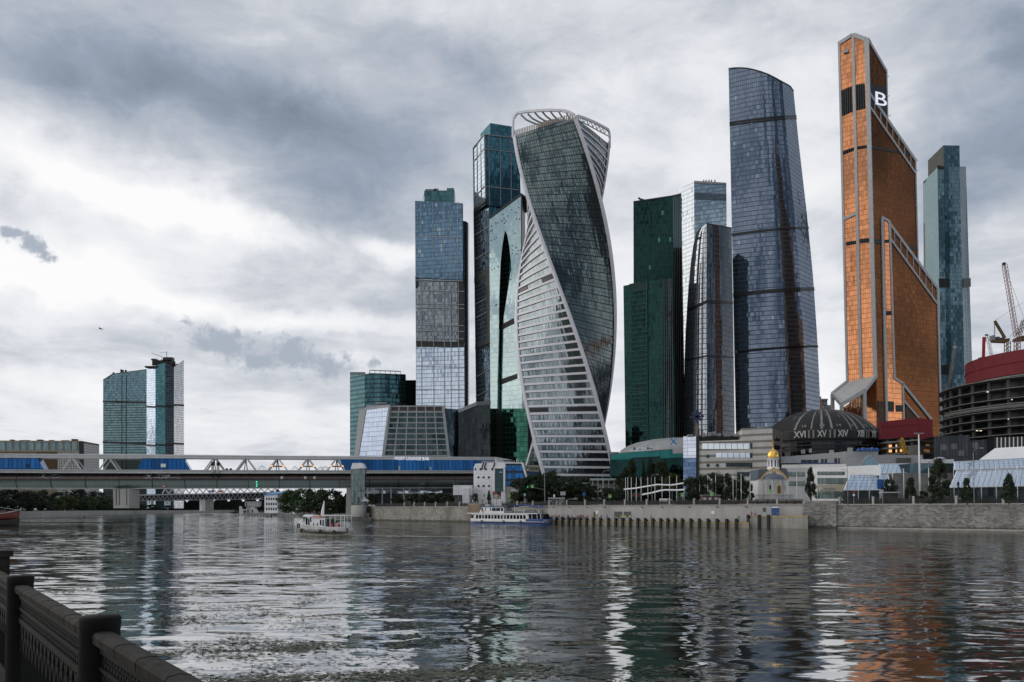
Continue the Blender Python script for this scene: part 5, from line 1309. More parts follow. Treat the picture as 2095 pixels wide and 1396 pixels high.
def teal_hall():
    t = thing('teal_hall', 'wide hall with teal glass front and shallow domed grey roof, right of the twisted tower', 'building', W(1320,1035,440))
    P = vplane(1248, 446, 1400, 432)
    mb = MB(); mb.poly([P.hit(x,y,-.5) for x,y in ((1248,930),(1284,925.5),(1398,917.5),(1400,1036),(1248,1036))], (4,30,0)); mb.build('body', M['dark'], t)
    g = glass('teal_front_glass', (.02,.18,.17), 3.5, 30, .12, .2, (.008,.07,.07), .25, .05, .08, metal=.7)
    gd = glass('dark_teal_front_glass', (.012,.05,.05), 3., 3.4, .12, .2, (.004,.012,.012), .5, .06, .1)
    mb = MB(); ppoly(mb, P, [(1249,931),(1284,926),(1350,922),(1350,934),(1292,937),(1291,940),(1249,941)], .2); ppoly(mb, P, [(1351,922),(1375,920),(1375,929),(1398,928),(1398,936),(1351,938)], .2); mb.split('teal_band', g, t)
    mb = MB(); ppoly(mb, P, [(1249,941.5),(1290,940.5),(1398,936.5),(1400,1034),(1249,1034)], 0, .4); mb.build('front_glazing', gd, t)
    mb = MB(); ppoly(mb, P, [(1376,917),(1398,916),(1398,927.5),(1376,928.5)], .4, 1); mb.build('pale_panel', M['lgrey'], t)
    # shallow dome
    mb = MB(); c = W(1388,930,475); rows = []
    for i in range(7):
        a = i/6*math.pi/2; rows.append((34*math.cos(a), 9.3*math.sin(a)))
    mb.lathe(rows, c, 40); mb.build('dome_roof', mat('ribbed_dome_sheet', (.30,.31,.31), .5, .2, var=.2), t, True)
    mb = MB()
    for x,y in ((1372,897),(1384,910),(1384,897),(1372,910)): mb.bar(W(1378,903.5,436), W(x,y,436), 1.1, .5)
    mb.build('roof_sign', mat('sign_blue', (.04,.30,.62), .5), t)
    p = W(1385,909,436); put_text('roof_lettering', 'AC', p, V((1,0,0)), V((0,0,1)), 3.6, 1.9, mat('sign_pale', (.5,.5,.42), .5), t, .03)
    mb = MB()
    for k, (x, y, w, h, m) in enumerate(((1296,915,4,8,0),(1303,917,3,7,1),(1308,918,3,5,0),(1313,916,4,6,1),(1319,917,3,5,1),(1324,915,4,7,0),(1330,917,6,4,0))):
        mb.cur = m; rbox(mb, x, y, x+w*.5, y+h*.7, 440, .5); rbox(mb, x+w*.6, y+1, x+w, y+h*.6, 440, .5)
    mb.split('roof_letters', [M['blue'], M['white']], t)
    mb = MB(); rbox(mb, 1249, 925, 1267, 930, 452, 8); mb.build('roof_plant', M['steel'], t)
    t = thing('colonnade', 'long pale glazed covered walkway on slim columns at the foot of the twisted tower', 'walkway', W(1284,1030,425))
    mb = MB(); rbox(mb, 1209, 979, 1358, 983, 425, 6); mb.build('roof', mat('pale_green_edge', (.38,.44,.42), .5), t)
    mb = MB(); rbox(mb, 1209, 984, 1335, 990, 430, 2); mb.build('parapet', mat('dull_brown_panel', (.20,.17,.15), .8), t)
    mb = MB(); rbox(mb, 1209, 990, 1358, 999, 429, 2); mb.build('wall', M['lgrey'], t)
    for k in range(14):
        mb = MB(); x = 1212+k*11; rbox(mb, x, 983, x+1.4, 1036, 424.5, .5); mb.build('column', M['lgrey'], t)
    def canopy(lab, pts, Y, dpt):
        t = thing('canopy', lab, 'canopy', W(sum(p[0] for p in pts)/len(pts), 1034, Y+dpt/2)); mb = MB(); rows = []
        for j in range(5):
            f = j/4; rows.append([W(x, y, Y+dpt*f) + V((0,0,.5*math.sin(f*math.pi))) for x, y in pts])
        mb.grid(rows); mb.grid([[p+V((0,0,-.18)) for p in r] for r in rows]); mb.build('membrane', M['white'], t)
        for x, y in (pts[1], pts[-2]):
            for dY in (1, dpt-1):
                mb = MB(); p = W(x,y,Y+dY); mb.bar(V((p.x,p.y,GZ)), p, .22); mb.build('mast', M['steel'], t)
    canopy('white swooping membrane canopy, the upper one of two', [(1274,1002.5),(1300,1000),(1330,995),(1345,992.5),(1355,993),(1375,993.5),(1399,989.5)], 356, 5)
    canopy('white pointed membrane canopy above the white van', [(1314,1013),(1335,1009),(1350,1005),(1362,1003.5),(1385,1004),(1411,1002)], 340, 4)
    t = thing('pavilion_shop', 'dark low pavilion with red sign behind the white canopies', 'shop', W(1310,1034,362)); mb = MB(); rbox(mb, 1286, 1008, 1400, 1036, 368, 8); mb.build('body', glass('shop_dark_glass', (.05,.07,.065), 2, 3, .15, .2, (.01,.012,.012), .5), t)
    mb = MB(); rbox(mb, 1290, 1011, 1312, 1016, 367.6, .4); mb.build('sign', mat('dull_red_sign', (.16,.05,.04), .6), t)
teal_hall()

def beige_centre():
    t = thing('striped_centre', 'beige and brown striped trade centre with round windows behind the golden-domed church', 'building', W(1500,1035,385))
    P = vplane(1398, 396, 1580, 380); Q = vplane(1580, 380, 1600, 402)
    st = bpy.data.materials.new('striped_cladding'); st.use_nodes = True; nt_ = NT(st.node_tree); b = nt_.n['Principled BSDF']
    u, v, _ = nt_.sep(nt_.new('ShaderNodeUVMap').outputs[0]); f = nt_.m('LESS_THAN', nt_.m('FRACT', nt_.m('DIVIDE', v, 3.05)), .36); f2 = nt_.m('LESS_THAN', nt_.m('FRACT', nt_.m('DIVIDE', u, .85)), .5); f3 = nt_.m('LESS_THAN', nt_.m('FRACT', nt_.m('DIVIDE', v, .28)), .5)
    dk = nt_.mix(f3, (.19,.165,.135), (.30,.275,.235)); lt = nt_.mix(nt_.m('LESS_THAN', nt_.m('FRACT', nt_.m('DIVIDE', u, 2.2)), .04), (.56,.54,.51), (.42,.41,.385))
    nz = nt_.rng(nt_.noise(nt_.new('ShaderNodeNewGeometry').outputs['Position'], .2, 5, .6), .3, .7, .85, 1.1)
    nt_.put(b.inputs['Base Color'], nt_.v('SCALE', nt_.mix(f, lt, dk), scale=nz)); b.inputs['Roughness'].default_value = .7
    mb = MB(); mb.poly([P.hit(x,y) for x,y in ((1430,903),(1518,900),(1518,876.5),(1580,876),(1580,1036),(1430,1036))], (4,26,0)); mb.build('wall', st, t)
    mb = MB(); ppoly(mb, P, [(1540,876),(1580,876),(1580,1034),(1540,1034)], 1.6, 2.2); mb.build('tower_wall', st, t)
    mb = MB(); ppoly(mb, Q, [(1580,876),(1600,884),(1600,1034),(1580,1034)], .0, .5); mb.build('side_wall', mat('brown_side', (.16,.115,.10), .8, var=.15), t)
    mb = MB(); ppoly(mb, P, [(1398,893),(1424,893),(1424,937),(1398,937)], 1., 8); mb.build('sky_glazing', glass('sky_mirror_glass', (.66,.70,.80), 5.6, 1.75, .12, .12, (.18,.2,.22), .1, .03, .1, wsc=.08), t)
    mb = MB(); ppoly(mb, P, [(1398,937.3),(1424,937.3),(1424,1034),(1398,1034)], 1., 8); mb.build('blue_glazing', glass('blue_mirror_glass', (.16,.24,.40), 5.6, 1.75, .12, .12, (.05,.06,.08), .35, .08, .3, wsc=.12), t)
    mb = MB(); ppoly(mb, P, [(1424.5,893),(1430,892),(1430,1034),(1424.5,1034)], .6, 5); mb.build('dark_recess', M['dark'], t)
    for x0,x1,y0,y1,g in ((1436.5,1534,907.5,919,'skyglass'),(1465,1534,927,936.7,'skyglass'),(1485,1534,947,955.4,'darkglass'),(1508,1534,966,975,'darkglass')):
        mb = MB(); ppoly(mb, P, [(x0,y0),(x1,y0),(x1,y1),(x0,y1)], .12, .3); o = mb.build('window_strip', M[g], t)
        mb = MB()
        for k in range(1, int((x1-x0)/12)+1): pline(mb, P, (x0+k*12,y0), (x0+k*12,y1), .18, .2, .2)
        if mb.v: mb.build('mullion', M['dark'], o)
    for x, y in ((1448,933.7),(1448.8,952.4),(1467.8,952.4),(1449.6,971.9),(1487.9,971)):
        mb = MB(); ppoly(mb, P, [(x+3.6*math.cos(a*math.pi/8), y+3.6*math.sin(a*math.pi/8)) for a in range(16)], .12, .3); mb.build('round_window', M['darkglass'], t)
    for y in (925,945,965,985,1003):
        mb = MB(); ppoly(mb, P, [(1534.5,y-18),(1539,y-18),(1539,y-8),(1534.5,y-8)], .15, .3); mb.build('corner_window', M['darkglass'], t)
    for y in (893,910,930):
        mb = MB(); ppoly(mb, Q, [(1585,y),(1596,y+2),(1596,y+10),(1585,y+9)], .12, .3); mb.build('side_window', M['darkglass'], t)
    mb = MB(); rbox(mb, 1427, 892, 1518, 901, 398, 12); mb.build('roof_storey', M['dark'], t)
    mb = MB()
    for x, y, w, h in ((1440,886,3,8),(1452,884,4,8),(1460,883,4,8),(1470,886,5,6),(1484,888,10,5),(1505,888,8,5),(1552,873,12,3.5),(1408,889,10,4)): rbox(mb, x, y, x+w, y+h, 392, 3)
    mb.split('roof_plant', M['steel'], t)
    t = thing('star_sculpture', 'large dark blue star-shaped sign on a post above the striped trade centre', 'sign', W(1426,893,400)); mb = MB(); c = W(1426,853,400)
    for k in range(4):
        a = k*math.pi/4 + .1; d = V((math.cos(a),0,math.sin(a)))*(2.9 if k % 2 else 3.3); mb.bar(c-d, c+d, 1.0, .9)
    mb.build('star', mat('dark_blue_star', (.015,.03,.09), .5), t); mb = MB(); mb.bar(W(1426,893,400.6), W(1426,860,400.6), 1.0); mb.build('post', mat('rusty_post', (.2,.14,.1), .7), t)
beige_centre()

def dome_hall():
    t = thing('domed_hall', 'black ribbed dome on a drum with white Roman numerals, below the sail tower', 'building', W(1682,1035,440))
    C_ = W(1682,1042,440); R = 28.8; zd = lambda y: 6+(HZ-y)*411/F
    dm = bpy.data.materials.new('dome_cladding'); dm.use_nodes = True; q = NT(dm.node_tree); b = q.n['Principled BSDF']; b.inputs['Base Color'].default_value = (.014,.014,.014,1); b.inputs['Roughness'].default_value = .5; b.inputs['Specular IOR Level'].default_value = .25
    zr, ztop = zd(880)+.5, 6+(HZ-838)*440/F
    base = V((C_.x, C_.y, 0))
    prof = [(R*math.sin(a), zr + (ztop-zr)*(math.cos(a)-math.cos(1.15))/(1-math.cos(1.15))) for a in np.linspace(1.15,0,12)]
    k = R/prof[0][0]; prof = [(r*k, z) for r, z in prof]; prof[-1] = (0.01, ztop)
    mb = MB(); mb.lathe(prof, base, 48); mb.build('dome', dm, t, True)
    mb = MB(); mb.lathe([(R+.3,zd(897)), (R+.6,zr-.4), (R+.2,zr), (R-1,zr+.2)], base, 48); mb.build('numeral_band', M['black'], t)
    mb = MB(); mb.lathe([(R-1.2,7.3),(R-1.2,zd(896))], base, 48); mb.build('drum', glass('drum_glass', (.04,.045,.05), 2.6, 4.4, .25, 1.6, (.012,.012,.013), .6), t)
    mb = MB(); mb.lathe([(R+.1,zd(911)),(R+.1,zd(908)),(R-1.1,zd(908))], base, 48); mb.build('drum_ledge', M['dark'], t)
    def sp(a, r, z): return base + V((math.sin(a)*r, -math.cos(a)*r, z))
    ang = lambda px: math.asin(max(-1,min(1,(px-1682)/113.)))
    def arc(a, rr):
        zz = float(np.interp(rr, [p[0] for p in prof[::-1]], [p[1] for p in prof[::-1]])); return sp(a, rr, zz+.12)
    wm = mat('white_marking', (.50,.49,.47), .6); wd = mat('worn_marking', (.20,.195,.19), .6, var=.3, vscale=.8)
    for px in (1600,1626,1644,1662,1700,1713,1730,1758,1779,1792):
        mb = MB(); a = ang(px); 
        for r0, r1 in zip(np.linspace(28.6, 9, 9), np.linspace(28.6, 9, 9)[1:]):
            w = .012 if px not in (1644,1662,1713,1730,1758,1600) else .02
            mb.poly([arc(a-w,r0), arc(a+w,r0), arc(a+w,r1), arc(a-w,r1)], (0,0,.1))
        mb.build('dome_stripe', wd, t)
    mb = MB()
    for i in range(46):
        a = RNG.uniform(-1.4,1.4); r = RNG.uniform(9,24); mb.poly([arc(a-.006,r), arc(a+.006,r), arc(a+.006,r-2.6), arc(a-.006,r-2.6)], (0,0,.08))
    mb.build('dome_tick', wd, t)
    mb = MB()
    for px in (1623,1630,1658,1666,1731,1736,1758,1764):
        a = ang(px); z0, z1 = zd(895), zr-.3; mb.poly([sp(a-.014,R+.75,z0), sp(a+.014,R+.75,z0), sp(a+.014,R+.8,z1), sp(a-.014,R+.8,z1)], (0,.1,0))
    mb.build('band_stripe', wd, t)
    for s, px, w in (('XVI',1609,19),('XV',1644,17),('XIV',1681,21),('XIII',1717,16),('XII',1748.5,12),('XI',1771,7),('X',1788,4)):
        a = ang(px); tx = V((math.cos(a), math.sin(a), 0)); p = sp(a, R+.95, zd(893.5)) - tx*(w*.2425/max(.3,math.cos(a))/2)
        put_text('numeral', s, p, tx, V((0,0,1)), w*.2425/max(.3,math.cos(a)), 3.3, wm, t, .015)
    for s, px in (('16',1613),('15',1644),('14',1676),('13',1708),('12',1737),('11',1758)):
        a = ang(px); tx = V((math.cos(a), math.sin(a), 0)); p = arc(a, R-.9) - tx*.9; q2 = arc(a, R-2.6)
        put_text('year_number', s, p+V((0,0,.15)), tx, (q2-arc(a,R-.9)).normalized(), 2.2, 1.9, wd, t, .02)
    mb = MB(); mb.bar(base+V((0,0,ztop-.3)), base+V((0,0,ztop+7)), .5); mb.bar(base+V((-4,0,ztop-.6)), base+V((4,0,ztop-.6)), .6); mb.build('mast', mat('rust_mast', (.30,.09,.04), .7), t)
dome_hall()

def church():
    t = thing('church', 'small white Orthodox chapel with golden dome and gold-trimmed arched gables', 'church', W(1583,1034,306))
    ww = mat('church_plaster', (.80,.78,.77), .7, var=.06); rf = mat('church_roof', (.09,.115,.15), .5); c = W(1583,1042,306); c.z = 0
    s = 306/F; z_ = lambda y: 6+(HZ-y)*s
    def at(px, dy=0): return (px-1583)*s, dy
    hw = (1614-1552)/2*s
    mb = MB(); mb.box((c.x,c.y+hw,GZ), (hw*2, hw*2, z_(981)-GZ)); mb.build('nave', ww, t)
    mb = MB()
    for sx in (-1,1): mb.poly([(c.x+sx*hw*1.02,c.y-.2,z_(982)), (c.x+sx*hw*.35,c.y-.2,z_(982)), (c.x+sx*hw*.35,c.y-.2,z_(961)), (c.x+sx*hw*.98,c.y-.2,z_(961))], (0,hw*2.1,0)) if False else mb.poly([(c.x+sx*hw*1.04,c.y+.3,z_(982)), (c.x+sx*hw*.3,c.y+.3,z_(982)), (c.x+sx*hw*.3,c.y+.3,z_(960)), (c.x+sx*hw*.95,c.y+.3,z_(960.5))], (0,hw*2,0))
    mb.build('roof', rf, t)
    def ogee(w, y0, y1, n=16):
        pts = []
        for i in range(n+1):
            f = i/n; x = (f*2-1)*w; h = (1-abs(f*2-1)**1.9); h = h*.86 + .14*max(0,1-abs(f*2-1)*5); pts.append((x, z_(y0) + (z_(y1)-z_(y0))*h))
        return pts
    g = ogee(hw*.88, 982, 958)
    mb = MB(); mb.poly([(c.x+x, c.y-.25, z) for x, z in g], (0,.7,0)); mb.build('gable', ww, t)
    mb = MB()
    for (x0,z0),(x1,z1) in zip(g, g[1:]): mb.bar((c.x+x0*1.03,c.y-.3,z0+.15), (c.x+x1*1.03,c.y-.3,z1+.15), .9, .32)
    mb.build('gable_trim', M['gold'], t)
    ra = (1608.6-1563.5)/2*s
    mb = MB(); mb.lathe([(ra,GZ),(ra,z_(984)),(ra+.25,z_(983.5)),(ra+.25,z_(982.5)),(ra,z_(982.5))], (c.x,c.y+.4,0), 24, math.pi, 2*math.pi); mb.build('apse', ww, t, True)
    mb = MB(); mb.lathe([(ra+.2,z_(982.6))]+[(ra*1.02*math.cos(a), z_(982.6)+2.5*math.sin(a)) for a in np.linspace(0,math.pi/2,7)], (c.x,c.y+.3,0), 24, math.pi, 2*math.pi); mb.build('apse_roof', rf, t, True)
    for px in (1571,1602):
        mb = MB(); x = c.x+(px-1583)*s; d = math.sqrt(max(0,ra*ra-(x-c.x)**2)); mb.box((x, c.y+.4-d-.02, z_(1006)), (.55,.3,z_(993)-z_(1006))); mb.build('window', M['darkglass'], t)
    for k in (-.98,-.38,.38,.98):
        mb = MB(); x = c.x+ra*math.sin(k); y = c.y+.4-ra*math.cos(k); mb.tube([(x,y,GZ),(x,y,z_(985))], .16, 8); mb.build('half_column', ww, t)
    mb = MB()
    for k0 in (-.68, 0., .68):
        pr = None
        for j in range(9):
            f = j/8*math.pi; a = k0 + .28*math.cos(f); p = (c.x+(ra+.03)*math.sin(a), c.y+.4-(ra+.03)*math.cos(a), z_(992)+.9*math.sin(f))
            if pr: mb.bar(pr, p, .12)
            pr = p
    mb.build('blind_arch', M['offwhite'], t)
    mb = MB(); x = c.x+(1587.6-1583)*s; mb.box((x, c.y+.4-ra-.02, z_(1009)), (.95,.3,z_(995)-z_(1009))); o = mb.build('icon_panel', mat('icon_dark', (.12,.07,.05), .6), t)
    mb = MB(); zt_, zb_ = z_(991.5), z_(1010); y = c.y+.4-ra-.12
    for a, b in (((x-.65,y,zb_),(x-.65,y,z_(996))),((x+.65,y,zb_),(x+.65,y,z_(996))),((x-.65,y,z_(996)),(x,y,zt_)),((x,y,zt_),(x+.65,y,z_(996))),((x-.65,y,zb_),(x+.65,y,zb_))): mb.bar(a, b, .2, .2)
    mb.build('gold_frame', M['gold'], o)
    mb = MB(); mb.lathe([(.75,0),(.75,.2),(0,.2)], (0,0,0), 16); mb.v = [(c.x+(1584-1583)*s+a, c.y-.35-cz, z_(968)+b) for a, b, cz in mb.v]; mb.build('gable_icon', mat('icon_gold', (.45,.28,.10), .5), t)
    cy = c.y+hw; Ydr = cy
    k = cy/306.; zz = lambda y: 6+(HZ-y)*s*k; cx = c.x*k; rd = 11.2*s*k
    mb = MB(); mb.lathe([(rd*1.12,zz(962)),(rd*1.12,zz(957.5)),(rd,zz(957)),(rd,zz(938.5)),(rd*1.1,zz(937.5)),(rd*1.1,zz(936)),(rd*.9,zz(936))], (cx,cy,0), 28); mb.build('drum', ww, t, True)
    for a in (-1.15,-.55,.05,.65,1.2):
        mb = MB(); mb.box((cx+(rd+.01)*math.sin(a), cy-(rd+.01)*math.cos(a), zz(955)), (.42,.2,zz(942)-zz(955)), a); mb.build('drum_window', M['darkglass'], t)
    prof = [(rd*1.02,936.3),(rd*1.05,933.5),(rd*1.02,930.5),(rd*.94,927.5),(rd*.78,924.5),(rd*.55,922.2),(rd*.3,920.2),(rd*.12,918.3),(.14,916),(.12,913.5),(.3,912.8),(.3,911.6),(.05,911)]
    mb = MB(); mb.lathe([(r,zz(y)) for r, y in prof], (cx,cy,0), 28); d = mb.build('dome', M['gold'], t, True)
    mb = MB(); p = V((cx,cy,zz(911))); mb.bar(p, p+V((0,0,1.9)), .12); mb.bar(p+V((-.5,0,1.2)), p+V((.5,0,1.2)), .12); mb.bar(p+V((-.28,0,1.6)), p+V((.28,0,1.6)), .1); mb.bar(p+V((-.3,0,.85)), p+V((.3,0,.6)), .1); mb.build('cross', M['gold'], d)
    mb = MB(); mb.lathe([(rd*1.1,zz(937.3)),(rd*1.18,zz(937)),(rd*1.18,zz(936)),(rd*1.0,zz(935.6))], (cx,cy,0), 28); mb.build('gold_cornice', M['gold'], t, True)
    t = thing('fence', 'thin dark railing around the little white chapel', 'fence', W(1583,1030,290)); mb = MB(); 
    for k in range(40): x = 1545+k*2; mb.bar(W(x,1012.5,290), W(x,1026,290), .07)
    mb.bar(W(1545,1013,290), W(1623,1013,290), .1); mb.bar(W(1545,1022,290), W(1623,1022,290), .08); mb.build('railing', M['dark'], t)
church()

def expo():
    slat = glass('white_slat_wall', (.50,.50,.51), 30., .95, .05, .12, (.33,.33,.34), .05, 0, 0, rough=.6, metal=0, linemetal=0)
    t = thing('white_hall', 'white flat-roofed hall with small dark windows in front of the black dome', 'building', W(1664,1035,395))
    mb = MB(); P = vplane(1598, 400, 1730, 392); mb.poly([P.hit(x,y) for x,y in ((1598,935),(1729,924.5),(1729,1036),(1598,1036))], (0,14,0)); mb.build('wall', slat, t)
    for x0,x1,y0 in ((1639,1650,941),(1651,1662,941),(1663,1674,941),(1680,1685,939.5),(1687,1692,939.5),(1707,1713,938),(1715,1718,938)):
        mb = MB(); ppoly(mb, P, [(x0,y0),(x1,y0-.3),(x1,948),(x0,948)], .12, .3); mb.build('window', M['darkglass'], t)
    mb = MB(); pline(mb, P, (1605,948.2), (1720,948.2), .35, .3); mb.build('blue_ledge', M['blue'], t)
    mb = MB(); rbox(mb, 1729.5, 924, 1797, 955, 388, 12); mb.build('block_wall', slat, t)
    mb = MB(); a = [W(1598,948,388), W(1635,948,388), W(1635,948,400), W(1598,948,400)]; ap = W(1616,934,394)
    for i in range(4): mb.face([a[i], a[(i+1)%4], ap])
    mb.build('glass_pyramid', glass('grey_pyramid_glass', (.28,.31,.33), .8, .8, .1, .1, (.1,.11,.12)), t)
    mb = MB()
    for x,y,w in ((1737,916,8),(1658,918,3),(1642,920,5),(1700,921,6)): rbox(mb, x, y, x+w, y+8, 398, 2)
    mb.split('roof_plant', M['lgrey'], t)
    mb = MB(); p = W(1774,922,385); 
    for k, r in enumerate((1.0,1.5,1.2,1.6,1.3)): mb.lathe([(0.01,r),(r*.7,r*.75),(r,.1),(r,-.3)], p+V((-4+k*2.1,0,0)), 10)
    mb.build('blue_tarpaulin', M['blue'], t)
    bp = glass('pyramid_blue_glass', (.26,.38,.46), 1.6, 1.6, .1, .1, (.10,.14,.16), .2)
    t = thing('glass_pyramid', 'blue glass pyramid rooflight between the white halls', 'rooflight', W(1779,953,352))
    a = [W(1757,953,348), W(1802,953,348), W(1802,953,362), W(1757,953,362)]; ap = W(1779,929.5,354); mb = MB()
    for i in range(4): mb.face([a[i], a[(i+1)%4], ap])
    mb.face(a[::-1]); mb.build('glazing', bp, t)
    mb = MB()
    for q in a: mb.bar(q, ap, .22)
    mb.build('ridge_bar', M['lgrey'], t)
    t = thing('entrance_hall', 'long white slab-roofed exhibition building with dark window bands left of the blue sloped glass', 'building', W(1720,1035,340))
    P = vplane(1600, 356, 1740, 330)
    mb = MB(); mb.poly([P.hit(x,y) for x,y in ((1663,957),(1802,951.5),(1802,973),(1740,974),(1740,1036),(1663,1036))], (3,14,0)); mb.build('wall', M['white'], t)
    mb = MB(); mb.poly([P.hit(x,y,-3) for x,y in ((1600,951),(1731,949.5),(1731,954),(1663,957),(1600,958))], (3,10,0)); mb.build('slab', M['offwhite'], t)
    mb = MB(); mb.poly([P.hit(x,y,-2) for x,y in ((1607,958),(1663,957),(1663,1034),(1607,1034))], (3,8,0)); mb.build('side_wall', M['lgrey'], t)
    for x0,x1,y0,y1 in ((1612,1646,966,975),(1612,1646,985,994),(1671,1728,965,972),(1672,1733,978,991),(1668,1735,1006,1020)):
        mb = MB(); ppoly(mb, P, [(x0,y0),(x1,y0),(x1,y1),(x0,y1)], .15 if x0 > 1650 else -1.85, .3); mb.build('window_band', glass('band_glass_%d%d' % (x0,y0), (.07,.10,.10), 1.8, 4, .15, .2, (.03,.03,.03), .4), t)
    mb = MB(); ppoly(mb, P, [(1672,992.5),(1733,991.5),(1733,1005),(1672,1006)], .4, 1.4); mb.build('sign_band', mat('sand_band', (.34,.31,.24), .8), t)
    mb = MB(); ppoly(mb, P, [(1678.5+2.2*math.cos(k*math.pi/6), 1000+4*math.sin(k*math.pi/6)) for k in range(12)], .6, .2); mb.build('round_logo', M['offwhite'], t)
    mb = MB()
    for k in range(6): x = 1686+k*3.7; ppoly(mb, P, [(x,998),(x+2.4,998),(x+2.4,1002.4),(x,1002.4)], .6, .2)
    mb.build('sign_letters', M['steel'], t)
    sg = glass('sky_slope_glass', (.40,.50,.62), 1.9, 2.6, .2, .22, (.10,.14,.18), .10, .015, .02, metal=.8)
    def slope(name, lab, tl, tr, br, bl, Yt, Yb, fr=True, cat='roof glazing'):
        t = thing(name, lab, cat, W((bl[0]+br[0])/2, 1034, (Yt+Yb)/2))
        A, B_, C_, D = W(*tl, Yt), W(*tr, Yt), W(*br, Yb), W(*bl, Yb)
        Hh = ((A+B_)/2-(D+C_)/2).length; NX, NY = 16, 6; mb = MB(); rows, uvs = [], []
        for j in range(NY+1):
            f = j/NY; l, r = D.lerp(A, f), C_.lerp(B_, f); rows.append([l.lerp(r, i/NX) for i in range(NX+1)]); uvs.append([((l.lerp(r, i/NX)).x-l.x, f*Hh) for i in range(NX+1)])
        mb.grid(rows, uvs); mb.build('glazing', sg, t)
        mb = MB()
        for p, q in ((A,B_),(B_,C_),(C_,D),(D,A)): mb.bar(p, q, .35)
        mb.build('frame', M['white'], t)
        mb = MB(); mb.face([V((A.x,A.y,GZ)), V((D.x,D.y,GZ)), D, A]); mb.face([V((B_.x,B_.y,GZ)), V((C_.x,C_.y,GZ)), C_, B_]); mb.face([V((A.x,A.y,GZ)), V((B_.x,B_.y,GZ)), B_, A]); mb.build('side_wall', M['lgrey'], t)
        mb = MB(); k = V((0,.8,-.3)); mb.face([V((D.x,D.y+.8,GZ)), V((C_.x,C_.y+.8,GZ)), C_+k, D+k]); mb.build('shopfront', glass(name+'_shop_glass', (.05,.06,.06), 2, 2.6, .12, .2, (.02,.02,.02), .6), t)
        return t
    slope('sloped_glass_hall', 'pale blue sloping glass front nearest the chapel', (1739,972.5), (1816,971.5), (1823.5,1002), (1727,1003), 322, 312)
    slope('sloped_glass_hall', 'small pale blue sloping glass roof right of the glass pyramid', (1800,950), (1869,948.5), (1862,968), (1794,969.5), 342, 334)
    slope('sloped_glass_hall', 'wide lower sloping glass front at the right edge, behind the conical trees', (1958,964), (2160,958), (2170,993), (1944,997.5), 312, 296)
    slope('sloped_glass_hall', 'wide upper band of sloping blue glass under the white roof at the right edge', (1952,945.5), (2160,934.5), (2160,955.5), (1953,961.5), 324, 316)
    t = thing('stone_hall', 'grey stone-faced hall behind the columnar tree between the sloping glass roofs', 'building', W(1890,1035,330)); mb = MB(); rbox(mb, 1836, 968, 1958, 1036, 326, 12); mb.build('wall', mat('rough_grey_stone', (.20,.195,.185), .9, var=.4, vscale=.6), t)
    mb = MB(); rbox(mb, 1863, 948, 1952, 968, 331, 10); mb.build('upper_glazing', glass('slate_teal_glass', (.14,.21,.24), 2, 4, .12, .2, (.08,.1,.11), .2), t)
    mb = MB(); rbox(mb, 1790, 931, 1888, 949, 352, 10); mb.build('slatted_wall', glass('slatted_pale_wall', (.48,.48,.48), 40, 1.5, .05, .5, (.30,.30,.30), .05, 0, 0, rough=.6, metal=0, linemetal=0), t)
    mb = MB(); rbox(mb, 1836, 937, 1864, 949, 351, .8); mb.build('dark_louvre', M['dconcrete'], t)
    mb = MB(); rbox(mb, 1888, 940, 1952, 949, 350, 8); mb.build('rear_wall', M['white'], t)
    mb = MB(); c = W(1922,941,348); mb.lathe([(.1,1.2),(1.6,1.0),(2.4,.4),(2.4,0)], c, 16); mb.build('roof_vent', M['lgrey'], t, True)
    t = thing('white_roof_hall', 'hall with steep plain white roof and rooflights at the right edge', 'building', W(2090,1035,345)); P = vplane(2000, 345, 2200, 330)
    A = [(2003,941),(2036,917),(2200,908),(2200,934)]; mb = MB(); mb.poly([P.hit(2003,941,0), P.hit(2200,934,0), P.hit(2200,908,-10), P.hit(2036,917,-10)], (0,1,-.6)); mb.build('roof', M['white'], t)
    mb = MB(); mb.poly([P.hit(x,y,-.5) for x,y in ((2003,942),(2200,935),(2200,1036),(2003,1036))], (0,12,0)); mb.build('wall', M['lgrey'], t)
    mb = MB()
    def rp(x, y):
        f = (941-y)/24.; return P.hit(x,y,-10*f+.2)
    for x in (2058,2094): mb.poly([rp(x,925), rp(x+6,925), rp(x+10,917), rp(x+4.5,917)], (0,-.1,.15))
    mb.split('rooflight', M['darkglass'], t)
expo()

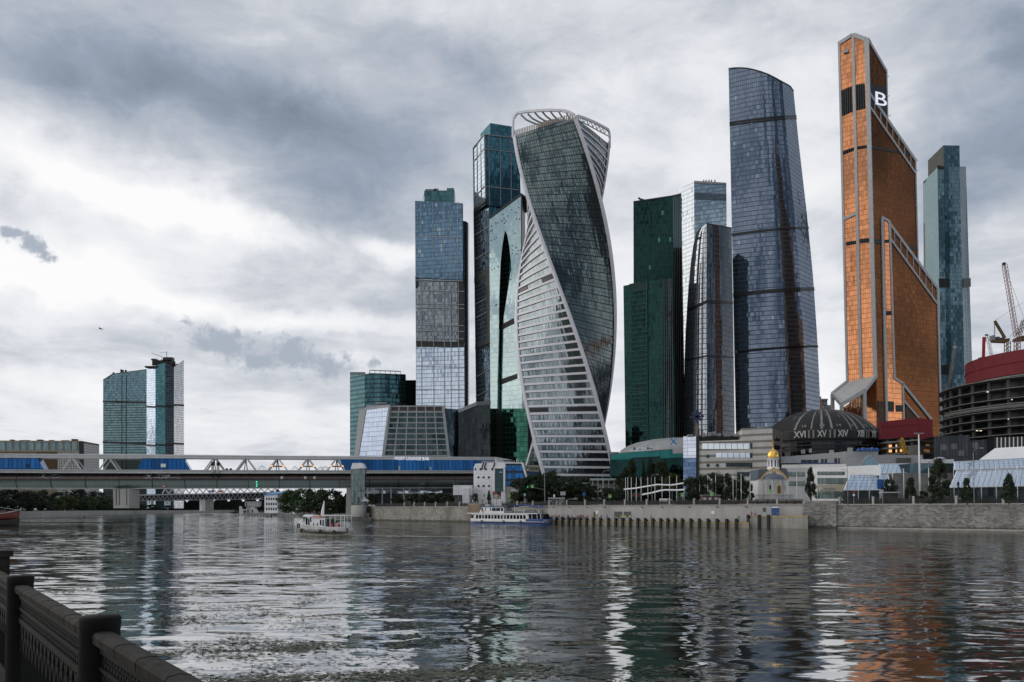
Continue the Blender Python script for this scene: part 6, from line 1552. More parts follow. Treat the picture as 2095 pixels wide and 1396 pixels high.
def building_site():
    t = thing('unfinished_ring_block', 'round concrete building under construction with red wrapped top storeys at the right edge', 'building', (297,440,GZ))
    c = V((297,440,0)); sl = mat('raw_slab', (.21,.21,.20), .85, var=.2, vscale=.4); cl = mat('raw_column', (.075,.08,.078), .85, var=.25, vscale=.4)
    mb = MB(); mb.lathe([(49,74),(49,80),(49.3,80),(49.3,80.4),(49,80.4),(49,86),(46,86.2),(.1,86.2)], c, 72); mb.build('red_wrapping', mat('dark_red_sheet', (.17,.013,.022), .75, var=.22, vscale=.15), t)
    zs = [70.5,65.4,60.4,54.8,50.6,46.6,42.6,38.6,34.6,30.6,26.6,22.6]
    for i, z in enumerate(zs):
        mb = MB(); R = 62 if z < 72 else 50; mb.lathe([(30,z),(R,z),(R+.4,z-.02),(R+.4,z+.28),(R,z+.28),(30,z+.28)], c, 72); mb.build('floor_slab', sl, t)
    mb = MB(); mb.lathe([(49.5,73),(49.5,73.6),(30,73.6)], c, 72); mb.build('floor_slab', sl, t)
    mb = MB(); mb.lathe([(54,GZ),(54,70.6),(33,70.6),(33,85)], c, 60); mb.build('shade_drum', M['black'], t)  # black drum stands in for the deep shade between the floor slabs
    for k in range(24):
        a = -math.pi/2 + (k-12)/24*math.pi*1.3 - .35; p = c + V((math.cos(a)*59.5, math.sin(a)*59.5, 0))
        mb = MB(); mb.tube([(p.x,p.y,GZ),(p.x,p.y,70.5)], .95, 8); mb.build('column', cl, t)
    for k in range(20):
        a = -math.pi/2 + (k-13)/20*math.pi*.9; p = c + V((math.cos(a)*47, math.sin(a)*47, 0))
        mb = MB(); mb.tube([(p.x,p.y,70.5),(p.x,p.y,74.2)], .7, 8); mb.build('column', cl, t)
    rr = random.Random(4)
    for i in range(40):
        z = rr.choice(zs[:9]); a = -math.pi/2 - rr.uniform(-.1,1.35); r = rr.uniform(56,61); p = c + V((math.cos(a)*r, math.sin(a)*r, z-.35))
        mb = MB(); mb.box(p, (.9,.5,.3), a); mb.build('work_lamp', M['litlamp'], t)
    mb = MB(); mb.lathe([(62.7,55.6),(63.0,56.4),(62.7,57.0),(63.2,57.6),(62.6,58)], c, 72, math.pi*.95, math.pi*1.6); mb.build('debris_netting', mat('grey_netting', (.16,.16,.155), .9, var=.3, vscale=.8), t)
    # fluted lower volume with pale stripes
    t = thing('fluted_podium', 'dark fluted glass podium below the round construction site', 'building', W(1975,1035,372)); P = vplane(1911, 385, 2036, 372); g = glass('fluted_dark_glass', (.05,.055,.065), 1.3, 30, .35, .3, (.025,.028,.032), .5)
    mb = MB(); mb.poly([P.hit(x,y) for x,y in ((1911,893),(1984,890),(1984,902),(2034,898),(2034,1036),(1911,1036))], (3,20,0)); mb.build('wall', g, t)
    Q = vplane(2034, 366, 2200, 352); mb = MB(); mb.poly([Q.hit(x,y) for x,y in ((2034,895),(2200,890),(2200,1036),(2034,1036))], (3,20,0)); mb.build('striped_wall', M['black'], t)
    for k in range(15):
        mb = MB(); x = 2039+k*8.4; ppoly(mb, Q, [(x,895.5-k*.25),(x+2.2,895.4-k*.25),(x+2.2,916),(x,916)], .25, .4); mb.build('white_stripe', M['white'], t)
    mb = MB()
    for x, y in ((1925,910),(1946,908),(1990,906),(1960,922)): ppoly(mb, P, [(x,y),(x+12,y),(x+12,y+11),(x,y+11)], .15, .3)
    mb.split('grey_panel', glass('grey_panel_glass', (.13,.14,.15), 1.3, 30, .3, .1, (.05,.05,.05)), t)
    t = thing('red_wrapped_frame', 'unfinished concrete frame half wrapped in dark red sheeting at the foot of the copper tower', 'building', W(1855,1035,408)); P = vplane(1800, 412, 1908, 408)
    mb = MB(); mb.poly([P.hit(x,y) for x,y in ((1803,863),(1880,855),(1908,859),(1908,905),(1883,908),(1878.5,894),(1803,899))], (0,3,0)); mb.build('red_wrapping', bpy.data.materials['dark_red_sheet'], t)
    mb = MB(); pline(mb, P, (1804,874), (1879,868), .2, .15, .2); pline(mb, P, (1880,855), (1882.5,908), .2, .15, .2); mb.build('sheet_seam', mat('seam_red', (.12,.01,.015), .7), t)
    mb = MB(); mb.poly([P.hit(x,y,-14) for x,y in ((1803,870),(1908,865),(1911,1036),(1800,1036))], (0,3,0)); mb.build('rear_wall', M['black'], t)
    for y in (905,917,930):
        mb = MB(); pline(mb, P, (1808,y+1), (1880,y-5), .7, -.3, 12); mb.build('floor_slab', sl, t)
    for x in (1816,1839,1866):
        mb = MB(); pline(mb, P, (x,896), (x,950), 1.1, -.8, 1.2); mb.build('column', cl, t)
    mb = MB(); ppoly(mb, P, [(1858,913),(1883,909),(1910.5,905),(1910.5,1034),(1858,1034)], -.2, 4); mb.build('concrete_wall', mat('site_concrete', (.22,.21,.195), .9, var=.3, vscale=.3), t)
    for x, y in ((1821,913),(1836,912.5),(1821,923),(1836,923),(1844,922)):
        mb = MB(); mb.box(P.hit(x,y,-6), (1.6,.4,1.4), base=False); mb.build('work_lamp', M['litamber'], t)
    def lattice(mb, a, b, w, n=18, th=.16):
        a, b = V(a), V(b); d = (b-a).normalized(); s = d.cross(V((0,1,0))).normalized()*w/2; f = V((0,w/2,0))
        for o in (s+f, s-f, -s+f, -s-f): mb.bar(a+o, b+o, th)
        for k in range(n):
            p, q = a.lerp(b, k/n), a.lerp(b, (k+1)/n); sg = 1 if k % 2 else -1
            mb.bar(p+s*sg-f, q-s*sg-f, th*.7); mb.bar(p+s*sg+f, q-s*sg+f, th*.7)
    rw = mat('red_white_lattice', (.28,.12,.10), .6, var=.5, vscale=.12); yl = mat('crane_ochre', (.12,.075,.025), .6, var=.3, vscale=.4)
    # luffing crane with yellow body left of the tall jib
    t = thing('luffing_crane', 'yellow-brown luffing crane with raised stub jib on the red ring roof', 'crane', W(2061,727,430)); Y = 430
    mb = MB(); lattice(mb, W(2061,728,Y), W(2061,699,Y), 2.0, 7, .3); mb.build('mast', yl, t)
    mb = MB(); mb.poly([W(2032,696,Y), W(2032,700,Y), W(2060,701,Y), W(2066,698,Y), (W(2066,692,Y)), W(2058,693,Y)], (0,2.5,0)); mb.build('slewing_deck', yl, t)
    mb = MB(); rbox(mb, 2031, 686, 2036.5, 696, Y-.3, 3); mb.build('counterweight', M['steel'], t)
    mb = MB(); rbox(mb, 2039, 689, 2046, 695, Y-.2, 2.6); rbox(mb, 2050, 690, 2056, 694.5, Y-.2, 2.6); mb.split('winch_housing', M['dconcrete'], t)
    mb = MB(); mb.bar(W(2056,692,Y), W(2035,657,Y), 1.0, 1.2); mb.build('jib', yl, t)
    mb = MB(); mb.bar(W(2034.5,657,Y), W(2035,686,Y), .3); mb.bar(W(2036,656,Y), W(2062,639,Y+1), .12); mb.bar(W(2062,639,Y+1), W(2095,618,Y+2), .12); mb.build('stay', M['steel'], t)
    t = thing('luffing_crane', 'crane with very tall red and white lattice jib at the right edge', 'crane', W(2082,727,430)); Y = 430
    mb = MB(); lattice(mb, W(2081,728,Y), W(2081,695,Y), 2.0, 8, .3); mb.build('mast', rw, t)
    mb = MB(); mb.poly([W(2076,698,Y), W(2078,692,Y), W(2090,687,Y), W(2125,686,Y), W(2125,696,Y)], (0,2.5,0)); mb.build('slewing_deck', yl, t)
    mb = MB(); lattice(mb, W(2080,690,Y), W(2055,541,Y), 1.7, 40, .2); mb.build('jib', rw, t)
    mb = MB(); rbox(mb, 2053, 537, 2058, 542, Y-.5, 1.2); mb.build('jib_head', M['dark'], t)
    mb = MB(); lattice(mb, W(2084,686,Y), W(2096,655,Y), 1.6, 8, .25); mb.build('back_frame', yl, t)
    mb = MB(); mb.bar(W(2096,655,Y), W(2056,545,Y), .10); mb.bar(W(2066,690,Y), W(2096,655,Y), .15); mb.build('stay', M['steel'], t)
    t = thing('mobile_crane', 'small dark red folded crane on the red ring roof', 'crane', W(2016,735,446)); Y = 446; mb = MB(); mb.bar(W(2012,732,Y), W(2013,690,Y), 1.3, .9); mb.bar(W(2015,700,Y), W(2014.5,690,Y), .8, .8); mb.build('boom', M['red'], t); mb = MB(); rbox(mb, 2007, 731, 2015, 736.5, Y-1, 3); mb.build('base', M['dark'], t)
    t = thing('mobile_crane', 'small pale lattice jib next to the dark red folded crane', 'crane', W(2027,735,446)); mb = MB(); lattice(mb, W(2030,736,Y), W(2020,686,Y), 1.2, 10, .14); mb.build('jib', M['lgrey'], t); mb = MB(); rbox(mb, 2017, 684, 2022, 686.5, Y, 1); mb.build('jib_head', M['dark'], t)
    t = thing('lattice_crane', 'thin pale lattice crane in front of the blue-green tower', 'crane', W(1940,800,480)); Y = 480; mb = MB(); lattice(mb, W(1939,800,Y), W(1954,712,Y), 1.2, 30, .1); mb.build('jib', mat('pale_rust_lattice', (.34,.27,.22), .6), t); mb = MB(); rbox(mb, 1952, 708, 1958, 713, Y, 1.2); mb.build('jib_head', M['lgrey'], t); mb = MB(); mb.bar(W(1939,800,Y), W(1939,830,Y), 1.4); mb.build('mast', M['steel'], t)
    t = thing('lattice_crane', 'yellow lattice boom in front of the red wrapped frame', 'crane', W(1850,930,404)); Y = 404; mb = MB(); lattice(mb, W(1853,929,Y), W(1844,899,Y), 1.4, 9, .3); mb.build('boom', M['yellow'], t); mb = MB(); mb.bar(W(1844,899,Y), W(1847,897,Y), .9); mb.build('boom_head', M['yellow'], t)
building_site()
# ------------------------------------------------------------------ fence, poles, lamps, signs, vehicles
ORD = ['first','second','third','fourth','fifth','sixth','seventh','eighth','ninth','tenth','eleventh','twelfth','thirteenth','fourteenth','fifteenth','sixteenth','seventeenth','eighteenth','nineteenth','twentieth','twenty-first','twenty-second','twenty-third','twenty-fourth','twenty-fifth','twenty-sixth','twenty-seventh','twenty-eighth','twenty-ninth','thirtieth']
def wall_top(px): return 7.3 if px < 1120 else 7.62
PILL = [826,846,867.6,890,913.5,939,1024.5,1056.8,1088.7,1122,1158,1195.6,1235,1277,1321.6,1368.4,1418.6,1471,1528.4,1588.6,1645]
PILR = [1716,1785,1867.5,1955,2051,2150]
def on_wall(px, z, out=-.55):
    p = wall_xy(px) + WN*out; return V((p.x,p.y,z))
mb = MB(); a = on_wall(826, 7.3); 
mb.box((0,0,0), (.62,.62,2.0), -math.pi/4); mb.box((0,0,2.0), (.74,.74,.22), -math.pi/4); mb.poly([(-.3,-.3,2.22),(.3,-.3,2.22),(.3,.3,2.22),(-.3,.3,2.22)], (0,0,.06))
pm = mb.build('stone_post', M['stone'], origin=(0,0,0)); first = True
for i, px in enumerate(PILL+PILR):
    o = pm if first else pm.copy()
    if not first: COL.objects.link(o)
    first = False; o.location = on_wall(px, wall_top(px)-.002)
    n = i if px < 1700 else i - len(PILL)
    tag(o, ('%s pale stone fence post from the bridge pier, on the embankment wall' % ORD[n]) if px < 1700 else '%s stone fence post right of the stair block, on the rough wall' % ORD[n], 'post', 'stone posts of the embankment fence')
fm = mat('iron_fence_paint', (.012,.013,.013), .5)
def railing(px0, px1, label):
    a, b = on_wall(px0, wall_top(max(px0,px1-1))), on_wall(px1, wall_top(max(px0,px1-1))); d = (b-a); L = d.length; d.normalize(); a += d*.45; L -= .9
    t = thing('iron_railing', label, 'railing', (a+d*L/2), 'iron railings of the embankment fence')
    mb = MB(); up = V((0,0,1))
    for z in (.18, 1.25, 1.62): mb.bar(a+up*z, a+d*L+up*z, .12 if z < 1.6 else .18, .14)
    n = max(4, int(L/.34))
    for k in range(n+1): p = a+d*L*k/n; mb.bar(p, p+up*1.6, .10)
    for k in range(n): p = a+d*L*(k+.5)/n; mb.box(p+up*.35, (.2,.05,.75), -math.pi/4)
    mb.build('lattice', fm, t)
    for k in range(1, 3): mb = MB(); p = a+d*L*k/3; mb.bar(p, p+up*1.75, .2); mb.build('upright', fm, t)
for i, (p, q) in enumerate(zip(PILL, PILL[1:])):
    if p == 939: q2 = 968; railing(p, q2, 'short black iron railing left of the brown wooden stair box'); continue
    railing(p, q, 'black iron railing just right of the %s post from the bridge pier' % ORD[i])
for i, (p, q) in enumerate(zip(PILR, PILR[1:])): railing(p, q, 'black iron railing just right of the %s post past the stair block' % ORD[i])
railing(766, 826, 'black iron railing next to the bridge pier, left of all stone posts')
t = thing('stair_box', 'brown boarded stair enclosure on the wall above the bow of the white ship', 'enclosure', on_wall(972, 0))
mb = MB(); a, b = on_wall(962,1.,1.4), on_wall(987,1.,1.4); mb.poly([a, b, b+WN*-3, a+WN*-3], (0,0,7.3)); mb.build('boarding', mat('brown_boards', (.20,.15,.10), .85, var=.3, vscale=.8, streak=True), t)
mb = MB(); mb.poly([a+V((0,0,7.3)), b+V((0,0,7.3)), b+V((0,0,7.3))+WN*-3, a+V((0,0,7.3))+WN*-3], (0,0,.25)); mb.build('coping', M['stone'], t)
# flagpoles
FP = [1280,1284.5,1291.7,1302,1311.7,1325.5,1340,1354.5,1370,1384.6,1399.9,1415.8,1431.5,1448.2,1464.2,1482,1499.9,1516.4,1534.8,1630.5,1651,1672,1756,1778.5,1800.3,1826.5,1849.5,1900.6,1926,1952,1978.3,2008,2038.5,2082]
mb = MB(); mb.tube([(0,0,0),(0,0,6),(0,0,11.2)], [.12,.10,.07], 8); mb.lathe([(.01,.16),(.12,.08),(.12,-.05)], (0,0,11.25), 8)
f0 = thing('flagpole', 'x', 'flagpole', (0,0,0), 'white flagpoles along the embankment'); mb.build('pole', M['white'], f0, True)
mb = MB(); mb.lathe([(.3,0),(.3,.25),(.14,.4)], (0,0,0), 10); mb.build('base', M['concrete'], f0)
for i, px in enumerate(FP):
    o = f0 if i == 0 else copy_tree(f0)
    p = wall_xy(px, WALL_S + 12 + (i%2)*.8); o.location = (p.x, p.y, GZ)
    if px < 1400: o['label'] = 'white flagpole, %s from the left, near the white canopies' % ORD[i]
    elif px < 1540: o['label'] = 'white flagpole, %s from the left of those before the striped trade centre' % ORD[i-11]
    elif px < 1700: o['label'] = 'white flagpole, %s one to the right of the chapel' % ORD[i-19]
    elif px < 1860: o['label'] = 'white flagpole, %s from the left before the blue sloping glass front' % ORD[i-22]
    else: o['label'] = 'white flagpole, %s to the right of the tall floodlight mast' % ORD[i-27]
# floodlight mast and street lamps
t = thing('floodlight_mast', 'very tall pale mast with a crossbar of floodlights before the grey stone hall', 'mast', W(1881,1034,285)); Y = 285
mb = MB(); mb.tube([W(1883,1036,Y), W(1879.5,888,Y)], [.42,.2], 10); mb.build('pole', M['white'], t, True)
mb = MB(); mb.bar(W(1872,887,Y), W(1888,886,Y), .2); mb.build('crossbar', M['steel'], t)
for x in (1872.5,1876,1884,1888): mb = MB(); mb.box(W(x,887,Y-.2), (.6,.35,.45), base=False); mb.build('lamp', M['steel'], t)
LAMPS = [(1005,981,405,-1,'thin grey street lamp in front of the porthole terminal'),(1223.5,972,352,-1,'grey street lamp left of the twin lamp by the long colonnade'),(1233.5,963,352,1,'taller grey street lamp with high arm at the foot of the twisted tower'),(1333,971,330,1,'street lamp with curved arm left of the white van'),(1735,933,256,1,'tall street lamp with curved arm before the white hall'),(1507,960,300,1,'street lamp among the flagpoles before the striped trade centre'),(1993.5,917,228,1,'tall street lamp with curved arm in front of the right sloping glass front'),(938,989,420,-1,'street lamp under the right end of the footbridge'),(857,990,450,1,'slender street lamp below the middle of the lounge pavilion'),(1902,940,300,-1,'white ball-topped lamp post beside the columnar tree')]
for px, py, Y, s, lab in LAMPS:
    t = thing('street_lamp', lab, 'street lamp', W(px,1036,Y) , 'street lamps along the embankment'); b = W(px,HZ,Y); top = W(px,py,Y).z
    ball = 'ball' in lab
    mb = MB(); mb.tube([(b.x,Y,GZ),(b.x,Y,top-1.2)], [.13,.08], 8)
    if not ball: mb.tube([(b.x,Y,top-1.2),(b.x+s*.25,Y,top-.5),(b.x+s*.9,Y,top-.1),(b.x+s*2.1,Y,top)], .07, 6)
    mb.build('pole', M['steel'], t, True)
    mb = MB()
    if ball: mb.lathe([(.01,.9),(.35,.7),(.5,.2),(.35,-.2),(.1,-.3)], (b.x,Y,top-1), 12)
    else: mb.box((b.x+s*2.4,Y,top), (.9,.3,.16), base=False)
    mb.build('lamp', M['offwhite'], t)
    if px in (1735, 1993.5):
        mb = MB(); mb.tube([(b.x,Y,top-5.2),(b.x-.5,Y,top-4.5),(b.x-1.3,Y,top-4.2)], .06, 6); mb.box((b.x-1.6,Y,top-4.2), (.7,.25,.14), base=False); mb.build('side_arm', M['steel'], t)
# traffic light on a long arm
t = thing('traffic_light', 'grey traffic light pole with long arm carrying a green light and a crossing sign', 'traffic light', W(1114,1034,362)); Y = 362
mb = MB(); mb.tube([W(1115,1036,Y), W(1114,970,Y)], .16, 8); mb.bar(W(1114,1002,Y), W(1080,995.5,Y), .14); mb.bar(W(1114,970,Y), W(1119,962,Y), .1); mb.build('pole', M['steel'], t)
def lightbox(x, y, Y, t, on=1):
    mb = MB(); mb.box(W(x,y,Y-.2), (.5,.3,1.3), base=False); hb = mb.build('signal_head', M['black'], t)
    for k, m in enumerate(('dark','dark','litgreen')):
        mb = MB(); p = W(x,y,Y-.38); mb.tube([p+V((0,0,.4-k*.4)), p+V((0,-.06,.4-k*.4))], .17, 10); mb.build('lamp', M[m], hb)
lightbox(1079.6, 994.5, Y, t); 
def crossing_sign(px, py, Y, lab, stand=True):
    t = thing('crossing_sign', lab, 'sign', W(px,1036,Y), 'yellow-green crossing signs'); mb = MB(); c = W(px,py,Y)
    mb.box(c, (1.15,.08,1.3), base=False); mb.build('board', M['signgreen'], t)
    mb = MB(); mb.box(c+V((0,-.06,0)), (.74,.06,.86), base=False); f = mb.build('face', mat('sign_blue_face', (.03,.10,.30), .5) if 'sign_blue_face' not in bpy.data.materials else bpy.data.materials['sign_blue_face'], t)
    mb = MB(); mb.poly([c+V((-.28,-.1,-.3)), c+V((.28,-.1,-.3)), c+V((0,-.1,.28))], (0,-.02,0)); mb.build('white_triangle', M['white'], f)
    if stand: mb = MB(); mb.tube([(c.x,Y+.1,GZ), (c.x,Y+.1,c.z+.6)], .06, 6); mb.build('post', M['steel'], t)
crossing_sign(1089, 995.3, 361.5, 'yellow-green crossing sign hanging from the long traffic light arm', False)
crossing_sign(1248, 1015.6, 338, 'yellow-green crossing sign beside the two dark trees under the colonnade'); crossing_sign(1396.5, 1012.8, 308, 'yellow-green crossing sign right of the white van'); crossing_sign(1455.8, 1011, 300, 'yellow-green crossing sign in front of the trees of the trade centre'); crossing_sign(1577, 1005.5, 281, 'yellow-green crossing sign in front of the chapel apse'); crossing_sign(990.5, 1013.5, 402, 'yellow-green crossing sign in front of the porthole terminal'); crossing_sign(1041.5, 1014.5, 392, 'yellow-green crossing sign above the green pedestrian light')
t = thing('traffic_light', 'lone green traffic light right of the billboard', 'traffic light', W(1042,1034,390)); lightbox(1042, 1022, 390, t); mb = MB(); mb.tube([W(1042,1036,390), W(1042,1018,390)], .08, 6); mb.build('post', M['steel'], t)
t = thing('traffic_light', 'dark traffic light on a short post before the right sloping glass front', 'traffic light', W(1961,1034,232))
mb = MB(); mb.box(W(1960.5,990.5,232), (.5,.3,1.1), base=False); mb.box(W(1961,997.5,232), (.6,.1,.6), base=False); mb.build('signal_head', M['black'], t); mb = MB(); mb.tube([(W(1961,HZ,232.2).x,232.2,GZ), W(1961,986,232.2)], .09, 6); mb.build('post', M['dark'], t)
def sign(name, lab, x0, y0, x1, y1, Y, m, posts=1, extra=None):
    t = thing(name, lab, 'sign', W((x0+x1)/2,1036,Y)); mb = MB(); rbox(mb, x0, y0, x1, y1, Y, .15); mb.build('board', m, t)
    for k in range(posts):
        x = (x0+x1)/2 if posts == 1 else x0+(x1-x0)*k/(posts-1); p = W(x,HZ,Y+.1); mb = MB(); mb.tube([(p.x,Y+.1,GZ),(p.x,Y+.1,W(x,y1-1,Y).z)], .07, 6); mb.build('post', M['steel'], t)
    return t
sign('notice_board','pale square notice board on a post behind the bus shelter',1146.5,1006,1157,1013.5,345,M['lgrey'])
sign('road_sign','small blue road sign in front of the embankment trees',1071.5,1010,1075.5,1015,370,mat('pale_blue_sign',(.30,.42,.55),.5))
sign('road_sign','small white sign left of the bus shelter',1132,1012,1135.5,1017.5,350,M['white'])
sign('road_sign','small blue sign among the trees right of the bus shelter',1192,1008,1198,1014,345,M['blue'])
sign('road_sign','round red no-entry sign over a white sign, before the blue sloping glass front',1745,1005.5,1749,1009,250,M['red'])
sign('road_sign','small round white sign just below the red no-entry sign',1745.2,1011,1748.8,1015,249.8,M['white'])
sign('banner','pair of blue hanging banners before the blue sloping glass front',1795,981,1808,1001,262,M['blue'])
sign('notice_board','white information board under the blue hanging banners',1800,1002,1808,1020,258,M['offwhite'])
sign('banner_post','small blue and white board in front of the trees near the colonnade',1232,1009,1236,1012,345,M['white'])
t = sign('billboard','black-framed billboard with red and white posters before the porthole terminal',1008,1006,1025,1020.5,398,M['black'])
for x0,y0,x1,y1,m in ((1009.5,1007,1017,1011,mat('faded_red_poster',(.45,.08,.06),.6)),(1009,1012,1019.5,1019.5,mat('picture_poster',(.42,.40,.33),.6,var=.6,vscale=1.6)),(1020,1012.2,1024,1016,M['red']),(1021,1016,1024,1019.5,M['offwhite'])):
    mb = MB(); rbox(mb, x0, y0, x1, y1, 397.9, .08); mb.build('poster', m, t)
t = thing('bus_shelter', 'pale flat-roofed bus shelter with lit panels behind the embankment fence', 'shelter', W(1139,1034,345)); Y = 346
mb = MB(); rbox(mb, 1122, 1018.5, 1156, 1020.3, Y, 2.2); mb.build('roof', M['offwhite'], t)
for x in (1124,1131,1154): mb = MB(); rbox(mb, x, 1020.3, x+.8, 1036, Y+.3, .2); mb.build('post', M['steel'], t)
for x in (1136.5,1143.5,1149): mb = MB(); rbox(mb, x, 1021.5, x+5, 1034, Y+1.8, .1); mb.build('panel', mat('shelter_panel_%d'%x, (.34,.38,.38), .3, var=.4, vscale=2), t)
# vehicles
def car(lab, px, Y, body, heading=-math.pi/4, kind='car', group=None, name='parked_car'):
    p = W(px, HZ, Y); t = thing(name, lab, kind, (p.x,p.y,GZ), group)
    def X(x, y, z): c, s = math.cos(heading), math.sin(heading); return V((p.x+x*c-y*s, p.y+x*s+y*c, GZ+z))
    def prism(pts, w): 
        mb = MB(); mb.poly([X(x,-w/2,z) for x, z in pts], X(0,w,0)-X(0,0,0)); return mb
    if kind == 'van':
        prism([(-2.9,.4),(2.9,.4),(3.0,.9),(2.9,1.25),(2.2,1.5),(1.55,2.35),(1.2,2.75),(-2.9,2.75)], 2.1).build('body', body, t)
        prism([(1.0,1.5),(2.0,1.5),(1.45,2.25),(1.0,2.25)], 2.14).build('window', M['darkglass'], t)
        prism([(.05,.55),(.7,.55),(.7,2.4),(.05,2.4)], 2.13).build('door', M['black'], t)
        mb = MB(); mb.poly([X(2.22,-.9,1.52), X(2.22,.9,1.52), X(1.62,.9,2.32), X(1.62,-.9,2.32)], (.03,0,.02)); mb.build('windscreen', M['darkglass'], t); wx, r = (-1.9,1.9), .38
    else:
        prism([(-2.2,.35),(2.2,.35),(2.25,.65),(2.1,.85),(1.2,.98),(-2.1,1.0),(-2.25,.8)], 1.8).build('body', body, t)
        prism([(1.05,.97),(.45,1.42),(-1.2,1.45),(-1.85,.99)], 1.6).build('cabin', M['darkglass'], t)
        prism([(.4,1.42),(-1.15,1.45),(-1.1,1.5),(.35,1.48)], 1.56).build('roof', body, t); wx, r = (-1.4,1.4), .33
    for x in wx:
        for y in (-.86,.86): mb = MB(); mb.tube([X(x,y-.1,r), X(x,y+.1,r)], r, 12); mb.build('wheel', M['rubber'], t)
    if 'taxi' in lab:
        mb = MB(); mb.poly([X(-1.7,-.92,.5), X(.9,-.92,.5), X(.9,-.92,.85), X(-1.9,-.92,.85)], X(0,.02,0)-X(0,0,0)); mb.build('side_stripe', mat('taxi_orange', (.6,.30,.02), .5) if 'taxi_orange' not in bpy.data.materials else bpy.data.materials['taxi_orange'], t)
    return t
car('white delivery van with open dark side door under the white pointed canopy', 1365, 318, M['white'], -.12, 'van', None, 'delivery_van')
for i, (px, lab) in enumerate(((1527,'white and orange taxi at the left end of the row by the chapel'),(1560,'white and orange taxi in front of the left side of the chapel'),(1603,'white and orange taxi in front of the right side of the chapel'),(1635,'white and orange taxi just right of the chapel'),(1666,'white and orange taxi at the right end of the row by the stair block'))):
    car(lab, px, wall_xy(px, WALL_S+9).y, M['white'], -math.pi/4, 'taxi', 'taxis parked along the embankment by the chapel', 'taxi')
for i, (px, m, lab) in enumerate(((1495,'dark','dark car among the flagpoles left of the chapel taxis'),(1478,'dark','dark car furthest left before the trade centre trees'),(1057,'red','red car passing behind the fence right of the billboard'),(1218,'lgrey','grey car behind the fence below the long colonnade'),(1232,'white','white car behind the fence below the long colonnade'),(760,'white','white car beside the lift tower'),(800,'lgrey','grey car on the road right of the lift tower'),(880,'offwhite','pale car on the road below the lounge pavilion'))):
    car(lab, px, wall_xy(px, WALL_S+14).y, M[m], -math.pi/4, 'car', 'cars on the embankment road')
car('white car parked on the landing beside the beige shed', 500, 845, M['white'], 0, 'car', None); bpy.context.view_layer.update()
for o in S.objects:
    if o.get('label','').startswith('white car parked on the landing'): o.location.z = 4.6
t = thing('site_trailer', 'low maroon and white shed among the flagpoles before the trade centre', 'shed', W(1456,1034,300)); mb = MB(); rbox(mb, 1438, 1014, 1474, 1036, 302, 4); mb.build('wall', mat('dull_maroon', (.13,.07,.065), .7), t)
for x in (1439,1450,1462): mb = MB(); rbox(mb, x, 1018, x+6, 1024, 301.9, .1); mb.build('panel', M['offwhite'], t)
mb = MB(); rbox(mb, 1437, 1012.5, 1475, 1014.2, 301.5, 5); mb.build('roof', M['steel'], t)
t = thing('bus_shelter', 'dark bus shelter with pale roof line under the blue banners', 'shelter', W(1822,1034,254)); mb = MB(); rbox(mb, 1804, 1006.5, 1842, 1009, 254, 2); mb.build('roof', M['lgrey'], t); mb = MB(); rbox(mb, 1806, 1009, 1840, 1036, 255.6, .3); mb.build('rear_panel', M['dconcrete'], t)
for x in (1806,1839): mb = MB(); rbox(mb, x, 1009, x+.9, 1036, 254.2, .2); mb.build('post', M['steel'], t)
# quay furniture
QF = [1125,1138,1150.3,1163.2,1173,1186,1199.4,1213.3,1227.7,1244,1259.2,1273.3,1288.6,1304.4,1319.7,1335,1351,1365.5,1380,1395,1412.8,1430,1448,1466.5,1486,1505.5]
mb = MB(); mb.box((0,0,-1.3), (.75,.75,4.2), -math.pi/4); mb.poly([V((0,0,2.0))+WD*.37+WN*-.3, V((0,0,2.0))-WD*.37+WN*-.3, V((0,0,2.0))-WD*.37+WN*-1.5, V((0,0,2.0))+WD*.37+WN*-1.5], (0,0,.02))
mb.poly([V((0,0,2.9))+WN*-.36+WD*-.3, V((0,0,1.8))+WN*-.36+WD*-.3, V((0,0,1.8))+WN*-1.7+WD*-.3], WD*.6)
fp = mb.build('fender_pile', M['rubber'], origin=(0,0,0))
for i, px in enumerate(QF):
    o = fp if i == 0 else fp.copy()
    if i: COL.objects.link(o)
    p = q_xy(px, QS-.75); o.location = (p.x,p.y,0); tag(o, 'black upright fender pile, %s along the quay counted from the white ship' % ORD[i], 'fender pile', 'black fender piles along the quay edge')
for i, px in enumerate((1530,1552.5,1571.5)):
    o = fp.copy(); COL.objects.link(o); p = q_xy(px, 345.2); o.location = (p.x,p.y,.9); o.scale = (1,1,1.15); tag(o, 'taller black fender pile, %s from the left on the raised quay block' % ORD[i], 'fender pile', 'black fender piles along the quay edge')
def rail_line(name, lab, pts, h, step, m):
    t = thing(name, lab, 'railing', pts[0].lerp(pts[-1],.5)); mb = MB(); up = V((0,0,1))
    for a, b in zip(pts, pts[1:]):
        L = (b-a).length; n = int(L/step)
        for z in (h, h*.55): mb.bar(a+up*z, b+up*z, .05)
        for k in range(n+1): p = a.lerp(b, k/n); mb.bar(p, p+up*h, .06)
    mb.build('rails', m, t)
rail_line('quay_railing', 'thin grey railing along the landing quay behind the black piles', [q_xy(1122,QS+1.5)+V((0,0,QZ)), q_xy(1530,QS+1.5)+V((0,0,QZ))], 1.15, 2., M['steel'])
rail_line('quay_railing', 'thin grey railing on the raised quay block around the blue cabin', [q_xy(1537,352)+V((0,0,3.9)), q_xy(1600,352)+V((0,0,3.9))], 1.15, 1.6, M['steel'])
t = thing('portable_toilet', 'blue portable toilet cabin with white roof on the raised quay block', 'portable toilet', q_xy(1586,360)+V((0,0,3.9))); p = q_xy(1586,360)+V((0,0,3.9))
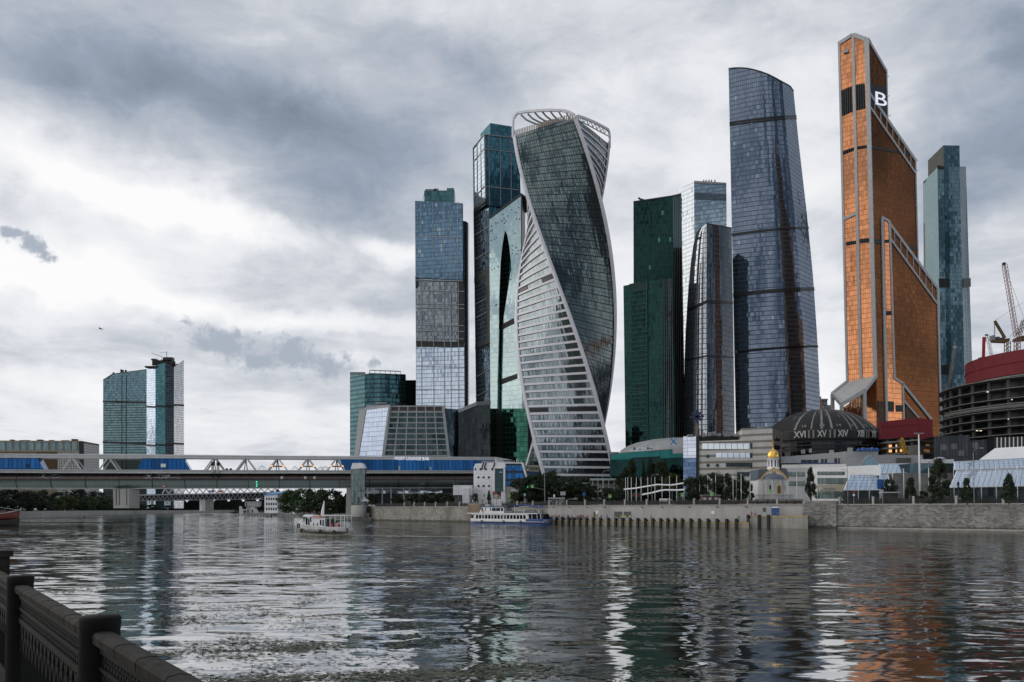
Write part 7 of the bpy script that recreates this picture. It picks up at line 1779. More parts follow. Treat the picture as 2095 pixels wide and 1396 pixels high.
mb = MB(); mb.box(p, (2.2,1.7,2.5), -math.pi/4*.6); mb.build('cabin', mat('toilet_blue', (.03,.10,.28), .5), t); mb = MB(); mb.box(p+V((0,0,2.5)), (2.3,1.8,.18), -math.pi/4*.6); mb.box(p+V((0,0,2.68)), (1.7,1.3,.2), -math.pi/4*.6); mb.build('roof', M['white'], t)
mb = MB(); mb.box(p+V((-.6,-.95,.15)), (.9,.06,2.1), -math.pi/4*.6); mb.build('door', mat('toilet_door', (.02,.07,.22), .5), t)
t = thing('utility_cabinet', 'tall grey utility cabinet with dark louvre left of the blue portable toilet', 'cabinet', q_xy(1570,364)+V((0,0,3.9))); p = q_xy(1569,364)+V((0,0,3.9))
mb = MB(); mb.box(p, (3.4,1.2,2.9), -math.pi/4); mb.build('body', M['lgrey'], t); mb = MB(); mb.box(p+WN*.65+WD*-.7+V((0,0,1.2)), (1.2,.08,1.4), -math.pi/4); mb.build('louvre', M['dconcrete'], t)
for x0,x1,lab in ((1257,1272,'left of two dark openings in the pale embankment wall'),(1277,1290,'right of two dark openings in the pale embankment wall')):
    t = thing('wall_hatch', lab, 'opening', on_wall((x0+x1)/2, 3.6)); seg(x0, x1, 3.1, 4.9, .25, -.04, M['dconcrete'], 'shutter', t); seg(x0-.6, x1+.6, 4.9, 5.15, .3, -.04, M['steel'], 'lintel', t)
t = thing('wall_door', 'narrow grey door in the pale wall behind the crowd', 'door', on_wall(1216,2.)); seg(1214, 1217.5, QZ, 4.9, .08, -.03, M['dconcrete'], 'leaf', t); seg(1220, 1223, 4.1, 5.4, .1, -.03, M['white'], 'notice', t)
for i, px in enumerate((1136,1169,1205,1241,1317,1358,1414,1471,1530)):
    t = thing('wall_lamp', 'small dark lamp bracket on the pale wall, %s from the white ship' % ORD[i], 'wall lamp', on_wall(px,6.3), 'lamp brackets on the embankment wall'); p = on_wall(px, 6.4, .3); mb = MB(); mb.bar(p, p+WN*.9+V((0,0,.35)), .15); mb.build('bracket', M['dark'], t); mb = MB(); mb.box(p+WN*1.+V((0,0,.35)), (.9,.4,.25), -math.pi/4, False); mb.build('lamp', M['dark'], t)
for px, lab in ((1458,'small white signboard on two posts at the right part of the quay'),(1221,'white lifebuoy board on a post behind the crowd on the quay')):
    t = thing('quay_sign', lab, 'sign', q_xy(px,360)+V((0,0,QZ))); p = q_xy(px,360)+V((0,0,QZ)); mb = MB(); mb.box(p+V((0,0,2.6)), (1.2,.1,1.), -math.pi/4); mb.build('board', M['white'], t)
    for k in (-.5,.5): mb = MB(); mb.bar(p+WD*k, p+WD*k+V((0,0,2.7)), .08); mb.build('post', M['steel'], t)
# ------------------------------------------------------------------ people
def person_mesh(pose, nm):
    """one continuous body: joints with radii grown by a skin, then smoothed"""
    J = dict(hip=(0,0,.95,.135), waist=(0,0,1.1,.12), chest=(0,0,1.32,.15), neck=(0,0,1.47,.055), head=(0,-.02,1.6,.095), crown=(0,-.01,1.72,.07))
    for s, n in ((-1,'l'),(1,'r')):
        J['sh'+n] = (s*.19,0,1.40,.065); J['th'+n] = (s*.10,0,.88,.09)
        J['el'+n], J['ha'+n] = {'stand': ((s*.25,.02,1.13,.045),(s*.25,-.06,.9,.035)), 'walk': ((s*.24,s*.12,1.14,.045),(s*.23,s*.12-.12,.93,.035)), 'lean': ((s*.25,-.18,1.2,.045),(s*.15,-.42,1.15,.035)), 'photo': ((s*.24,-.14,1.2,.045),(s*.1,-.3,1.48,.035))}[pose]
        k = {'walk': .22}.get(pose, .03)*s
        J['kn'+n] = (s*.11,-abs(k)*.4-k*.5,.49,.06); J['an'+n] = (s*.11,-k,.08,.042); J['to'+n] = (s*.12,-k-.15,.04,.04)
    E = ['hip waist','waist chest','chest neck','neck head','head crown'] + [e for n in 'lr' for e in ('chest sh'+n,'sh%s el%s'%(n,n),'el%s ha%s'%(n,n),'hip th'+n,'th%s kn%s'%(n,n),'kn%s an%s'%(n,n),'an%s to%s'%(n,n))]
    ks = list(J); me = bpy.data.meshes.new(nm); me.from_pydata([J[k][:3] for k in ks], [[ks.index(a) for a in e.split()] for e in E], [])
    o = bpy.data.objects.new(nm, me); COL.objects.link(o); o.modifiers.new('s','SKIN'); 
    if not me.skin_vertices: bpy.context.view_layer.update()
    for i, k in enumerate(ks): me.skin_vertices[0].data[i].radius = (J[k][3], J[k][3]*(.75 if k in ('chest','waist','hip') else 1))
    me.skin_vertices[0].data[0].use_root = True
    m = o.modifiers.new('d','SUBSURF'); m.levels = 1; m.render_levels = 1
    dg = bpy.context.evaluated_depsgraph_get(); dg.update(); r = bpy.data.meshes.new_from_object(o.evaluated_get(dg)); bpy.data.objects.remove(o)
    idx = []
    for p in r.polygons:
        c = p.center; z = c.z
        idx.append(3 if z > 1.66 or (z > 1.55 and c.y > .02) else 0 if z > 1.46 or (abs(c.x) > .2 and z < 1.05 and z > .8) else 1 if z > .98 else 2 if z > .1 else 3)
    r['idx'] = idx; return r, idx
CL = {n: mat('cloth_'+n, c, .85) for n, c in dict(white=(.6,.6,.6), pink=(.55,.25,.25), black=(.015,.015,.017), blue=(.06,.12,.32), grey=(.18,.18,.19), orange=(.55,.22,.05), khaki=(.24,.2,.13), red=(.4,.04,.04), vest=(.35,.75,.12), jeans=(.04,.06,.12)).items()}
HAIR = mat('dark_hair', (.02,.014,.01), .8)
POSES = {p: person_mesh(p, 'person_'+p) for p in ('stand','walk','lean','photo')}
PCACHE = {}
def person(loc, lab, pose, top, bot, rz, scale=1., group=None):
    k = (pose, top, bot)
    if k not in PCACHE:
        me, idx = POSES[pose]; me = me.copy(); me.materials.clear()
        for m in (M['skin'], CL[top], CL[bot], HAIR): me.materials.append(m)
        me.polygons.foreach_set('material_index', idx); me.shade_smooth(); PCACHE[k] = me
    o = bpy.data.objects.new('person', PCACHE[k]); COL.objects.link(o); o.location = loc; o.rotation_euler = (0,0,rz); o.scale = (scale,)*3
    return tag(o, lab, 'person', group)
rp = random.Random(11)
tops = ['white','pink','white','black','blue','white','grey','orange','khaki','white','red','white']; bots = ['jeans','black','khaki','grey','jeans','white']
TW = dict(white='white top', pink='pink top', black='black top', blue='blue top', grey='grey top', orange='orange top', khaki='khaki top', red='red top'); BW = dict(jeans='jeans', black='black trousers', khaki='khaki trousers', grey='grey trousers', white='white trousers')
PW = dict(stand='standing', walk='walking', lean='reaching forward', photo='holding a camera up')
k = 0; nn = 42
for i in range(nn):
    px = 1121 + (i+.5)*(1203-1121)/nn + rp.uniform(-.8,.8); tp, bt, ps = rp.choice(tops), rp.choice(bots), rp.choice(['stand','stand','walk','photo'])
    p = q_xy(px, QS + rp.uniform(3.5, 9.5)); person((p.x,p.y,QZ), 'person in %s and %s, %s from left in waiting crowd' % (TW[tp], BW[bt], (ORD+['thirty-first','thirty-second','thirty-third','thirty-fourth','thirty-fifth','thirty-sixth','thirty-seventh','thirty-eighth','thirty-ninth','fortieth','forty-first','forty-second'])[i]), ps, tp, bt, rp.uniform(-3,3), rp.uniform(1.18,1.34), 'crowd waiting on the quay')
for px, s, tp, bt, ps, lab in ((1181,QS+2.6,'orange','jeans','walk','person in orange top walking at the edge of the waiting crowd'),(1211,350,'pink','black','stand','person in pink top standing just right of the waiting crowd'),(1221.5,352,'orange','khaki','walk','person in orange top below the white lifebuoy board'),(1230,351,'black','jeans','stand','person in dark clothes standing alone on the quay'),(1242,349,'blue','jeans','lean','person in blue top bending forward on the quay'),(1266,350,'black','black','walk','person in black walking before the left dark opening'),(1270,349,'vest','jeans','stand','worker in bright green vest before the left dark opening'),(1278.5,350,'vest','jeans','lean','worker in bright green vest leaning before the right dark opening'),(1288,351,'white','black','stand','person in white top standing before the right dark opening'),(1331.5,350,'khaki','khaki','stand','lone person in khaki at the middle of the quay'),(1379,349,'white','black','walk','person in white top and black trousers walking on the quay'),(1506.5,350,'vest','jeans','stand','worker in green vest near the step to the raised quay block'),(1511,351,'black','jeans','stand','person in black next to the worker by the raised quay block')):
    p = q_xy(px, s); person((p.x,p.y,QZ), lab, ps, tp, bt, rp.uniform(-1,1), 1.3)
for px, tp, lab in ((1537,'red','person in red top on the raised quay block'),(1544.5,'pink','person in pink top on the raised quay block')):
    p = q_xy(px, 356); person((p.x,p.y,3.9-.6), lab, 'stand', tp, 'black', 0, 1.2)
for px, tp, bt, lab in ((964,'white','white','person in white at the top of the brown stair enclosure, left'),(972,'black','white','person in black top on the stair enclosure beside the one in white'),(984,'blue','black','person in blue on the right edge of the stair enclosure'),(988,'orange','jeans','person in orange top right of the stair enclosure'),(998.5,'khaki','black','person in khaki behind the fence right of the stair enclosure'),(1954,'white','black','person in white top beside the stone post under the conical tree'),(1959,'white','jeans','second person beside the stone post, right of the one in white')):
    p = on_wall(px, 0, -1.6); z = 7.45 if px > 1900 else (8.55 if px < 987 else 7.45); p2 = on_wall(px, z, -1.0 if px < 987 else -2.)
    person(p2, lab, 'stand', tp, bt, rp.uniform(-1,1), 1.2)

# ------------------------------------------------------------------ boats
def hull_mesh(stations, n=8):
    """stations: x, half beam at deck, half beam at water, keel z, deck z; port and starboard in one skin"""
    mb = MB(); rows = []
    for x, bd, bw, zk, zd in stations:
        half = []
        for j in range(n+1):
            f = j/n; z = zk + (zd-zk)*f; b = bw*min(1,(f*2.2)**.6) + (bd-bw)*max(0,(f-.3)/.7)**1.2; half.append((b, z))
        rows.append([(x,-b,z) for b,z in half[::-1]] + [(x,b,z) for b,z in half[1:]])
    mb.grid(rows); mb.f.append([mb.P(p) for p in rows[-1]]); mb.mi.append(0); mb.uv.append(None)
    mb.grid([[ (x,-bd,zd), (x,bd,zd)] for x,bd,bw,zk,zd in stations])
    return mb
def place(root, loc, rz):
    root.location = loc; root.rotation_euler = (0,0,rz)
def tug():
    """short white work boat, bow towards -x"""
    t = thing('work_boat', 'small white work boat with rusty stained hull heading left across the river', 'boat', (0,0,0))
    hullw = mat('stained_white_hull', (.52,.51,.48), .55, var=.35, vscale=.9, streak=True); low = mat('rusty_lower_hull', (.30,.28,.23), .7, var=.5, vscale=.8)
    st = [(-6.4,.12,.05,-.3,3.1),(-5.8,.95,.35,-.5,2.85),(-4.8,1.5,.9,-.6,2.5),(-3.2,1.9,1.5,-.6,2.2),(-1,2.05,1.85,-.6,2.0),(2,2.05,1.9,-.6,1.85),(4.5,1.95,1.8,-.5,1.8),(6.2,1.8,1.6,-.3,1.85)]
    def lower(st, f): return [(x,bd*.97,bw,zk,zk+(zd-zk)*f) for x,bd,bw,zk,zd in st]
    hull_mesh([(x,bd,bw+(bd-bw)*.55,zk+(zd-zk)*.42,zd) for x,bd,bw,zk,zd in st]).build('upper_hull', hullw, t, True)
    hull_mesh([(x,bw+(bd-bw)*.6,bw,zk,zk+(zd-zk)*.46) for x,bd,bw,zk,zd in st]).build('lower_hull', low, t, True)
    for s in (-1,1):
        mb = MB(); mb.tube([(x, s*(bw+(bd-bw)*.78+.05), zk+(zd-zk)*.46) for x,bd,bw,zk,zd in st], .13, 6); mb.build('rubbing_strake', M['dark'], t, True)
        mb = MB(); mb.tube([(x, s*bd, zd+.12) for x,bd,bw,zk,zd in st], .08, 6); mb.build('gunwale', M['white'], t, True)
    mb = MB(); mb.poly([(x,-bd*.95,zd-.1) for x,bd,bw,zk,zd in st] + [(x,bd*.95,zd-.1) for x,bd,bw,zk,zd in st[::-1]], (0,0,.06)); mb.build('deck', M['lgrey'], t)
    wm = hullw
    mb = MB(); mb.poly([(-4.3,-1.3,1.8),(-2.5,-1.3,1.8),(-2.4,-1.3,4.3),(-4.1,-1.3,4.3)], (0,2.6,0)); mb.build('wheelhouse', M['white'], t)
    mb = MB(); mb.poly([(-4.8,-1.55,4.3),(-2.2,-1.55,4.3),(-2.2,-1.5,4.6),(-4.5,-1.5,4.75)], (0,3.1,0)); mb.build('wheelhouse_roof', M['white'], t)
    for x0,x1,z0,z1 in ((-4.1,-3.6,1.95,4.1),(-3.45,-3.1,1.9,3.9),(-2.95,-2.6,3.1,4.2)):
        mb = MB(); mb.box(((x0+x1)/2,-1.31,z0), (x1-x0,.05,z1-z0)); mb.box(((x0+x1)/2,1.31,z0), (x1-x0,.05,z1-z0)); mb.split('window', M['darkglass'], t)
    mb = MB(); mb.poly([(-2.45,-1.5,1.7),(1.2,-1.5,1.7),(1.0,-1.5,3.7),(-2.4,-1.5,3.7)], (0,3.,0)); mb.build('cabin', M['white'], t)
    mb = MB(); mb.box((-.7,0,3.7), (3.6,3.2,.16)); mb.build('cabin_roof', M['white'], t)
    for x, w, z0, z1 in ((-1.9,.18,1.5,2.9),(-.95,.2,1.4,2.9),(-.1,.38,2.4,3.55),(.55,.34,2.2,3.55)):
        mb = MB(); mb.box((x,-1.52,z0), (w,.05,z1-z0)); mb.build('window', M['darkglass'], t)
    for k in range(3):
        mb = MB(); c = V((-1.7+k*.8,-1.3,4.15)); mb.tube([c+V((math.cos(a)*.36,0,math.sin(a)*.36)) for a in np.linspace(0,2*math.pi,15)], .10, 6); mb.build('life_ring', M['orange'], t, True)
    mb = MB(); mb.bar((-2.2,-1.35,4.1),(.3,-1.35,4.1),.05); mb.bar((-2.2,1.35,4.5),(.3,1.35,4.5),.05)
    for x in (-2.2,-1.3,-.5,.3): mb.bar((x,-1.35,3.8),(x,-1.35,4.5),.05)
    mb.bar((-2.2,-1.35,4.5),(.3,-1.35,4.5),.06); mb.build('roof_rail', M['white'], t)
    mb = MB(); mb.poly([(.95,-1.5,1.9),(3.4,-1.5,1.9),(3.2,-1.5,3.8),(1.1,-1.5,3.8)], (0,3,0)); mb.build('aft_windscreen', glass('boat_glass', (.16,.2,.2), 1.2, 4, .12, .1, (.3,.3,.3), .3), t)
    mb = MB(); mb.box((3.4,0,4.55), (5.4,3.1,.14)); mb.build('awning_roof', M['white'], t)
    mb = MB()
    for x in (.9,2.3,3.6,5,6): 
        for y in (-1.5,1.5): mb.bar((x,y,1.8),(x,y,4.6),.08)
    for y in (-1.5,1.5): mb.bar((3.4,y,3.7),(6.0,y,3.7),.06)
    mb.build('awning_frame', M['white'], t)
    mb = MB(); mb.tube([(-.6,.1,4.4),(-.55,.1,5.6),(-.2,.1,7.9)], [.42,.34,.08], 8); mb.build('funnel_mast', M['white'], t)
    cv = mat('white_canvas', (.50,.50,.51), .85, var=.2, vscale=1.5)
    mb = MB()
    for i, (x,w,h) in enumerate(((3.9,1.3,1.2),(4.9,1.2,1.5),(5.8,1.0,1.35))): mb.lathe([(w*.55,0),(w*.6,h*.5),(w*.5,h*.85),(.05,h)], (x,-.4+.3*i,1.85), 10)
    mb.build('canvas_cover', cv, t)
    for x,y,z,c in ((4.6,-1.55,1.9,'red'),(2.9,-1.6,1.95,'red')): mb = MB(); mb.lathe([(.26,0),(.3,.3),(.26,.75),(.12,.8),(.01,.82)], (x,y,z), 10); mb.build('fuel_drum', M[c], t)
    for x, z in ((-6.5,2.2),(.2,.95),(3.7,.8),(6.35,1.2),(-5.2,1.1)):
        y = -2.12 if -5 < x < 6 else (-1.0 if x > 0 else (-.4 if x < -6 else -1.3)); mb = MB(); mb.tube([V((x+math.cos(a)*.3,y,z+math.sin(a)*.38)) for a in np.linspace(0,2*math.pi,13)], .15, 6); mb.build('tyre_fender', M['rubber'], t, True)
    for k in range(8):
        mb = MB(); x = -2.8+k*.75; mb.tube([(x,-2.0,1.35),(x,-2.1,1.35)], .09, 8); mb.build('porthole', M['black'], t)
    mb = MB(); pr = None
    for i in range(7):
        f = i/6; p = V((-6.2+1.9*f, -.3-1.0*f, 3.6-.5*f)); mb.bar(p, p-V((0,0,.7)), .05)
        if pr is not None: mb.bar(pr, p, .05)
        pr = p
    mb.build('bow_rail', M['white'], t)
    return t
c = onz(656, 1096.5, 0); rz = -.30*-1 - .62*.0
tb = tug(); place(tb, (c.x+.4, c.y+2, 0), -.32)
def at_boat(o, x, y, z):
    q = Matrix.Rotation(o.rotation_euler.z, 3, 'Z') @ V((x,y,z)); return V(o.location)+q
person(at_boat(tb,-2.6,-.2,4.2), 'person in red top leaning on the roof of the small white work boat', 'lean', 'red', 'blue', 1.9, .95)
person(at_boat(tb,-1.5,.3,3.86), 'person in black beside the funnel of the small white work boat', 'stand', 'black', 'black', 0, .9)
# white wake behind the boat: raised foam ridges
mb = MB(); rw_ = random.Random(3)
for i in range(260):
    f = rw_.random()**.7; x = 6.6 + f*34; y = rw_.gauss(0, .5+f*1.6); p = at_boat(tb, x, y + f*f*2, .02+rw_.random()*.03); a = rw_.uniform(0,6.3); s = rw_.uniform(.15,.6)*(1.2-f)
    mb.face([p+V((math.cos(a+q)*s*rw_.uniform(.6,1.4)*1.8, math.sin(a+q)*s*rw_.uniform(.5,1), 0)) for q in (0,1.2,2.5,3.7,5)])
tag(mb.build('wake_foam', mat('foam', (.55,.56,.57), .6)), 'white foam of the wake behind the small work boat', kind='stuff')

def ship():
    t = thing('river_ship', 'white and blue two-deck passenger river ship moored at the quay', 'ship', (0,0,0)); L = 41.
    hw = mat('ship_white', (.64,.64,.65), .4, var=.06); hb = mat('ship_blue', (.02,.07,.22), .45, var=.2)
    # bow towards -x, seen side is -y
    st = [(-20.5,.4,.2,-.8,2.1),(-19.,1.8,1.1,-.8,2.0),(-16.5,2.7,2.2,-.8,1.9),(-12,3.1,2.9,-.8,1.8),(0,3.2,3.0,-.8,1.75),(12,3.2,3.0,-.8,1.75),(18,3.1,2.8,-.8,1.8),(20.5,2.9,2.5,-.5,1.85)]
    hull_mesh([(x,bd,bw+(bd-bw)*.5,.38,zd) for x,bd,bw,zk,zd in st]).build('hull', hw, t, True)
    hull_mesh([(x,bw+(bd-bw)*.55+.03,bw,zk,.40) for x,bd,bw,zk,zd in st]).build('lower_hull', hb, t, True)
    hull_mesh([(x,bd+.05,bw+(bd-bw)*.6+.06,.3,2.2) for x,bd,bw,zk,zd in st if x >= 12]).build('stern_hull', hb, t, True)
    mb = MB(); mb.poly([(-15.5,-2.85,1.7),(13.2,-2.85,1.7),(12.6,-2.85,4.15),(-15.5,-2.85,4.15)], (0,5.7,0)); mb.build('main_cabin', hw, t)
    mb = MB(); mb.poly([(-19.6,-1.2,1.9),(-16.2,-2.5,1.9),(-16.2,2.5,1.9),(-19.6,1.2,1.9)], (.5,0,2.3)); mb.build('bow_cabin', hw, t)
    for k in range(16):
        mb = MB(); x = -14.4+k*1.7; mb.box((x,-2.87,2.15), (1.25,.06,1.5)); mb.box((x,2.87,2.15), (1.25,.06,1.5)); mb.split('window', M['darkglass'] if k not in (2,5,8,9) else M['skyglass'], t)
    for x, y in ((-18.7,-1.68),(-17.6,-2.1)): mb = MB(); mb.box((x,y,2.3), (.8,.06,1.3), -.36); mb.build('window', M['darkglass'], t)
    mb = MB(); mb.box((-1,0,4.15), (37.5,6.3,.35)); mb.build('upper_deck', hw, t)
    mb = MB(); mb.poly([(-13.6,-2.4,4.5),(0.5,-2.4,4.5),(-.2,-2.4,6.8),(-12.3,-2.4,6.8)], (0,4.8,0)); mb.build('upper_cabin', hw, t)
    mb = MB(); mb.box((-6,0,6.8), (13.6,5.2,.4)); mb.build('upper_roof', mat('ship_roof_teal', (.03,.09,.16), .5), t)
    for x, w in ((-12,.8),(-10.2,.35),(-7.4,.5),(-5.5,2.0),(-3.2,2.2),(-1.1,1.2)):
        mb = MB(); mb.box((x,-2.42,5.25), (w,.06,1.25)); mb.build('window', M['darkglass'], t)
    mb = MB()
    for i in range(13):
        pass
    rows = [[(x, y, 7.25+.55*math.sin((x-.5)/16*math.pi)*1. -.03*(y*y)) for y in (-3.3,-1.6,0,1.6,3.3)] for x in np.linspace(.2,19.5,12)]
    mb = MB(); mb.grid(rows); mb.grid([[(p[0],p[1],p[2]-.15) for p in r] for r in rows]); mb.build('deck_canopy', mat('canopy_blue', (.015,.05,.20), .6), t)
    mb = MB()
    for x in (1.5,6,10.5,15,18.5):
        for y in (-2.9,2.9): mb.bar((x,y,4.5),(x,y,7.4),.09)
    mb.build('canopy_frame', M['white'], t)
    mb = MB()
    for z in (4.95,5.4): mb.bar((.5,-3.05,z),(18.6,-3.05,z),.06); mb.bar((.5,3.05,z),(18.6,3.05,z),.06)
    for x in np.arange(.5,18.7,1.3): mb.bar((x,-3.05,4.5),(x,-3.05,5.4),.05)
    mb.build('deck_railing', M['white'], t)
    for x, w in ((3.2,5.2),(14.6,5.6)):
        mb = MB(); mb.box((x,-3.1,4.55), (w,.06,.95)); b = mb.build('deck_banner', M['navy'], t)
        for k in range(8): mb = MB(); mb.box((x-w*.36+k*w*.1,-3.14,4.85), (.26,.04,.36)); mb.build('banner_mark', M['lgrey'], b)
    mb = MB(); mb.box((9,0,4.5), (9,4.4,.75)); mb.build('deck_seating', mat('seat_brown', (.10,.05,.035), .7), t)
    mb = MB(); mb.poly([(13.2,-2.7,1.9),(19.2,-2.7,1.9),(18.8,-2.7,4.15),(12.8,-2.7,4.15)], (0,5.4,0)); mb.build('stern_saloon', M['darkglass'], t)
    mb = MB()
    for x in (13.3,15,17.6,19.4): mb.bar((x,-2.75,1.8),(x-.3,-2.75,4.2),.14)
    mb.split('stern_post', M['white'], t)
    for x in (-11.5,.5,9.5):
        mb = MB(); mb.tube([V((x+math.cos(a)*.42,-3.25,1.0+math.sin(a)*.5)) for a in np.linspace(0,2*math.pi,13)], .14, 6); mb.build('tyre_fender', M['rubber'], t, True)
    mb = MB(); mb.tube([V((-11.6+math.cos(a)*.38,-2.5,5.0+math.sin(a)*.38)) for a in np.linspace(0,2*math.pi,13)], .1, 6); mb.build('life_ring', M['orange'], t, True)
    mb = MB(); mb.box((-10,.0,7.2), (2.2,3.4,.7)); mb.bar((-8,0,7.2),(-8,0,9.2),.1); mb.bar((-9,1,7.2),(-9,1,8.6),.08); mb.build('roof_gear', M['lgrey'], t)
    mb = MB(); mb.bar((-20.3,-.5,2.9),(-16.5,-2.5,2.7),.06); mb.bar((-20.3,.5,2.9),(-16.5,2.5,2.7),.06); mb.build('bow_rail', M['white'], t)
    mb = MB(); mb.tube([(19.6,-2.6,5.6),(20.2,-2.8,5.2),(20.4,-2.9,4.0),(20.3,-2.9,2.2)], .22, 8); mb.build('stern_davit', M['navy'], t)
    return t
sh = ship(); place(sh, (-1.6, 334, 0), -.72)
def barge():
    t = thing('river_barge', 'dark red tug bow reaching into the picture at the left edge', 'boat', (0,0,0))
    hr = mat('barge_red', (.14,.03,.022), .6, var=.4, vscale=.6); st = [(14,.3,.15,-.5,5.6),(12.6,1.7,.8,-.8,5.0),(10,2.9,1.8,-.8,4.4),(5,3.5,3.0,-.8,4.0),(-12,3.5,3.2,-.8,4.0)]
    hull_mesh([(x,bd,bw+(bd-bw)*.5,zk+(zd-zk)*.5,zd) for x,bd,bw,zk,zd in st]).build('upper_hull', hr, t, True)
    hull_mesh([(x,bw+(bd-bw)*.55,bw,zk,zk+(zd-zk)*.53) for x,bd,bw,zk,zd in st]).build('lower_hull', mat('barge_black', (.02,.018,.017), .6), t, True)
    mb = MB()
    for s in (-1,1): mb.tube([(x,s*bd,zd+.15) for x,bd,bw,zk,zd in st], .2, 6)
    mb.split('gunwale', M['stone'], t)
    mb = MB(); mb.bar((13,0,5.8),(4,0,7.2),.12); mb.bar((4,0,4),(4,0,8),.2); mb.build('bow_rigging', M['offwhite'], t)
    mb = MB(); mb.box((-4,0,4), (9,5,3.2)); mb.build('deckhouse', M['offwhite'], t)
    mb = MB(); mb.box((8.5,0,4.2), (2,2.2,1.1)); mb.build('winch', hr, t)
    return t
b_ = barge(); c = onz(28, 1076, 0); place(b_, (c.x-14.2, c.y+2, 0), .12)
mb = MB(); p = onz(173, 1059, 0); mb.lathe([(.5,-.3),(.7,.3),(.4,.9),(.15,1.5),(.01,1.6)], p, 12); tag(mb.build('river_buoy', mat('buoy_red', (.2,.02,.02), .5), None, True), 'small dark red buoy floating near the left bank', 'buoy')
# bird
t = thing('bird', 'small dark bird gliding in the sky on the left', 'bird', W(205,673,160)); c = W(205,673,160)
mb = MB(); mb.tube([c+V((-.28,0,.03)), c+V((-.15,0,.03)), c+V((.1,0,0)), c+V((.3,0,-.06)), c+V((.42,0,-.08))], [.03,.09,.11,.05,.02], 8); mb.build('body', M['dark'], t, True)
for s in (-1,1): mb = MB(); mb.poly([c+V((-.15,0,.04)), c+V((.15,0,.02)), c+V((.1-s*.02,s*.5,.16)), c+V((.22,s*1.0,-.02)), c+V((0,s*.6,.16))], (0,0,.02)); mb.build('wing', M['dark'], t)
# ------------------------------------------------------------------ trees
def leaf_mat(name, c, k=.5):
    m = bpy.data.materials.new(name); m.use_nodes = True; t = NT(m.node_tree); b = t.n['Principled BSDF']
    r = t.new('ShaderNodeNewGeometry').outputs['Random Per Island']
    t.put(b.inputs['Base Color'], t.ramp(r, [(0, [q*(1-k) for q in c]), (.6, c), (1, [min(1,q*(1+k*1.3)) for q in c])])); b.inputs['Roughness'].default_value = .7
    b.inputs['Specular IOR Level'].default_value = .25; return m
LEAF = {'dark': leaf_mat('dark_leaves', (.022,.036,.017)), 'green': leaf_mat('green_leaves', (.03,.062,.018)), 'olive': leaf_mat('olive_leaves', (.045,.055,.018)), 'deep': leaf_mat('deep_leaves', (.012,.020,.013))}
BARK = mat('bark', (.05,.04,.03), .9)
def crown_mesh(kind, n, seed, ls):
    """unit crown: width about 1 (x, y -.5...5), height 0..1; many leaf faces gathered in clumps"""
    r = np.random.default_rng(seed); cl = []
    K = {'round': 44, 'column': 50, 'cone': 50, 'bush': 34, 'ragged': 40}[kind]
    for i in range(K):
        z = r.uniform(.08,.97); a = r.uniform(0,2*math.pi)
        w = {'round': .52*math.sqrt(max(0,1-(2*z-1.02)**2))*(.9+.25*r.random()), 'column': .42*(1-z**3)*(min(1,z*5+.45)), 'cone': .5*(1-z)**.8*min(1,z*4+.3), 'bush': .52*math.sqrt(max(0,1-z**2)), 'ragged': (.5 if r.random()<.6 else .3)*math.sqrt(max(0,1-(2*z-1)**2))}[kind]
        rad = w*math.sqrt(r.uniform(.25,1)); cl.append((math.cos(a)*rad, math.sin(a)*rad, z*.93+.02, r.uniform(.10,.20)*(.75 if kind in ('column','cone') else 1)))
    cl = np.array(cl); k = r.integers(0, K, n); d = r.normal(size=(n,3)); d /= np.linalg.norm(d,axis=1)[:,None]
    R = cl[k,3]*r.uniform(.15,1.1,n)**.5; c = cl[k,:3] + d*R[:,None]*np.array([1,1,.72]); nn = d + r.normal(size=(n,3))*.6; nn /= np.linalg.norm(nn,axis=1)[:,None]
    t = np.cross(nn, r.normal(size=(n,3))); t /= np.linalg.norm(t,axis=1)[:,None]; b = np.cross(nn, t); s = ls*r.uniform(.6,1.5,n)[:,None]
    v = np.stack([c-t*s, c-b*s*.55, c+t*s, c+b*s*.6], 1).reshape(-1,3)
    me = bpy.data.meshes.new('crown'); me.from_pydata(v.tolist(), [], (np.arange(n*4).reshape(-1,4)).tolist()); me.update(); return me
CR = {}
def crown(kind, m, var):
    k = (kind, m, var)
    if k not in CR:
        me = crown_mesh(kind, {'round': 5200, 'column': 4600, 'cone': 4200, 'bush': 3000, 'ragged': 4400}[kind], var*17+len(kind), .030); me.materials.append(LEAF[m]); CR[k] = me
    return CR[k]
def trunk_mesh():
    mb = MB(); mb.tube([(0,0,0),(.01,0,.2),(0,.01,.45),(0,0,.7)], [.035,.026,.02,.008], 8)
    for k in range(5): a = k*1.3; mb.tube([(0,0,.22+k*.06),(math.cos(a)*.14,math.sin(a)*.14,.4+k*.06),(math.cos(a)*.25,math.sin(a)*.25,.52+k*.07)], [.014,.009,.004], 5)
    o = mb.build('trunk', BARK, origin=(0,0,0)); me = o.data; bpy.data.objects.remove(o); return me
TR = trunk_mesh(); tv = [0]
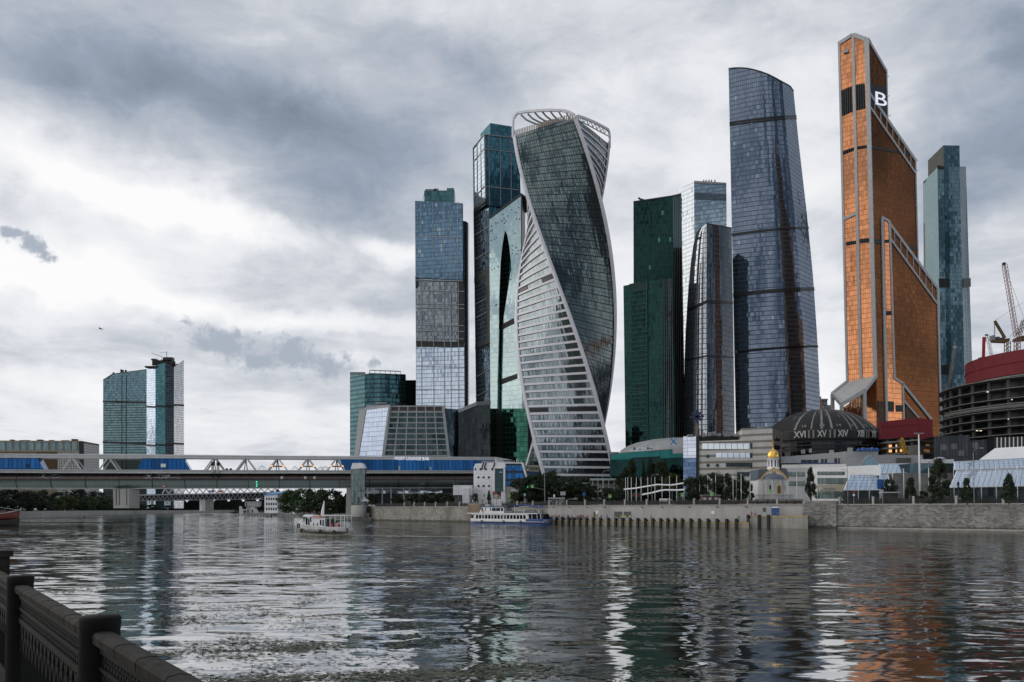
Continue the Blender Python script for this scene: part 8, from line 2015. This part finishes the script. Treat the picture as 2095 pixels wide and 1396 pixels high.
def tree(px, ytop, w, Y, lab, kind='round', m='dark', base=GZ, group=None, name=None, lift=None):
    tv[0] += 1; p = W(px, HZ, Y); zt = 6 + (HZ-ytop)*Y/F; h = zt-base; wd = w*1.12*Y/F
    t = thing(name or {'round':'broadleaf_tree','column':'columnar_tree','cone':'conical_tree','bush':'bush','ragged':'broadleaf_tree'}[kind], lab, 'bush' if kind == 'bush' else 'tree', (p.x,p.y,base), group)
    o = bpy.data.objects.new('crown', crown(kind, m, tv[0] % 4)); COL.objects.link(o); o.parent = t; f = lift if lift is not None else (.0 if kind == 'bush' else .14 if kind != 'cone' else .08)
    o.location = (0,0,h*f); o.scale = (wd, wd, h*(1-f)*1.02); o.rotation_euler = (0,0,tv[0]*1.7)
    q = bpy.data.objects.new('trunk', TR); COL.objects.link(q); q.parent = t; s = max(h*.9, wd*.4); q.scale = (s*.8, s*.8, h)
    return t
# embankment, right of the bridge
for a in [(1062,978,40,402,'dark ragged tree at the left end of the row behind the traffic light','ragged'),(1086,973,50,398,'dark tree directly behind the crossing sign on the traffic light arm','round'),(1113,968,46,396,'tall dark tree right behind the traffic light pole','ragged'),(1137,964,40,394,'tallest dark tree of the row, left of the bus shelter sign','ragged'),(1160,974,48,390,'dark wide tree above the bus shelter','round'),(1187,978,46,388,'dark round tree right of the bus shelter','round'),(1208,992,34,384,'small dark tree at the right end of the row by the colonnade','round'),
          (1246,996,27,345,'left of two small dark trees under the long colonnade','round'),(1269,997,27,342,'right of two small dark trees under the long colonnade','round'),
          (1293,938,42,415,'dark broad conifer in front of the teal hall','cone'),(1280,955,34,412,'dark tree left of the broad conifer by the teal hall','ragged'),(1317,940,12,416,'thin dark spire tree right of the broad conifer','column'),(1331,934,20,418,'dark columnar tree before the middle of the teal hall','column'),(1352,946,34,416,'dark round tree before the right part of the teal hall','round'),(1376,968,40,400,'dark olive tree left of the blue mirror glass slab','ragged'),
          (1420,974,36,312,'dark tree at the left corner of the striped trade centre','round'),(1440,972,30,310,'second dark tree before the trade centre from its left corner','ragged'),(1464,969,30,308,'tallest dark tree before the trade centre','round'),(1488,973,38,305,'wide dark tree under the round windows','round'),(1513,974,30,303,'dark tree right of the wide one before the trade centre','ragged'),(1533,984,24,300,'small dark tree left of the chapel','column'),
          (1659,956,22,280,'dark pointed tree between the chapel and the exhibition building','column'),
          (1820,980,25,262,'small dark tree beside the blue banners','round'),(1864,975,28,256,'dark bushy conical tree left of the floodlight mast','cone'),(1923,937,42,246,'tall dark columnar tree between the sloping glass roofs','column'),(1979,976,27,232,'small dark conical tree left of the tall right lamp','cone'),(2065,968,32,220,'dark conical tree nearest the right edge','cone')]:
    tree(*a[:5], a[5], 'dark' if 'olive' not in a[4] else 'olive', GZ, 'trees behind the embankment fence')
for a in [(972,1009,14,400,'spiky green shrub left below the porthole terminal','bush'),(1000.5,1004,11,398,'dark green clipped conical shrub before the porthole terminal','cone'),(1052,1005,16,388,'yellowish bush right of the pedestrian light','bush'),(813,1014,26,455,'dark shrub under the gallery, left','bush'),(845,1008,22,446,'dark tree under the gallery beside the white column','round'),(878,1006,32,440,'dark tree under the gallery, in the middle','round'),(908,1010,40,436,'dark wide tree under the gallery, right','round'),(760,1012,24,468,'dark bush right of the lift tower','bush'),(1890,1004,20,250,'low dark bush at the foot of the floodlight mast','bush'),(1918,1006,26,244,'low dark bush below the columnar tree','bush')]:
    tree(*a[:5], a[5], 'olive' if 'yellow' in a[4] else 'dark', GZ, 'shrubs and trees by the bridge end')
# landing
for i, a in enumerate([(597,1004,44,690,'round-crowned tree at the left of the landing group','round'),(622,1000,46,672,'round-crowned tree second from the left on the landing','round'),(648,999,46,655,'big round-crowned tree in the middle of the landing','round'),(676,1000,46,640,'round-crowned tree nearest the bridge pier','round'),(668,1028,42,600,'low dark bush under the tree nearest the pier','bush'),(695,1012,30,620,'dark tree partly behind the bridge pier','ragged'),(634,1026,40,640,'low dark bush between the landing trees','bush'),(563,1000,22,1000,'dark distant tree above the blue-roofed house','round')]):
    tree(*a[:5], a[5], 'green' if i in (0,1,2) else 'dark', 1.6 if i < 7 else 4, 'trees on the landing', None, .06)
# left bank
for i, (px, yt, w, off, m, kd) in enumerate([(-25,1000,60,20,'deep','round'),(12,1001,52,18,'deep','round'),(45,1003,52,18,'deep','round'),(76,1001,44,20,'dark','round'),(96,1012,34,8,'deep','bush'),(112,1019,30,5,'green','round'),(135,1012,36,14,'olive','round'),(160,1012,32,14,'dark','round'),(178,1017,30,8,'green','round'),(205,1016,34,10,'green','round'),(222,1020,28,14,'dark','round'),(243,1026,26,10,'deep','bush'),(262,1028,26,10,'dark','bush'),(285,1030,26,10,'deep','bush'),(315,1032,30,12,'deep','bush'),(125,1003,36,60,'deep','round'),(158,1001,34,70,'deep','round'),(197,1006,34,90,'deep','round')]):
    e = np.interp(px, [-120,30,160,300,400], [q.y for q in lb[2:7]]); Y = float(e)+off+8
    tree(px, yt, w, Y, ['tree','tree','bush','tree'][0] and ('%s %s on the left bank, %s from the left edge' % ({'deep':'very dark','dark':'dark','green':'brighter green','olive':'yellow-green'}[m], 'bush' if kd=='bush' else 'tree', ORD[i])) if i < 15 else '%s very dark tree of the back row on the left bank' % ORD[i-15], kd, m, 3.85, 'trees along the left bank', None, .02)
# far woods on the horizon behind the low bridge
for i, (x0, x1, h) in enumerate(((150,420,13),(420,600,14),(690,760,10))):
    mb = MB(); rr = random.Random(i)
    for k in range(1600):
        x = rr.uniform(x0,x1); Y = 1500+rr.uniform(0,60) if x < 600 else 900; p = W(x, HZ, Y); z = rr.uniform(2, 3+h*2.1*(.75+.25*math.sin(x*.21+i))); s = rr.uniform(2,4.5); a = rr.uniform(0,3)
        mb.face([(p.x+math.cos(a+q)*s, Y+math.sin(a)*s*.4, z+math.sin(a+q)*s) for q in (0,1.6,3.1,4.7)])
    tag(mb.build('distant_wood', LEAF['deep']), 'dark distant wood behind the low truss bridge', kind='stuff')
t = thing('ball_lamp', 'single white ball lamp shining among the left bank trees', 'lamp', W(139,1046,860)); mb = MB(); c = W(139,1035,855); mb.lathe([(.01,1.2),(.8,.9),(1.15,0),(.8,-.9),(.01,-1.2)], c, 12); mb.build('globe', M['litlamp'], t, True); mb = MB(); mb.bar((c.x,c.y,4.15), c, .2); mb.build('post', M['dark'], t)

# ------------------------------------------------------------------ floating pond weed
mb = MB(); rg = np.random.default_rng(5)
def weed(px, py, sx, sy, n, s0):
    c = onz(px, py, 0); e = onz(px+sx, py, 0)-c; f = (onz(px, py-sy, 0)-c).length
    for i in range(n):
        x, y = c.x + rg.normal()*e.x*.5, c.y + rg.normal()*f*.5; 
        if y < 12: continue
        s = s0*rg.uniform(.5,1.6); a = rg.uniform(0,6.28); zz = .012+rg.random()*.02; tl = rg.normal(0,.006)
        q = [(x+math.cos(a+k)*s*rg.uniform(.3,1.3)*2.4, y+math.sin(a+k)*s*rg.uniform(.3,1.2)*1.2, zz+tl*math.sin(k)) for k in (0,1.3,2.6,3.9,5.1)]
        mb.face(q)
        if rg.random() < .008: mb.face([(x,y,0),(x+.03,y,0),(x+rg.normal()*.06,y,rg.uniform(.1,.32))])
r2 = np.random.default_rng(9)
for k in range(150):
    px, py = r2.uniform(20,1500), 1120+276*r2.random()**.9
    dens = 1.0 if px < 750 else .55 if px < 1150 else .16
    if r2.random() > dens: continue
    sc = (py-1042)/200; weed(px, py, r2.uniform(25,120)*sc, r2.uniform(3,9)*sc, int(r2.uniform(40,150)), .035 + .012/sc)
for px, py, sx, sy, n in ((520,1395,170,16,500),(800,1385,190,14,500),(380,1270,120,14,300),(200,1130,200,10,420),(90,1115,120,8,300),(330,1150,160,12,380),(1050,1365,160,12,260),(600,1325,140,10,300),(700,1180,160,10,260),(880,1215,130,9,240),(1000,1380,200,10,260)): weed(px, py, sx, sy, int(n*1.8), .05)
tag(mb.build('water_weed', mat('pond_weed', (.06,.065,.04), .7, var=.5, vscale=1.), origin=(0,0,0)), 'loose dark green weed floating in patches on the near water', kind='stuff')

# ------------------------------------------------------------------ near parapet with cast iron panels
def parapet():
    PZ, TOP = NB, 5.2; d = RAILD; n = V((-.8,-.6,0))          # n points to the land side
    cap = mat('parapet_granite', (.028,.0255,.023), .8, spec=.12, var=.6, vscale=7, bump=.35, bscale=45); iron = mat('cast_iron', (.006,.007,.007), .55, 0, .2, var=.3, vscale=6, bump=.15, bscale=40); pc = mat('post_granite', (.007,.0065,.006), .75, spec=.15, var=.4, vscale=5, bump=.2, bscale=40)
    A0 = RAILA + V((0,0,0)); step = 4.16; tA = 2.15
    posts = [tA - 2*step, tA - step, tA, tA + step, tA + 2*step + .2]
    # pavement edge block under the panels
    mb = MB(); a, b = RAILA + d*-60, RAILA + d*70; mb.poly([a+n*.35, b+n*.35, b-n*.35, a-n*.35], (0,0,.2)); mb.v = [(x,y,z+PZ) for x,y,z in mb.v]
    tag(mb.build('parapet_kerb', cap), 'low granite kerb under the near parapet', kind='structure')
    names = ['behind the camera','just outside the lower edge','at the lower left, largest in view','further back at the left edge','square and massive at the left edge']
    for i, s in enumerate(posts):
        c = RAILA + d*s; t = thing('parapet_post', 'dark round granite parapet post '+names[i] if i < 4 else 'thick square granite pillar of the near parapet at the left edge', 'post', (c.x,c.y,PZ), 'posts of the near parapet')
        mb = MB()
        if i < 4: mb.lathe([(.135,PZ+.2),(.135,PZ+.3),(.125,PZ+.36),(.125,TOP+.0),(.128,TOP+.02),(.13,TOP+.075),(.12,TOP+.092),(.01,TOP+.098)], (c.x,c.y,0), 40); mb.build('shaft', pc, t, True)
        else:
            mb.box((c.x,c.y,PZ), (.62,.62,TOP+.10-PZ), math.atan2(d.y,d.x)); mb.build('shaft', cap, t)
            mb = MB(); mb.box((c.x,c.y,TOP+.10), (.70,.70,.09), math.atan2(d.y,d.x)); mb.build('pillar_cap', cap, t)
    for i, (s0, s1) in enumerate(zip(posts, posts[1:])):
        a, b = RAILA + d*(s0+.11), RAILA + d*(s1-(.11 if i < 3 else .33)); L = (b-a).length; up = V((0,0,1))
        t = thing('iron_balustrade', ['cast iron balustrade section behind the camera','cast iron balustrade section at the lower edge of the picture','cast iron balustrade section between the two round posts','cast iron balustrade section running to the square pillar'][i], 'railing panel', (a+b)/2+up*PZ, 'panels of the near parapet')
        a = a + up*0; z0 = PZ+.2
        # stone handrail with rounded shoulders
        prof = [(-.062,TOP-.075),(.062,TOP-.075),(.066,TOP-.025),(.052,TOP-.004),(.0,TOP+.003),(-.052,TOP-.004),(-.066,TOP-.025)]
        mb = MB(); mb.poly([a + n*x + up*z for x, z in prof], b-a); mb.build('handrail', cap, t)
        mb = MB(); rj = random.Random(i)
        for k in range(int(L/.62)):
            s_ = .3 + k*.62 + rj.uniform(-.12,.12); p = a + d*s_; q = [p + d*rj.uniform(-.012,.012) + n*x + up*(z+.0012) for x, z in prof[1:]]
            for u_, v_ in zip(q, q[1:]): mb.bar(u_, v_, .004, .003)
        mb.split('rail_crack', pc, t)
        zt, zm, zf = TOP-.11, TOP-.36, TOP-.15
        mb = MB()
        for z, h in ((zt,.05),(zm,.05),(TOP-.235,.025),(z0+.05,.07)): mb.bar(a+up*z, b+up*z, .05, h)
        mb.build('panel_rail', iron, t)
        mb = MB(); N = max(6, int(L/.085))
        for k in range(N):
            p = a.lerp(b, (k+.5)/N); w = L/N*.5
            for zz0, zz1 in ((zt-.02,TOP-.235),(TOP-.235,zm+.02)):
                zc = (zz0+zz1)/2; hh = (zz0-zz1)/2*.72
                q = [p+d*w*.72+up*zc, p+up*(zc+hh), p-d*w*.72+up*zc, p+up*(zc-hh)]
                for u, v in zip(q, q[1:]+q[:1]): mb.bar(u, v, .022, .022)
            mb.bar(a.lerp(b,k/N)+up*zm, a.lerp(b,k/N)+up*zt, .018)
        mb.build('frieze', iron, t)
        mb = MB(); N = max(4, int(L/.21)); w = L/N
        for k in range(N+1):
            p = a+d*(w*k)
            if 0 < k < N: mb.bar(p+up*(z0+.05), p+up*(zm-.20), .028)
        for k in range(N):
            for j0, j1 in ((k, k+1),(k-.5, k+1.5)):
                x0, x1 = max(0,w*j0), min(L,w*j1); hgt = .17 if j1-j0 < 1.1 else .30; pr = [None,None]
                for f in np.linspace(0,1,8):
                    for s_, side in ((0,1),(1,-1)):
                        xx = (x0 + (x1-x0)/2*f) if side > 0 else (x1 - (x1-x0)/2*f); z = zm-.02-hgt*(1-math.sin(f*math.pi/2)**.8); q = a+d*xx+up*z
                        if pr[s_] is not None: mb.bar(pr[s_], q, .024, .03)
                        pr[s_] = q
        mb.build('gothic_tracery', iron, t)
        mb = MB(); mb.poly([a+up*(z0), b+up*(z0), b+up*(z0+.03), a+up*(z0+.03)], n*.06); mb.build('bottom_rail', iron, t)
parapet()
